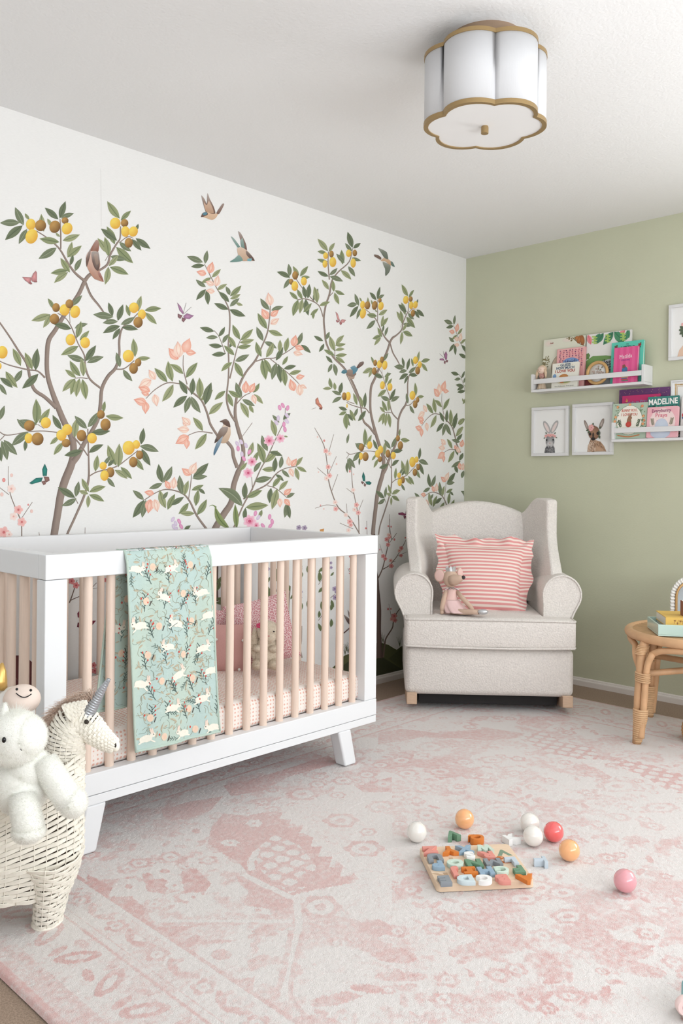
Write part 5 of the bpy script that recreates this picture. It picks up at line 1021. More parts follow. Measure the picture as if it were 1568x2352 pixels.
# ------------------------------------------------------------------ picture ledges, frames and books on the sage wall
M_ledge = mat('ledge_paint', (224, 224, 224), .45)
def ledge(ya, yb, z, label):
    t = thing('wall_shelf', label, 'shelf', (0, (ya+yb)/2, z), group='white picture ledges on the green wall'); L = abs(yb-ya)/2
    def p(name, lo, hi, b=.0015):
        mb = MB(); mb.box(lo, hi); mb.build(name, M_ledge, t, bevel=b, seg=2)
    p('bottom_board', (-.1, -L, 0), (-.001, L, .014)); p('end_panel', (-.1, -L, .0142), (-.001, -L+.014, .1)); p('end_panel', (-.1, L-.014, .0142), (-.001, L, .1)); p('front_rail', (-.1, -L+.0142, .045), (-.091, L-.0142, .071))
ledge(-.518, -1.166, 1.590, 'upper white picture ledge on the green wall, holding a doll and a round frame')
ledge(-.994, -1.66, 1.304, 'lower white picture ledge on the green wall, running out of the photo on the right')
def wall_frame(yl, yr, z0, z1, label, art, w=.016, x=0, lean=0, gold=False):
    W, Hh = abs(yr-yl), z1-z0
    t = thing('picture_frame', label, 'picture', (x-.0005, (yl+yr)/2, z0), group='framed animal prints'); 
    if lean: t.rotation_euler = (0, lean, 0)
    mb = MB()
    for lo, hi in (((-.02, -W/2, 0), (0, W/2, w)), ((-.02, -W/2, Hh-w), (0, W/2, Hh)), ((-.02, -W/2, w), (0, -W/2+w, Hh-w)), ((-.02, W/2-w, w), (0, W/2, Hh-w))): mb.box(lo, hi)
    mb.build('frame', M_ledge, t, bevel=.0012, seg=2)
    mb = MB(); mb.box((-.008, -W/2+w, w), (-.001, W/2-w, Hh-w), 0, lin((240, 240, 238)))
    A = Art(mb, lambda a, b, h: (-.008-h, -a, b), 0, .00008, 12); art(A, W, Hh); mb.build('print', PRINT, t)
def animal_fur(A, pts, c, n, L, seed, dirn=(0, -1)):
    r = random.Random(seed); xs = [p[0] for p in pts]; ys = [p[1] for p in pts]
    for _ in range(n):
        x, y = r.uniform(min(xs), max(xs)), r.uniform(min(ys), max(ys))
        ins = False
        for i in range(len(pts)):
            (ax, ay), (bx, by) = pts[i], pts[(i+1) % len(pts)]
            if (ay > y) != (by > y) and x < (bx-ax)*(y-ay)/(by-ay)+ax: ins = not ins
        if ins: A.stroke([(x, y), (x+dirn[0]*L+r.uniform(-.3, .3)*L, y+dirn[1]*L)], .0009, r.choice(c))
GRY = [lin(c) for c in ((96, 96, 98), (140, 140, 142), (66, 66, 70), (180, 180, 180))]; BRN = [lin(c) for c in ((150, 112, 84), (176, 138, 108), (112, 82, 62), (200, 166, 138))]
PK3 = (lin((238, 196, 190)), lin((226, 160, 158)), lin((190, 110, 116))); GN = (lin((76, 92, 72)), lin((94, 108, 84)), lin((60, 74, 58)))
def art_bunny(A, W, Hh):
    s = Hh/.275; E_ = lambda x, y, rx, ry, c, ce=None, rot=0: A.ell(x*s, y*s, rx*s, ry*s, lin(c), lin(ce) if ce else None, rot)
    A.base = 1; E_(-.022, .162, .016, .040, (206, 200, 198), (170, 168, 168), 30); E_(.026, .162, .016, .040, (206, 200, 198), (170, 168, 168), -30); E_(-.022, .160, .008, .03, (230, 214, 210), None, 30); E_(.026, .160, .008, .03, (230, 214, 210), None, -30)
    body = [(-.036, .018), (-.03, .045), (-.018, .062), (.018, .062), (.028, .045), (.03, .018)]; A.poly([(x*s, y*s) for x, y in body], lin((110, 110, 112)))
    A.base = 2; E_(0, .084, .027, .034, (176, 176, 176), (128, 128, 130)); E_(0, .066, .021, .018, (214, 212, 210), (180, 178, 178))
    animal_fur(A, [(x*s, y*s) for x, y in body], GRY, 130, .007*s, 1)
    A.base = 3; E_(-.02, .09, .0045, .005, (22, 22, 24)); E_(.02, .09, .0045, .005, (22, 22, 24)); E_(0, .072, .004, .003, (190, 140, 136)); A.stroke([(0, .07*s), (0, .062*s)], .0007, lin((90, 84, 84)))
    for x, y, r in ((-.026, .112, .009), (-.012, .117, .009), (.003, .115, .011), (.018, .116, .009), (.03, .110, .008)): A.flower(x*s, y*s, r*s, *PK3)
    for x, y, dx, dy in ((-.03, .104, -.01, -.006), (.034, .104, .012, -.004), (-.02, .124, -.01, .01), (.026, .123, .01, .008)): A.leaf(x*s, y*s, (x+dx)*s, (y+dy)*s, *GN, .25)
def art_deer(A, W, Hh):
    s = Hh/.275; E_ = lambda x, y, rx, ry, c, ce=None, rot=0: A.ell(x*s, y*s, rx*s, ry*s, lin(c), lin(ce) if ce else None, rot)
    A.base = 1; E_(-.038, .160, .008, .03, (196, 184, 176), (120, 104, 94), 22); E_(.050, .164, .010, .03, (206, 196, 190), (130, 112, 100), -22)
    body = [(-.030, .018), (-.028, .05), (-.012, .075), (.02, .078), (.045, .07), (.066, .045), (.078, .018)]; A.poly([(x*s, y*s) for x, y in body], lin((190, 156, 128)))
    neck = [(-.028, .018), (-.026, .05), (-.01, .09), (.012, .09), (.02, .05), (.018, .018)]; A.poly([(x*s, y*s) for x, y in neck], lin((206, 176, 152)))
    A.base = 2; animal_fur(A, [(x*s, y*s) for x, y in body[2:]], BRN, 170, .008*s, 2, (.3, -1)); animal_fur(A, [(x*s, y*s) for x, y in neck], BRN+[lin((226, 204, 184))]*3, 200, .008*s, 3, (.1, -1)); E_(.008, .118, .033, .036, (172, 132, 104), (132, 98, 76)); E_(.004, .096, .017, .022, (214, 190, 172), (178, 146, 122)); E_(.008, .137, .014, .02, (84, 62, 50), (128, 94, 72))
    A.base = 3; E_(-.014, .112, .007, .008, (24, 20, 20)); E_(.030, .114, .008, .008, (24, 20, 20)); E_(.004, .086, .012, .009, (30, 27, 27)); E_(0.004, .106, .006, .014, (70, 54, 46))
    A.flower(-.008*s, .146*s, .018*s, *PK3); A.flower(-.014*s, .138*s, .012*s, *PK3)
    for x, y, dx, dy in ((-.02, .136, -.018, -.006), (-.016, .130, -.012, -.014), (.0, .156, .004, .016), (.034, .13, .004, -.03), (.040, .138, .006, .014), (.036, .105, .006, -.02)): A.leaf(x*s, y*s, (x+dx)*s, (y+dy)*s, *GN, .28)
def art_third(A, W, Hh):
    A.base = 1; A.poly([(-.082, .017), (-.072, .05), (-.05, .075), (-.02, .09), (.03, .09), (.06, .05), (.066, .017)], lin((228, 196, 172))); A.ell(.004, .125, .04, .045, lin((222, 188, 164)), lin((196, 160, 136)))
    A.base = 2
    for x, y, dx, dy in ((-.05, .145, -.026, .004), (-.05, .14, -.022, -.014), (-.05, .15, -.020, .018), (-.046, .135, -.012, -.024), (-.03, .11, -.022, .01), (-.03, .10, -.022, -.008), (-.026, .12, -.02, .02), (-.034, .108, -.012, -.02), (-.03, .128, -.01, .025)): A.leaf(x, y, x+dx, y+dy, *GN, .3)
    A.flower(-.052, .172, .013, *PK3); A.flower(-.03, .155, .014, *PK3); A.flower(0, .16, .016, *PK3); A.ell(-.012, .128, .006, .006, (.02, .02, .02)); A.ell(.02, .128, .006, .006, (.02, .02, .02)); A.ell(.004, .104, .009, .007, (.03, .02, .02))
wall_frame(-.474, -.702, 1.24, 1.513, 'white framed print of a grey rabbit with a flower crown, on the green wall', art_bunny)
wall_frame(-.727, -.96, 1.242, 1.518, 'white framed print of a brown fawn with a rose by its ear', art_deer)
wall_frame(-1.253, -1.50, 1.707, 1.984, 'white framed print higher than both ledges', art_third)
# books
M_page = mat('book_pages', (236, 230, 218), .9)
def book(label, yl, W, Hh, z, xf_, lean, art, cover, th=.012, rad=0, mat_=None, cat='book', name='book'):
    """yl: left edge seen from the room; xf_: distance of its foot from the wall"""
    t = thing(name, label, cat, group='books on the ledges'); c, s = math.cos(lean), math.sin(lean)
    t.matrix_world = Matrix(((0, s, -c, -xf_), (-1, 0, 0, yl), (0, c, s, z), (0, 0, 0, 1)))
    mb = MB(); cc = lin(cover)
    def slab(z0, z1):
        if rad:
            pts = []
            for cx, cy, a0 in ((W-rad, Hh-rad, 0), (rad, Hh-rad, 90), (rad, rad, 180), (W-rad, rad, 270)):
                for k in range(5): a = math.radians(a0+k*22.5); pts.append((cx+rad*math.cos(a), cy+rad*math.sin(a)))
            mb.prism(pts, lambda a, b, h: (a, b, h), z0, z1, 0, False, cc)
        else: mb.box((0, 0, z0), (W, Hh, z1), 0, cc)
    slab(th-.002, th); slab(0, .002); mb.box((-.0012, 0, 0), (.0004, Hh, th), 0, cc)
    A = Art(mb, lambda a, b, h: (a, b, th+h), 0, .00006, 10); A.base = 0; art(A, W, Hh); mb.build('cover', PRINT, t)
    mb = MB(); mb.box((.001, .0025, .0021), (W-.003, Hh-.0025, th-.0021)); mb.build('pages', M_page, t)
def frame_border(A, W, Hh, m, c, w=.0012):
    for p in (((m, m), (W-m, m)), ((m, Hh-m), (W-m, Hh-m)), ((m, m), (m, Hh-m)), ((W-m, m), (W-m, Hh-m))): A.stroke(list(p), w, c)
def a_wood(A, W, Hh):
    A.base = 0; A.ell(W*.12, Hh*.92, .03, .02, lin((232, 212, 202)), lin((220, 218, 202))); A.ell(W*.6, Hh*.95, .04, .015, lin((234, 216, 206)), lin((220, 218, 202)))
    A.base = 1; r = random.Random(3)
    A.stroke([(W*.7, Hh*.98), (W*.85, Hh*.86), (W*.98, Hh*.80)], .002, lin((120, 96, 66)))
    A.ell(W*.86, Hh*.93, .016, .022, lin((190, 122, 66)), lin((150, 92, 52)), -15); A.ell(W*.8, Hh*.965, .011, .010, lin((196, 130, 72)), lin((160, 98, 54))); A.ell(W*.93, Hh*.91, .013, .028, lin((176, 112, 60)), lin((146, 90, 50)), 12)
    for _ in range(55):
        x, y = (W*r.uniform(.58, .78), Hh*r.uniform(.9, .99)) if r.random() < .4 else (W*r.uniform(0, .13), Hh*r.uniform(.45, .66)); a = r.uniform(0, 6.3); A.leaf(x, y, x+.010*math.cos(a), y+.010*math.sin(a), lin((140, 128, 82)), lin((122, 112, 72)), lin((92, 84, 54)), .3)
    A.base = 2
    for sx in (-1, 1): A.poly([(W*.2, Hh*.92), (W*.2+sx*.009, Hh*.935), (W*.2+sx*.007, Hh*.90)], lin((140, 62, 50)))
    A.ring(W*.42, Hh*.42, .055, .07, .002, lin((110, 98, 84))); A.ell(W*.42, Hh*.42, .052, .067, lin((196, 178, 156)))
def a_croc(A, W, Hh):
    A.base = 0; r = random.Random(8)
    A.poly([(0, Hh*.50), (W*.15, Hh*.58), (W*.45, Hh*.565), (W*.62, Hh*.54), (W*.70, Hh*.50), (W*.5, Hh*.47), (W*.2, Hh*.42), (0, Hh*.33)], lin((112, 150, 86))); A.poly([(0, Hh*.52), (0, Hh*.63), (W*.05, Hh*.645), (W*.09, Hh*.60), (W*.06, Hh*.53)], lin((100, 136, 78))); A.ell(W*.64, Hh*.53, .013, .008, lin((84, 120, 70)))
    A.poly([(0, Hh*.33), (W*.2, Hh*.43), (W*.5, Hh*.49), (W*.9, Hh*.52), (W, Hh*.48), (W, 0), (0, 0)], lin((176, 178, 182)))
    A.base = 1
    for bx, tx, ty, k in ((.02, .10, .80, 1), (.30, .16, .83, 0), (.38, .22, .8, 0), (.60, .38, .77, 0), (.62, .85, .76, 0), (.70, .78, .74, 0), (.95, .86, .8, 0), (.86, .66, .86, 1), (.90, .95, .84, 0)):
        c = ((226, 120, 130), (236, 150, 156), (200, 90, 104)) if k else r.choice(((( 60, 128, 92), (76, 146, 106), (40, 100, 72)), ((52, 112, 84), (70, 134, 98), (36, 90, 66))))
        A.leaf(W*bx, Hh*.995, W*tx, Hh*ty, *[lin(q) for q in c], .24)
    A.base = 2
    for x in (.16, .2, .46, .5, .80, .84):
        A.stroke([(W*x, Hh*.96), (W*(x+.01), Hh*.80)], .001, lin((170, 200, 100)))
        for k in range(6): y = Hh*(.94-.026*k); A.leaf(W*x, y, W*x+(.012 if k % 2 else -.012), y+.004, lin((182, 212, 116)), lin((166, 198, 100)), lin((140, 176, 80)), .3)
    A.base = 3; A.text('iles', W*.47, Hh*.435, .05, lin((46, 46, 50)), W*.18); A.text('lo', W*.54, Hh*.335, .05, lin((46, 46, 50)), W*.10)
def a_heidi(A, W, Hh):
    A.base = 0; frame_border(A, W, Hh, .006, lin((236, 200, 196))); r = random.Random(4)
    for i in range(8):
        for j in range(9):
            x = W*(.12+.76*i/7); y = Hh*(.97-.05*j)-.004
            if abs(x-W*.5) < W*.24 and y < Hh*.76: continue
            x += r.uniform(-.003, .003); c = lin(r.choice(((128, 74, 110), (196, 96, 120), (108, 60, 100)))); A.ell(x-.0016, y, .0026, .0026, c, None, 0, 7); A.ell(x+.0016, y, .0026, .0026, c, None, 0, 7); A.poly([(x-.004, y-.0005), (x+.004, y-.0005), (x, y-.006)], c)
    A.base = 1; A.ell(W*.5, Hh*.62, W*.30, Hh*.14, lin((136, 166, 210)), lin((120, 150, 200))); A.base = 2; A.text('Heidi', W*.5, Hh*.665, .03, lin((44, 52, 96)), W*.40, rot=4)
def a_guess(A, W, Hh):
    A.base = 1; c1, c2 = lin((74, 96, 122)), lin((176, 64, 54))
    A.text('GUESS', W*.5, Hh*.91, .02, c1, W*.40, .0006); A.text('HOW MUCH', W*.5, Hh*.79, .02, c1, W*.70, .0006); A.text('I LOVE YOU', W*.5, Hh*.665, .02, c2, W*.76, .0006)
    for sx in (-1, 1): A.stroke([(W*(.5+sx*.24), Hh*.91), (W*(.5+sx*.30), Hh*.9)], .0008, lin((196, 150, 120)))
    A.ell(W*.1, Hh*.48, .011, .012, lin((120, 156, 196))); A.base = 0; A.ell(W*.48, Hh*.30, W*.3, Hh*.2, lin((206, 186, 110)), lin((232, 226, 204)), 0); A.base = 1
    A.ell(W*.46, Hh*.44, W*.17, Hh*.10, lin((210, 146, 84)), lin((194, 128, 70))); A.ell(W*.52, Hh*.24, W*.24, Hh*.06, lin((140, 164, 96)), lin((176, 184, 120))); A.base = 2; A.ell(W*.4, Hh*.22, .012, .005, lin((206, 120, 66)))
    A.text('Sam McBratney  Anita Jeram', W*.5, Hh*.055, .008, lin((96, 92, 88)), W*.74)
def a_teal(A, W, Hh):
    A.base = 1; A.text('my', W*.5, Hh*.93, .014, lin((40, 60, 70)), W*.08); A.text('LITTLE', W*.52, Hh*.86, .02, lin((36, 62, 72)), W*.42, .0004)
    for x, y in ((.14, .89), (.88, .89), (.12, .6), (.12, .4), (.12, .2)): A.flower(W*x, Hh*y, .009, lin((176, 62, 66)), lin((150, 48, 54)), lin((70, 30, 34))); A.leaf(W*x, Hh*y, W*x+.008, Hh*y+.012, *GN, .3); A.leaf(W*x, Hh*y, W*x-.009, Hh*y+.006, *GN, .3); A.leaf(W*x, Hh*y, W*x+.004, Hh*y-.016, lin((40, 80, 76)), lin((50, 92, 84)), lin((30, 60, 56)), .2)
def a_pink(A, W, Hh):
    A.base = 0
    for i in range(4): A.rect(W*(.13+.25*i), 0, W*(.255+.25*i), Hh, lin((222, 84, 142)))
    A.base = 1; A.text('Matilda', W*.5, Hh*.74, .03, lin((246, 226, 234)), W*.52, rot=3); A.text('ROALD DAHL', W*.5, Hh*.635, .012, lin((120, 64, 150)), W*.36)
    A.ell(W*.48, Hh*.36, W*.12, Hh*.09, lin((70, 120, 170)), lin((70, 110, 150)))          # generic bouquet in place of the drawn figure
    A.flower(W*.44, Hh*.46, .010, lin((150, 96, 80)), lin((120, 74, 62)), lin((90, 50, 44))); A.flower(W*.54, Hh*.40, .009, lin((226, 190, 120)), lin((206, 160, 90)), lin((150, 100, 60)))
    for i, c in enumerate(((90, 130, 110), (200, 80, 70), (110, 120, 160), (216, 190, 130), (80, 120, 90))): A.rect(W*.36-.002*(i % 2), Hh*(.05+.03*i), W*.64-.003*(i % 3), Hh*(.075+.03*i), lin(c))
def a_purple(A, W, Hh):
    A.base = 0; r = random.Random(6)
    for _ in range(46): A.ell(r.uniform(.004, W-.004), r.uniform(Hh*.78, Hh*.99), .0012, .0012, lin((226, 190, 120)), None, 0, 6)
    A.base = 1; A.text('H', W*.17, Hh*.80, .04, lin((226, 186, 110)), W*.09, .001); A.text('t', W*.42, Hh*.83, .03, lin((226, 186, 110)), W*.03, .0006); A.stroke([(W*.47, Hh*.79), (W*.56, Hh*.80)], .0025, lin((226, 186, 110)))
def a_mag(A, W, Hh):
    A.base = 1; A.text('Help to Princess', W*.48, Hh*.84, .022, lin((110, 150, 190)), W*.66, rot=4); A.text('dare to', W*.62, Hh*.66, .022, lin((110, 150, 190)), W*.30, rot=3); r = random.Random(2); g = lin((226, 176, 84))
    for cx, cy in ((.1, .88), (.9, .92), (.08, .75), (.85, .86), (.95, .82)):
        for k in range(5): a = r.uniform(0, 6); A.stroke([(W*cx, Hh*cy), (W*cx+.006*math.cos(a), Hh*cy+.006*math.sin(a)), (W*cx+.011*math.cos(a+.8), Hh*cy+.011*math.sin(a+.8))], .001, g)
def a_mad(A, W, Hh):
    A.base = 0; r = random.Random(9); A.rect(0, 0, W, Hh*.78, lin((30, 110, 100)))
    A.base = 1
    for _ in range(70): x, y = r.uniform(.004, W-.004), r.uniform(Hh*.3, Hh*.78); A.ell(x, y, .007, .005, lin(r.choice(((44, 140, 120), (24, 84, 76), (70, 160, 134), (18, 66, 62)))), None, r.uniform(0, 180), 8)
    for x in (.06, .42, .80, .92): A.rect(W*x, Hh*.3, W*x+.004, Hh*.78, lin((16, 50, 52)))
    A.base = 2; A.text('MADELINE', W*.5, Hh*.875, .04, lin((244, 244, 240)), W*.94, .0012, rot=1)
def a_roo(A, W, Hh):
    A.base = 0; A.ell(W*.5, Hh*.52, W*.38, Hh*.42, lin((240, 236, 224))); A.ring(W*.5, Hh*.52, W*.38, Hh*.42, .0022, lin((122, 148, 128)))
    A.base = 1; A.text('BUNNY ROO,', W*.5, Hh*.79, .02, lin((206, 106, 90)), W*.46, .0004); A.text('I LOVE YOU', W*.5, Hh*.68, .02, lin((206, 106, 90)), W*.46, .0004); r = random.Random(5)
    for x, y in ((.15, .9), (.86, .9), (.08, .5), (.92, .5), (.5, .96), (.1, .62), (.9, .62), (.9, .4), (.1, .4)): A.flower(W*x, Hh*y, .008, lin(r.choice(((222, 130, 90), (216, 90, 80), (236, 170, 110)))), lin((226, 150, 110)), lin((240, 214, 140)))
    for _ in range(40): a = r.choice((.12, .88)); x, y = W*(a+r.uniform(-.07, .07)), Hh*r.uniform(.2, .95); t = r.uniform(0, 6.3); A.leaf(x, y, x+.009*math.cos(t), y+.009*math.sin(t), lin((112, 132, 96)), lin((96, 118, 84)), lin((76, 96, 66)), .25)
    for sx in (-1, 1):
        A.stroke([(W*(.5+sx*.24), Hh*.32), (W*(.5+sx*.29), Hh*.52)], .0008, lin((104, 124, 92)))
        for k in range(5): y = Hh*(.34+.04*k); x = W*(.5+sx*(.245+.011*k)); A.leaf(x, y, x+.008, y+.008, *GN, .25); A.leaf(x, y, x-.008, y+.008, *GN, .25)
    A.ell(W*.5, Hh*.47, .012, .026, lin((164, 122, 92)), lin((140, 100, 74))); A.ell(W*.52, Hh*.58, .011, .010, lin((170, 128, 98)), lin((146, 106, 80)))
    A.base = 2; A.ell(W*.5, Hh*.60, .003, .016, lin((150, 110, 84)), None, 12); A.ell(W*.54, Hh*.645, .003, .014, lin((150, 110, 84)), None, -6); A.ell(W*.49, Hh*.40, .015, .015, lin((204, 78, 66)), lin((186, 64, 56)))
    A.stroke([(W*.18, Hh*.1), (W*.5, Hh*.05), (W*.82, Hh*.1)], .003, lin((196, 130, 84)))
def a_every(A, W, Hh):
    A.base = 0; A.ell(W*.5, Hh*.5, W*.42, Hh*.45, lin((244, 228, 222)), lin((240, 214, 212))); r = random.Random(12)
    for _ in range(60): x, y = r.uniform(.004, W-.004), r.uniform(.004, Hh-.004); A.ell(x, y, .001, .001, lin((246, 222, 222)), None, 0, 6)
    A.base = 1; A.text('Everybunny', W*.46, Hh*.86, .024, lin((150, 74, 112)), W*.62, .0005, rot=1); A.text('Prays', W*.46, Hh*.71, .026, lin((216, 120, 140)), W*.38, .0005)
    A.flower(W*.37, Hh*.52, .010, lin((170, 104, 180)), lin((196, 130, 196)), lin((120, 60, 130)))
    A.ell(W*.48, Hh*.33, .035, .045, lin((206, 216, 228)), lin((196, 204, 220))); A.ell(W*.45, Hh*.16, .05, .03, lin((204, 212, 226)), lin((190, 200, 218)))
    for sx, cx in ((-1, .2), (1, .78)):
        A.stroke([(W*cx, Hh*.40), (W*(cx+sx*.04), Hh*.62)], .0008, lin((120, 116, 104)))
        for k in range(6): y = Hh*(.42+.035*k); x = W*(cx+sx*.007*k); A.leaf(x, y, x+.009, y+.006, lin((168, 160, 140)), lin((150, 144, 122)), lin((120, 114, 96)), .22); A.leaf(x, y, x-.009, y+.006, lin((168, 160, 140)), lin((150, 144, 122)), lin((120, 114, 96)), .22)
ZA, ZB = 1.605, 1.319
L1 = .12
book('large pale green picture book with woodland leaves, back left on the upper ledge', -.55, .252, .281, ZA, .026, .05, a_wood, (222, 222, 204), .008)
book('large white picture book with a green crocodile, back row on the upper ledge', -.812, .25, .281, ZA, .026, .05, a_croc, (230, 228, 224), .010)
book('pink hardback with purple hearts and a blue oval, on the upper ledge', -.645, .168, .217, ZA, .043, .07, a_heidi, (230, 166, 166), .011)
book('cream board book lettered GUESS HOW MUCH, front left on the upper ledge', -.634, .154, .136, ZA, .066, .10, a_guess, (236, 234, 222), .014)
book('small dark red book lying behind the round gold frame on the upper ledge', -.822, .07, .075, ZA, .045, .12, lambda A, W, Hh: None, (122, 44, 50), .012)
book('turquoise hardback with dark red flowers, right side of the upper ledge', -.966, .172, .217, ZA, .044, .07, a_teal, (92, 200, 178), .016)
book('hot pink striped paperback in front of the turquoise book', -.99, .128, .186, ZA, .066, .09, a_pink, (228, 98, 152), .014)
book('dark purple book with gold stars, back of the lower ledge', -1.0, .266, .258, ZB, .030, .06, a_purple, (96, 52, 104), .009)
book('magenta book with blue script lettering, in front of the purple book', -1.022, .20, .225, ZB, .043, .07, a_mag, (190, 44, 104), .008)
book('green book lettered MADELINE in white on the lower ledge', -1.166, .156, .209, ZB, .056, .08, a_mad, (58, 128, 120), .010)
book('sage green book with a cream floral oval, front left on the lower ledge', -.985, .184, .183, ZB, .072, .10, a_roo, (178, 196, 176), .010)
book('pale pink board book with rounded corners at the front of the lower ledge', -1.174, .156, .155, ZB, .074, .10, a_every, (236, 178, 186), .013, .008)
def a_edge(A, W, Hh):
    A.base = 1; A.ell(.012, Hh*.55, .008, .010, lin((196, 60, 66))); A.stroke([(.006, Hh*.5), (.02, Hh*.4)], .003, lin((60, 90, 130)))
book('white book with a red spot, last on the lower ledge at the photo edge', -1.333, .15, .2, ZB, .050, .08, a_edge, (226, 222, 218), .008)
def a_gold(A, W, Hh):
    g = lin((206, 176, 128)); A.base = 1; frame_border(A, W, Hh, .022, g, .003); frame_border(A, W, Hh, .030, g, .001)
    for i in range(14): A.ell(.022, .02+i*(Hh-.04)/13, .004, .004, g, None, 0, 8); A.ell(.02+i*(W-.04)/13, Hh-.022, .004, .004, g, None, 0, 8)
    A.text('l', W*.4, Hh*.8, .03, lin((120, 112, 104)))
def gold_art(A, W, Hh): A.fn = (lambda f: lambda a, b, h: f(a-W/2, b, h))(A.fn); a_gold(A, W, Hh)
wall_frame(-1.270, -1.49, ZB, ZB+.287, 'white frame with gold dotted border leaning on the lower ledge', gold_art, .008, -.012, .02)
# round gilded frame
rf = thing('round_frame', 'round gold frame with a floral picture on the upper ledge', 'picture'); c_, s_ = math.cos(.1), math.sin(.1)
rf.matrix_world = Matrix(((0, s_, -c_, -.064), (-1, 0, 0, -.898), (0, c_, s_, ZA+.065), (0, 0, 0, 1)))
mb = MB(); mb.tube([(.056*math.cos(2*PI*k/40), .056*math.sin(2*PI*k/40), .006) for k in range(40)], .0085, 10, closed=True); mb.build('frame_ring', mat('gilded_wood', (206, 166, 110), .45, metal=.2, vary=.1, vscale=40), rf)
mb = MB(); mb.lathe([(.054, 0), (.054, .004), (0, .0042)], 36, 0, lin((226, 226, 224))); A = Art(mb, lambda a, b, h: (a, b, .0042+h), 0, .0001, 8); r = random.Random(1)
for k in range(26):
    a = r.uniform(0, 6.28); q = r.uniform(.005, .036); x, y = q*math.cos(a), q*math.sin(a)
    if k % 3: A.flower(x, y, .007, lin((170, 150, 140)), lin((196, 180, 172)), lin((120, 96, 84)))
    else: A.leaf(x, y, x+.014*math.cos(a), y+.014*math.sin(a), lin((120, 116, 96)), lin((140, 134, 112)), lin((90, 86, 70)), .3)
mb.build('floral_picture', PRINT, rf)
# little doll on the ledge
dl = thing('cloth_doll', 'tiny blonde cloth doll in a lace dress, left end of the upper ledge', 'doll', (-.066, -.566, ZA))
mb = MB(); mb.grid(lambda u, v: ((.008+.018*v*(1+.12*math.sin(u*2*PI*9)))*math.cos(2*PI*u)*.9, (.008+.018*v*(1+.12*math.sin(u*2*PI*9)))*math.sin(2*PI*u), .07-.068*v), 54, 8); mb.build('dress', mat('lace', (206, 186, 162), .9, bump=.5, bscale=300), dl)
mb = MB(); mb.ell((0, 0, .076), (.014, .018, .018), 14, 10); mb.build('bodice', mat('floral_cotton', (196, 150, 140), .9, vary=.4, vscale=300), dl)
mb = MB(); mb.ell((-.004, 0, .108), (.021, .0225, .022), 18, 12); hd2 = mb.build('head', mat('doll_cotton', (232, 206, 188), .9), dl)
mb = MB(); mb.ell((.006, 0, .113), (.022, .0255, .0235), 18, 12); mb.tube([(-.004, .02, .11), (-.006, .027, .09), (-.008, .029, .06)], [.008, .008, .004], 8); mb.tube([(-.004, -.02, .11), (-.006, -.027, .09), (-.008, -.029, .06)], [.008, .008, .004], 8); mb.build('hair', mat('blonde_wool', (226, 200, 170), .95, bump=.8, bscale=200), hd2)
for y in (-.008, .008): mb = MB(); mb.tube([(-.0252, y-.0035, .108), (-.0258, y, .1065), (-.0252, y+.0035, .108)], .0008, 5); mb.build('eyelash', mat('brown_thread', (96, 70, 60), .9), hd2)
mb = MB(); mb.ell((-.0246, 0, .099), (.0012, .0025, .0012), 8, 6); mb.build('mouth', mat('rose_thread', (206, 110, 104), .9), hd2)
# ------------------------------------------------------------------ ceiling lamp
M_brass = mat('brushed_brass', (168, 142, 100), .4, metal=.65); M_shade = mat('white_linen_shade', (214, 214, 216), .85, bump=.08, bscale=200, stretch=(1, 1, .2)); M_diff = mat('frosted_diffuser', (238, 238, 238), .5)
LC = at(1113, 293, 2.58); LZ0, LZ1 = LC[2], 2.390
lamp = thing('ceiling_lamp', 'flower shaped flush ceiling lamp with a white shade and brass trim', 'lamp', (LC[0], LC[1], LZ0))
def lobes(sc=1.0, n=6, m=14, rot=math.radians(45)):
    d, r = .094, .0925; half = PI/n; o = []
    x = d*math.cos(half)+math.sqrt(max(0, r*r-(d*math.sin(half))**2)); amax = PI-math.acos(max(-1, min(1, 0)))
    px_, py_ = x*math.cos(half), x*math.sin(half); am = math.atan2(py_, px_-d)
    for k in range(n):
        c = rot+half+2*half*k
        for i in range(m):
            a = -am+2*am*i/(m-1); X_ = d+r*math.cos(a); Y_ = r*math.sin(a); o.append((sc*(X_*math.cos(c)-Y_*math.sin(c)), sc*(X_*math.sin(c)+Y_*math.cos(c))))
    return o
out = lobes(); HL = LZ1-LZ0
def lp(name, mb, m, **k): return mb.build(name, m, lamp, **k)
mb = MB(); n = len(out); mb.add([(x*.985, y*.985, z) for z in (.006, HL-.006) for x, y in out], [(i, (i+1) % n, n+(i+1) % n, n+i) for i in range(n)], 0, True); lp('shade', mb, M_shade, solid=.002, sharp=35)
for nm, z0, z1 in (('lower_trim', 0, .013), ('upper_trim', HL-.012, HL)):
    mb = MB(); inn = lobes(.925)
    vs = [(x, y, z0) for x, y in out]+[(x, y, z1) for x, y in out]+[(x, y, z1) for x, y in inn]+[(x, y, z0) for x, y in inn]
    mb.add(vs, [(k*n+i, k*n+(i+1) % n, ((k+1) % 4)*n+(i+1) % n, ((k+1) % 4)*n+i) for k in range(4) for i in range(n)], 0, True); lp(nm, mb, M_brass, sharp=35)
mb = MB(); mb.prism(lobes(.93), lambda a, b, h: (a, b, h), .003, .006); lp('diffuser', mb, M_diff)
mb = MB(); mb.prism(lobes(.93), lambda a, b, h: (a, b, h), HL-.006, HL-.003); lp('top_plate', mb, M_shade)
mb = MB(); mb.lathe([(.0, -.019), (.0105, -.019), (.0115, -.018), (.0115, -.002), (.0105, .003), (0, .003)], 24); lp('finial', mb, M_brass, sharp=40)
mb = MB(); mb.lathe([(.106, HL-.004), (.11, HL+.004), (.112, H-LZ0)], 40); lp('canopy', mb, mat('dull_brass', (158, 134, 112), .5, metal=.4), sharp=40)
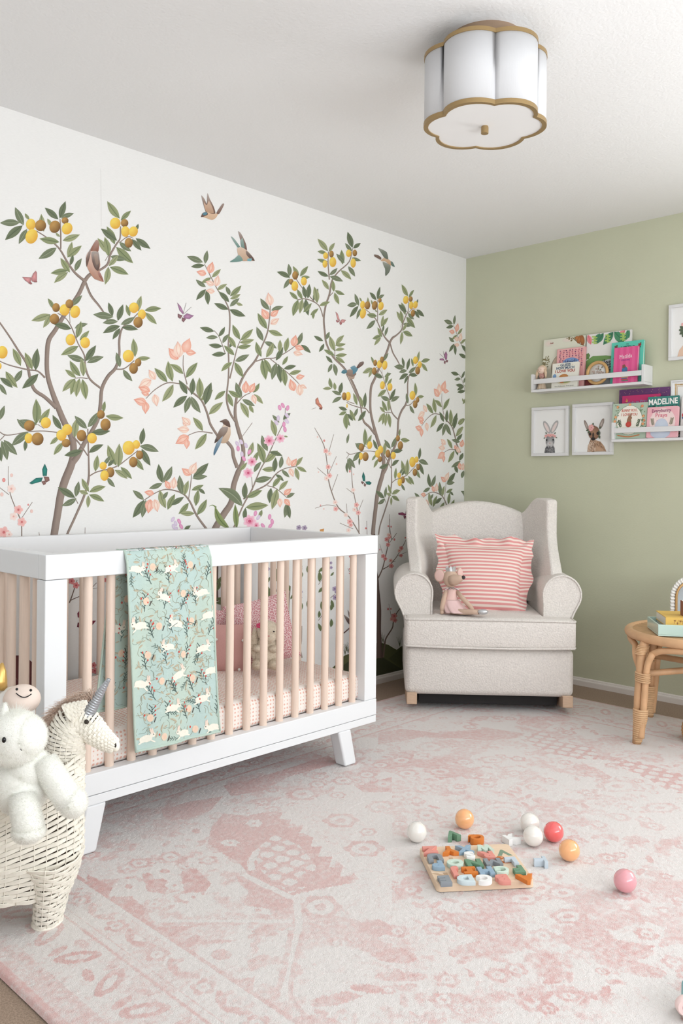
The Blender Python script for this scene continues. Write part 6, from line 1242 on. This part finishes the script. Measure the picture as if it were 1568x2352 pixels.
# ------------------------------------------------------------------ rattan table and what stands on it
M_rattan = mat('rattan', (216, 172, 130), .45, vary=.14, vscale=14, stretch=(1, 1, 1), bump=.08, bscale=60); M_wrap = mat('rattan_binding', (222, 182, 140), .5, vary=.12, vscale=40); M_slat = mat('rattan_slats', (204, 166, 122), .5, vary=.15, vscale=30)
TX, TY, TR = -.512, -1.616, .29
tb = thing('side_table', 'round rattan side table by the green wall, cut by the right edge of the photo', 'table', (TX, TY, .012)); ZT = .437
def tp(name, mb, m=M_rattan, par=None, **k): return mb.build(name, m, par or tb, **k)
mb = MB()
for i in range(36):
    x = -TR+.02+(2*TR-.04)*i/35; L_ = math.sqrt(max(0, (TR-.014)**2-x*x))
    if L_ > .02: mb.tube([(-L_, x, ZT+.006), (0, x, ZT+.006), (L_, x, ZT+.006)], .0067, 8)
q = math.radians(-46); mb.v = [(v[0]*math.cos(q)-v[1]*math.sin(q), v[0]*math.sin(q)+v[1]*math.cos(q), v[2]) for v in mb.v]
tp('tabletop', mb, M_slat)
mb = MB(); ring = [((TR)*math.cos(2*PI*k/72), (TR)*math.sin(2*PI*k/72), ZT) for k in range(72)]; mb.tube(ring, .0195, 12, closed=True); tp('rim', mb)
A0 = math.radians(153)
for k in range(4):
    a = A0-k*PI/2; c, s = math.cos(a), math.sin(a); t_ = (-s, c)
    P3 = lambda r, z, w=0: (r*c+w*t_[0], r*s+w*t_[1], z)
    pts = [P3(.278, ZT-.005), P3(.29, ZT-.03), P3(.302, ZT-.07), P3(.307, .30), P3(.315, .2), P3(.322, .0)]
    mb = MB(); mb.tube(pts, [.0195, .0195, .019, .0185, .0185, .018], 12); lg = tp('leg', mb)
    w = -.0335
    pts2 = [P3(.314, .02, w*.3), P3(.298, .2, w*.55), P3(.292, .3, w*.6), P3(.30, .345, w*1.15), P3(.292, .375, w*1.6)]
    b = a-PI/2; c2, s2 = math.cos(b), math.sin(b); e_ = (.292*c2-w*1.6*-s2*-1, .292*s2, .375)
    for i in range(1, 12):
        an = a-(PI/2)*(.085+.83*i/11); pts2.append((.285*math.cos(an), .285*math.sin(an), .375+.035*math.sin(PI*i/11)**.5))
    for f_, z in ((1.6, .375), (1.15, .345), (1, .3), (1, .2), (.75, .03)): rr_ = {.375: .292, .345: .30, .3: .305, .2: .312, .03: .321}[z]; pts2.append((rr_*c2+w*f_*s2, rr_*s2-w*f_*c2, z))
    for _ in range(2): pts2 = [pts2[0]]+[tuple(p[j]*w1+q_[j]*(1-w1) for j in range(3)) for p, q_ in zip(pts2[:-1], pts2[1:]) for w1 in (.75, .25)]+[pts2[-1]]
    mb = MB(); mb.tube(pts2, .0135, 10); ar = tp('arch_pole', mb)
    mb = MB()
    for i in range(16): z = .012+.13*i/15; r_ = .0135+.0125*min(1, z/.12); mb.tube([P3(.321-.05*z+r_*1.15*math.cos(2*PI*q_/18)*.8, z, r_*1.15*math.sin(2*PI*q_/18)+.012*min(1, z/.1)) for q_ in range(18)], .0048, 6, closed=True)
    tp('binding', mb, M_wrap, lg); mb = MB()
    for i in range(5): z = .262+.008*i; mb.tube([P3(.309+.021*math.cos(2*PI*q_/18), z, .036*math.sin(2*PI*q_/18)+.016) for q_ in range(18)], .004, 6, closed=True)
    tp('binding', mb, M_wrap, lg); mb = MB()
    for i in range(6): z = ZT-.034-.006*i; mb.tube([P3(.292-.004*0+.0215*math.cos(2*PI*q_/16)+(.003*i), z, .0215*math.sin(2*PI*q_/16)) for q_ in range(16)], .0035, 6, closed=True)
    tp('binding', mb, M_wrap, lg)
for k in range(2):
    a = A0-k*PI/2; mb = MB(); mb.tube([(.30*math.cos(a), .30*math.sin(a), .288), (0, 0, .288+.024*k), (-.30*math.cos(a), -.30*math.sin(a), .288)], .0135, 10); tp('stretcher', mb)
# woven basket under the table
mb = MB(); g0 = on(1566, 1706, 2, .01)
M_bask = mat('tan_wicker', (204, 160, 116), .6, vary=.2, vscale=60)
def bk(u, v): a = 2*PI*u; r = .062+.010*math.sin(v*PI); return (r*math.cos(a), r*math.sin(a), .004+.085*v)
weave(mb, bk, 12, 22, h=.0036); mb.tube([bk(i/40, 1) for i in range(40)], .005, 6, closed=True); mb.lathe([(.058, .004), (0, .005)], 24)
o = mb.build('small_basket', M_bask, loc=(g0[0]+.058, g0[1]-.052, .012)); tag(o, 'small tan wicker basket on the rug under the rattan table', 'basket')
TT = ZT+.012+.0165
M_mint = mat('mint_lacquer', (194, 220, 212), .2, coat=.4); M_teal = mat('teal_lining', (122, 160, 156), .4)
dirx = Vector((.0, 0, 0)); tq = on(1511, 1461, 2, TT); tq2 = on(1568, 1463, 2, TT); u_ = Vector((tq2[0]-tq[0], tq2[1]-tq[1], 0)).normalized(); w_ = Vector((-u_[1], u_[0], 0))
if w_.dot(Vector(FW)) < 0: w_ = -w_
tray = thing('lacquer_tray', 'pale mint lacquer tray on the rattan table', 'tray'); TM = Matrix(((u_[0], w_[0], 0, tq[0]), (u_[1], w_[1], 0, tq[1]), (0, 0, 1, TT), (0, 0, 0, 1))); tray.matrix_world = TM
TW, TD, TH = .34, .215, .047
for nm, lo, hi in (('base', (0, 0, 0), (TW, TD, .006)), ('side', (0, 0, .006), (TW, .007, TH)), ('side', (0, TD-.007, .006), (TW, TD, TH)), ('side', (0, .007, .006), (.007, TD-.007, TH)), ('side', (TW-.007, .007, .006), (TW, TD-.007, TH))):
    mb = MB(); mb.box(lo, hi); mb.build(nm, M_mint, tray, bevel=.0015, seg=2)
mb = MB(); mb.box((.0075, .0075, .0062), (TW-.0075, TD-.0075, .0075)); mb.build('inner_layer', M_teal, tray)
def flat_book(label, x, y, z, W, D, th, cover, art=None):
    t = thing('book', label, 'book', group='books in the tray'); t.matrix_world = TM @ Matrix.Translation((x, y, z))
    mb = MB(); c = lin(cover); mb.box((0, 0, 0), (W, D, .0025), 0, c); mb.box((0, 0, th-.0025), (W, D, th), 0, c); mb.box((0, 0, .0025), (W, .003, th-.0025), 0, c)
    A = Art(mb, lambda a, b, h: (a, -h, b), 0, .0001, 6)
    if art: art(A, W, th)
    mb.build('cover', PRINT, t); mb = MB(); mb.box((.002, .0035, .0026), (W-.002, D-.002, th-.0026)); mb.build('pages', M_page, t)
def spine_y(A, W, th):
    r = random.Random(2)
    for i in range(9): x = .036+i*.011; A.ell(x, th*.5+r.uniform(-.006, .006), .003, .005, lin((150, 104, 50)), None, r.uniform(0, 90), 8); A.stroke([(x-.003, th*.3), (x+.004, th*.75)], .0008, lin((170, 120, 60)))
def spine_p(A, W, th):
    A.text('Little', .03, th*.5, .011, lin((240, 214, 214)), .03)
    for x in (.055, .062): A.flower(x, th*.5, .005, lin((240, 190, 100)), lin((226, 160, 80)), lin((120, 40, 60)))
flat_book('red book lying flat in the tray under a yellow one', .036, .02, .0076, .15, .19, .031, (206, 84, 100), spine_p)
flat_book('yellow book on top of the red one in the tray', .033, .018, .0387, .15, .185, .037, (224, 184, 92), spine_y)
t = thing('small_book', 'small brown book standing on the yellow book at the right edge of the photo', 'book', group='books in the tray'); t.matrix_world = TM @ Matrix.Translation((.112, .05, .0758))
mb = MB(); mb.box((0, 0, 0), (.004, .06, .06), 0, lin((146, 88, 66))); mb.box((.026, 0, 0), (.03, .06, .06), 0, lin((146, 88, 66))); mb.box((.004, 0, 0), (.026, .003, .06), 0, lin((176, 106, 80))); mb.build('cover', PRINT, t); mb = MB(); mb.box((.0041, .0031, .001), (.0259, .059, .059)); mb.build('pages', M_page, t)
# ruffled arch frame
af = thing('arched_frame', 'arched photo frame with a white ruffled edge, on the rattan table behind the tray', 'picture'); FD = on(1538, 1400, 0, -.32); 
_aq = on(1538, 1424, 2, TT); fx0 = Vector((-.335, FD[1]+.006, 0)); f0 = at(1538, 1400, float(np.dot(np.array((fx0[0], fx0[1], .5))-CAM, FW)))
RA = .098; rr0 = f0[2]; zb = TT
fu = Vector((RT[0], RT[1], 0)).normalized()
af.matrix_world = Matrix(((fu[0], 0, -FW[0], f0[0]+fu[0]*RA), (fu[1], 0, -FW[1], f0[1]+fu[1]*RA), (0, 1, 0, zb), (0, 0, 0, 1)))
ztop = at(1568, 1322, float(np.dot(f0-CAM, FW)))[2]-zb; HS = ztop-RA*1.0
path = [(-RA, HS*i/8) for i in range(8)]+[(RA*math.cos(PI-PI*i/24), HS+RA*math.sin(PI*i/24)) for i in range(25)]+[(RA, HS-HS*i/8) for i in range(1, 9)]
def arch(sc, z): return [(x*sc, y if y < HS else HS+(y-HS)*sc, z) for x, y in path]
mb = MB(); N_ = 200
def rufl(u, v):
    k = u*(len(path)-1); i = min(int(k), len(path)-2); f = k-i; x = path[i][0]+(path[i+1][0]-path[i][0])*f; y = path[i][1]+(path[i+1][1]-path[i][1])*f; sc = 1-.25*v
    w = .005*math.sin(u*2*PI*34)*(1-v*.5)
    return (x*sc, y if y < HS else HS+(y-HS)*sc, .004+w)
mb.grid(rufl, 420, 3); mb.build('ruffled_edge', mat('ruffle_cotton', (236, 234, 230), .85), af, solid=.002)
mb = MB(); mb.tube(arch(.74, .010), .0055, 8); mb.build('gold_arch', mat('gilt', (196, 156, 104), .4, metal=.4), af)
mb = MB(); a_ = arch(.74, 0); mb.prism([(p[0], p[1]) for p in a_], lambda a, b, h: (a, b, h), -.002, .006, 0, False); mb.build('photo', mat('pale_photo', (178, 186, 192), .15, vary=.2, vscale=12), af)
# ------------------------------------------------------------------ alphabet board and letters
M_board = mat('birch_board', (232, 206, 178), .5, vary=.05, vscale=4, stretch=(6, 40, 6))
bc = np.array(((-2.414-2.209-2.261-2.062)/4, (-1.677-1.843-1.497-1.664)/4)); bu = np.array((.205, -.166)); bu /= np.linalg.norm(bu); bv = np.array((-bu[1], bu[0])); BWid, BDep = .265, .225
BTOP = .035
board = MB(); pts = []; rad = .012
for cx, cy, a0 in ((1, 1, 0), (-1, 1, 90), (-1, -1, 180), (1, -1, 270)):
    for k in range(6): a = math.radians(a0+k*18); pts.append((cx*(BWid/2-rad)+rad*math.cos(a), cy*(BDep/2-rad)+rad*math.sin(a)))
lb = thing('alphabet_board', 'square pale wooden alphabet puzzle board on the rug', 'puzzle board'); BMt = Matrix(((bu[0], bv[0], 0, bc[0]), (bu[1], bv[1], 0, bc[1]), (0, 0, 1, .0138), (0, 0, 0, 1))); lb.matrix_world = BMt
board.prism(pts, lambda a, b, h: (a, b, h), 0, .0215); board.build('panel', M_board, lb, bevel=.0012, seg=2)
LCOL = {'orange': (214, 124, 50), 'pink': (224, 148, 136), 'white': (240, 240, 238), 'pale blue': (206, 220, 224), 'grey': (140, 146, 152), 'green': (108, 146, 118), 'mint': (204, 222, 208), 'blue': (146, 172, 192), 'ice blue': (196, 208, 218)}
rows = [[('A', 'orange', 1208, 2020), ('B', 'pink', 1153, 2021), ('C', 'white', 1110, 2022), ('D', 'pale blue', 1068, 2022), ('E', 'grey', 1021, 2024)], [('F', 'green', 1190, 2000), ('G', 'mint', 1152, 2001), ('H', 'blue', 1115, 2003), ('I', 'orange', 1078, 2003), ('J', 'pink', 1046, 2004), ('K', None, 1012, 2008)], [('L', 'ice blue', 1174, 1980), ('M', 'grey', 1132, 1983), ('N', 'green', 1088, 1985), ('O', 'mint', 1045, 1985), ('P', 'blue', 1004, 1989)], [('Q', None, 1160, 1970), ('R', 'pink', 1117, 1967), ('S', 'white', 1078, 1967), ('T', None, 1038, 1972), ('U', 'grey', 998, 1972)], [('V', None, 1155, 1954), ('W', 'mint', 1112, 1951), ('X', 'blue', 1067, 1953), ('Y', 'orange', 1031, 1955), ('Z', 'pink', 988, 1955)]]
def letter_mesh(ch, h):
    vs, fs = text_mesh(ch, .052, h/2-.001, .0004 if ch in 'CG' else .0007 if ch in 'MW' else .0014 if ch in 'SQ' else .0026, 0 if ch in 'MW' else .001)
    if ch in 'MW':
        m = MB(); g = 1 if ch == 'M' else -1; P_ = [(-.021, -.0195), (-.021, .0195), (-.0125, .0195), (0, .001), (.0125, .0195), (.021, .0195), (.021, -.0195), (.0105, -.0195), (.0105, .0015), (.0035, -.0115), (-.0035, -.0115), (-.0105, .0015), (-.0105, -.0195)]
        if ch == 'W': P_ = [(-.0235, .0195), (-.0155, -.0195), (-.006, -.0195), (0, -.002), (.006, -.0195), (.0155, -.0195), (.0235, .0195), (.0135, .0195), (.0105, .001), (.0045, .0195), (-.0045, .0195), (-.0105, .001), (-.0135, .0195)]
        m.prism(P_, lambda a, b, z: (a, b, z), -h/2, h/2); return m.v, m.f
    if ch == 'C':
        m = MB(); m.prism([(.0205*math.cos(math.radians(a)), .0205*math.sin(math.radians(a))) for a in range(42, 319, 12)]+[(.0098*math.cos(math.radians(a)), .0098*math.sin(math.radians(a))) for a in range(318, 41, -12)], lambda a, b, z: (a, b, z), -h/2, h/2); return m.v, m.f
    if ch == 'I':
        m = MB()
        for x0, y0, x1, y1 in ((-.007, -.0092, .007, .0092), (-.0165, .0092, .0165, .0205), (-.0165, -.0205, .0165, -.0092)): m.box((x0, y0, -h/2), (x1, y1, h/2))
        return m.v, m.f
    return vs, fs
ROWN = ['front row of the board', 'second row of the board', 'middle row of the board', 'fourth row of the board', 'far row of the board']
iM = BMt.inverted(); slot = MB(); slot.hascol = True
for ri, row in enumerate(rows):
    for ch_, cn, x, y in row:
        q = iM @ Vector(on(x, y, 2, BTOP+.006)); lx, ly = q[0], q[1]
        vs, fs = letter_mesh(ch_, .012)
        sx = max(v[0] for v in vs)-min(v[0] for v in vs); k = min(1.12, .047/sx); ky = .95
        if cn is None:
            v2, f2 = text_mesh(ch_, .052, 0, .0028); cc = {'Q': (196, 108, 44), 'V': (128, 150, 128)}.get(ch_, (196, 166, 136))
            slot.add([(lx-v[0]*k, ly-v[1]*ky, .0217) for v in v2], f2, 0, False, lin(cc)); continue
        mb = MB(); mb.add([(-v[0]*k, -v[1]*ky, v[2]+.006) for v in vs], fs, 0, False)
        o = mb.build('wooden_letter', mat('letter_'+cn.replace(' ', '_'), LCOL[cn], .55), sharp=30); o.matrix_world = BMt @ Matrix.Translation((lx, ly, .0216))
        tag(o, f'{cn} wooden letter {ch_} in the {ROWN[ri]}', 'letter', 'wooden letters on the board')
slot.build('letter_slot', PRINT, lb)
def loose(ch_, cn, x, y, rot, label, flat=True):
    vs, fs = letter_mesh(ch_, .02); mb = MB(); mb.add([(v[0], v[1]*.85, v[2]+.010) for v in vs], fs, 0, False)
    o = mb.build('wooden_letter', mat('letter_'+cn.replace(' ', '_'), LCOL[cn], .55), sharp=30); g = on(x, y, 2, .022); o.location = (g[0], g[1], .0125); o.rotation_euler = (0, 0, math.radians(rot)); tag(o, label, 'letter', 'loose wooden letters')
VA = 44.2-90                          # turns drawing 'up' away from the camera
loose('V', 'green', 1038, 1921, VA+195, 'green wooden letter V lying on the rug beyond the board')
loose('Q', 'orange', 1094, 1929, VA+205, 'orange wooden letter Q lying on the rug beyond the board')
loose('K', 'white', 1174, 1929, VA+25, 'white wooden letter K lying on the rug beside the white balls')
loose('T', 'ice blue', 1240, 1981, VA-88, 'pale blue wooden letter T lying on the rug right of the board')
# ------------------------------------------------------------------ play balls
def ball(name, rgb, x, y, label, pearl=True):
    m = mat('ball_'+name, rgb, .25, coat=1, subs=.2); g = on(x, y, 2, .0415); mb = MB(); mb.ell((0, 0, 0), .0298, 32, 20); mb.tube([(.02985*math.cos(2*PI*k/40), .02985*math.sin(2*PI*k/40), 0) for k in range(40)], .0003, 5, closed=True)
    o = mb.build('play_ball', m, loc=(g[0], g[1], .0415)); o.rotation_euler = (x*.1, y*.1, 0); tag(o, label, 'ball', 'plastic play balls on the rug')
ball('pearl', (240, 236, 230), 957, 1911, 'pearl white play ball alone on the left of the wooden letters'); ball('pearl', (240, 236, 230), 1216, 1890, 'pearl white play ball, the farther of the two touching'); ball('pearl', (240, 236, 230), 1224, 1920, 'pearl white play ball, the nearer of the two touching')
ball('orange', (250, 184, 128), 1066.5, 1881, 'peach orange play ball farthest from the camera, behind the loose letters'); ball('orange', (250, 184, 128), 1307, 1953, 'peach orange play ball on the right, below the coral red ball')
ball('coral', (244, 104, 104), 1271, 1910.5, 'coral red play ball beside the white balls'); ball('pink', (232, 164, 172), 1435, 2023, 'dusty pink play ball by itself at the right')
# toy at the right edge
g = on(1566, 2332, 2, .012); toy = thing('wheeled_toy', 'teal and pale pink toy just entering at the bottom right corner', 'toy'); toy.matrix_world = Matrix(((RT[0], -FW[0], 0, g[0]), (RT[1], -FW[1], 0, g[1]), (0, 0, 1, .012), (0, 0, 0, 1)))
mb = MB(); mb.lathe([(0, -.008), (.017, -.008), (.0195, -.005), (.0195, .005), (.017, .008), (0, .008)], 32, M=Matrix.Translation((-.002, .02, .0325)) @ Matrix.Rotation(PI/2, 4, 'X')); wl = mb.build('wheel', mat('pale_pink_enamel', (246, 220, 216), .4), toy, sharp=40)
mb = MB(); mb.lathe([(0, -.002), (.010, -.002), (.0105, 0), (0, .0015)], 24, M=Matrix.Translation((.0, .0285, .0325)) @ Matrix.Rotation(-PI/2, 4, 'X')); mb.build('hub', mat('pink_enamel', (238, 182, 186), .4), wl)
mb = MB(); mb.rbox((.006, -.03, .016), (.12, .034, .062), .012); mb.build('body', mat('teal_enamel', (126, 186, 190), .35), toy)
mb = MB(); mb.rbox((-.005, -.028, .0), (.12, .03, .015), .006); mb.build('base', mat('tan_enamel', (206, 190, 184), .5), toy)
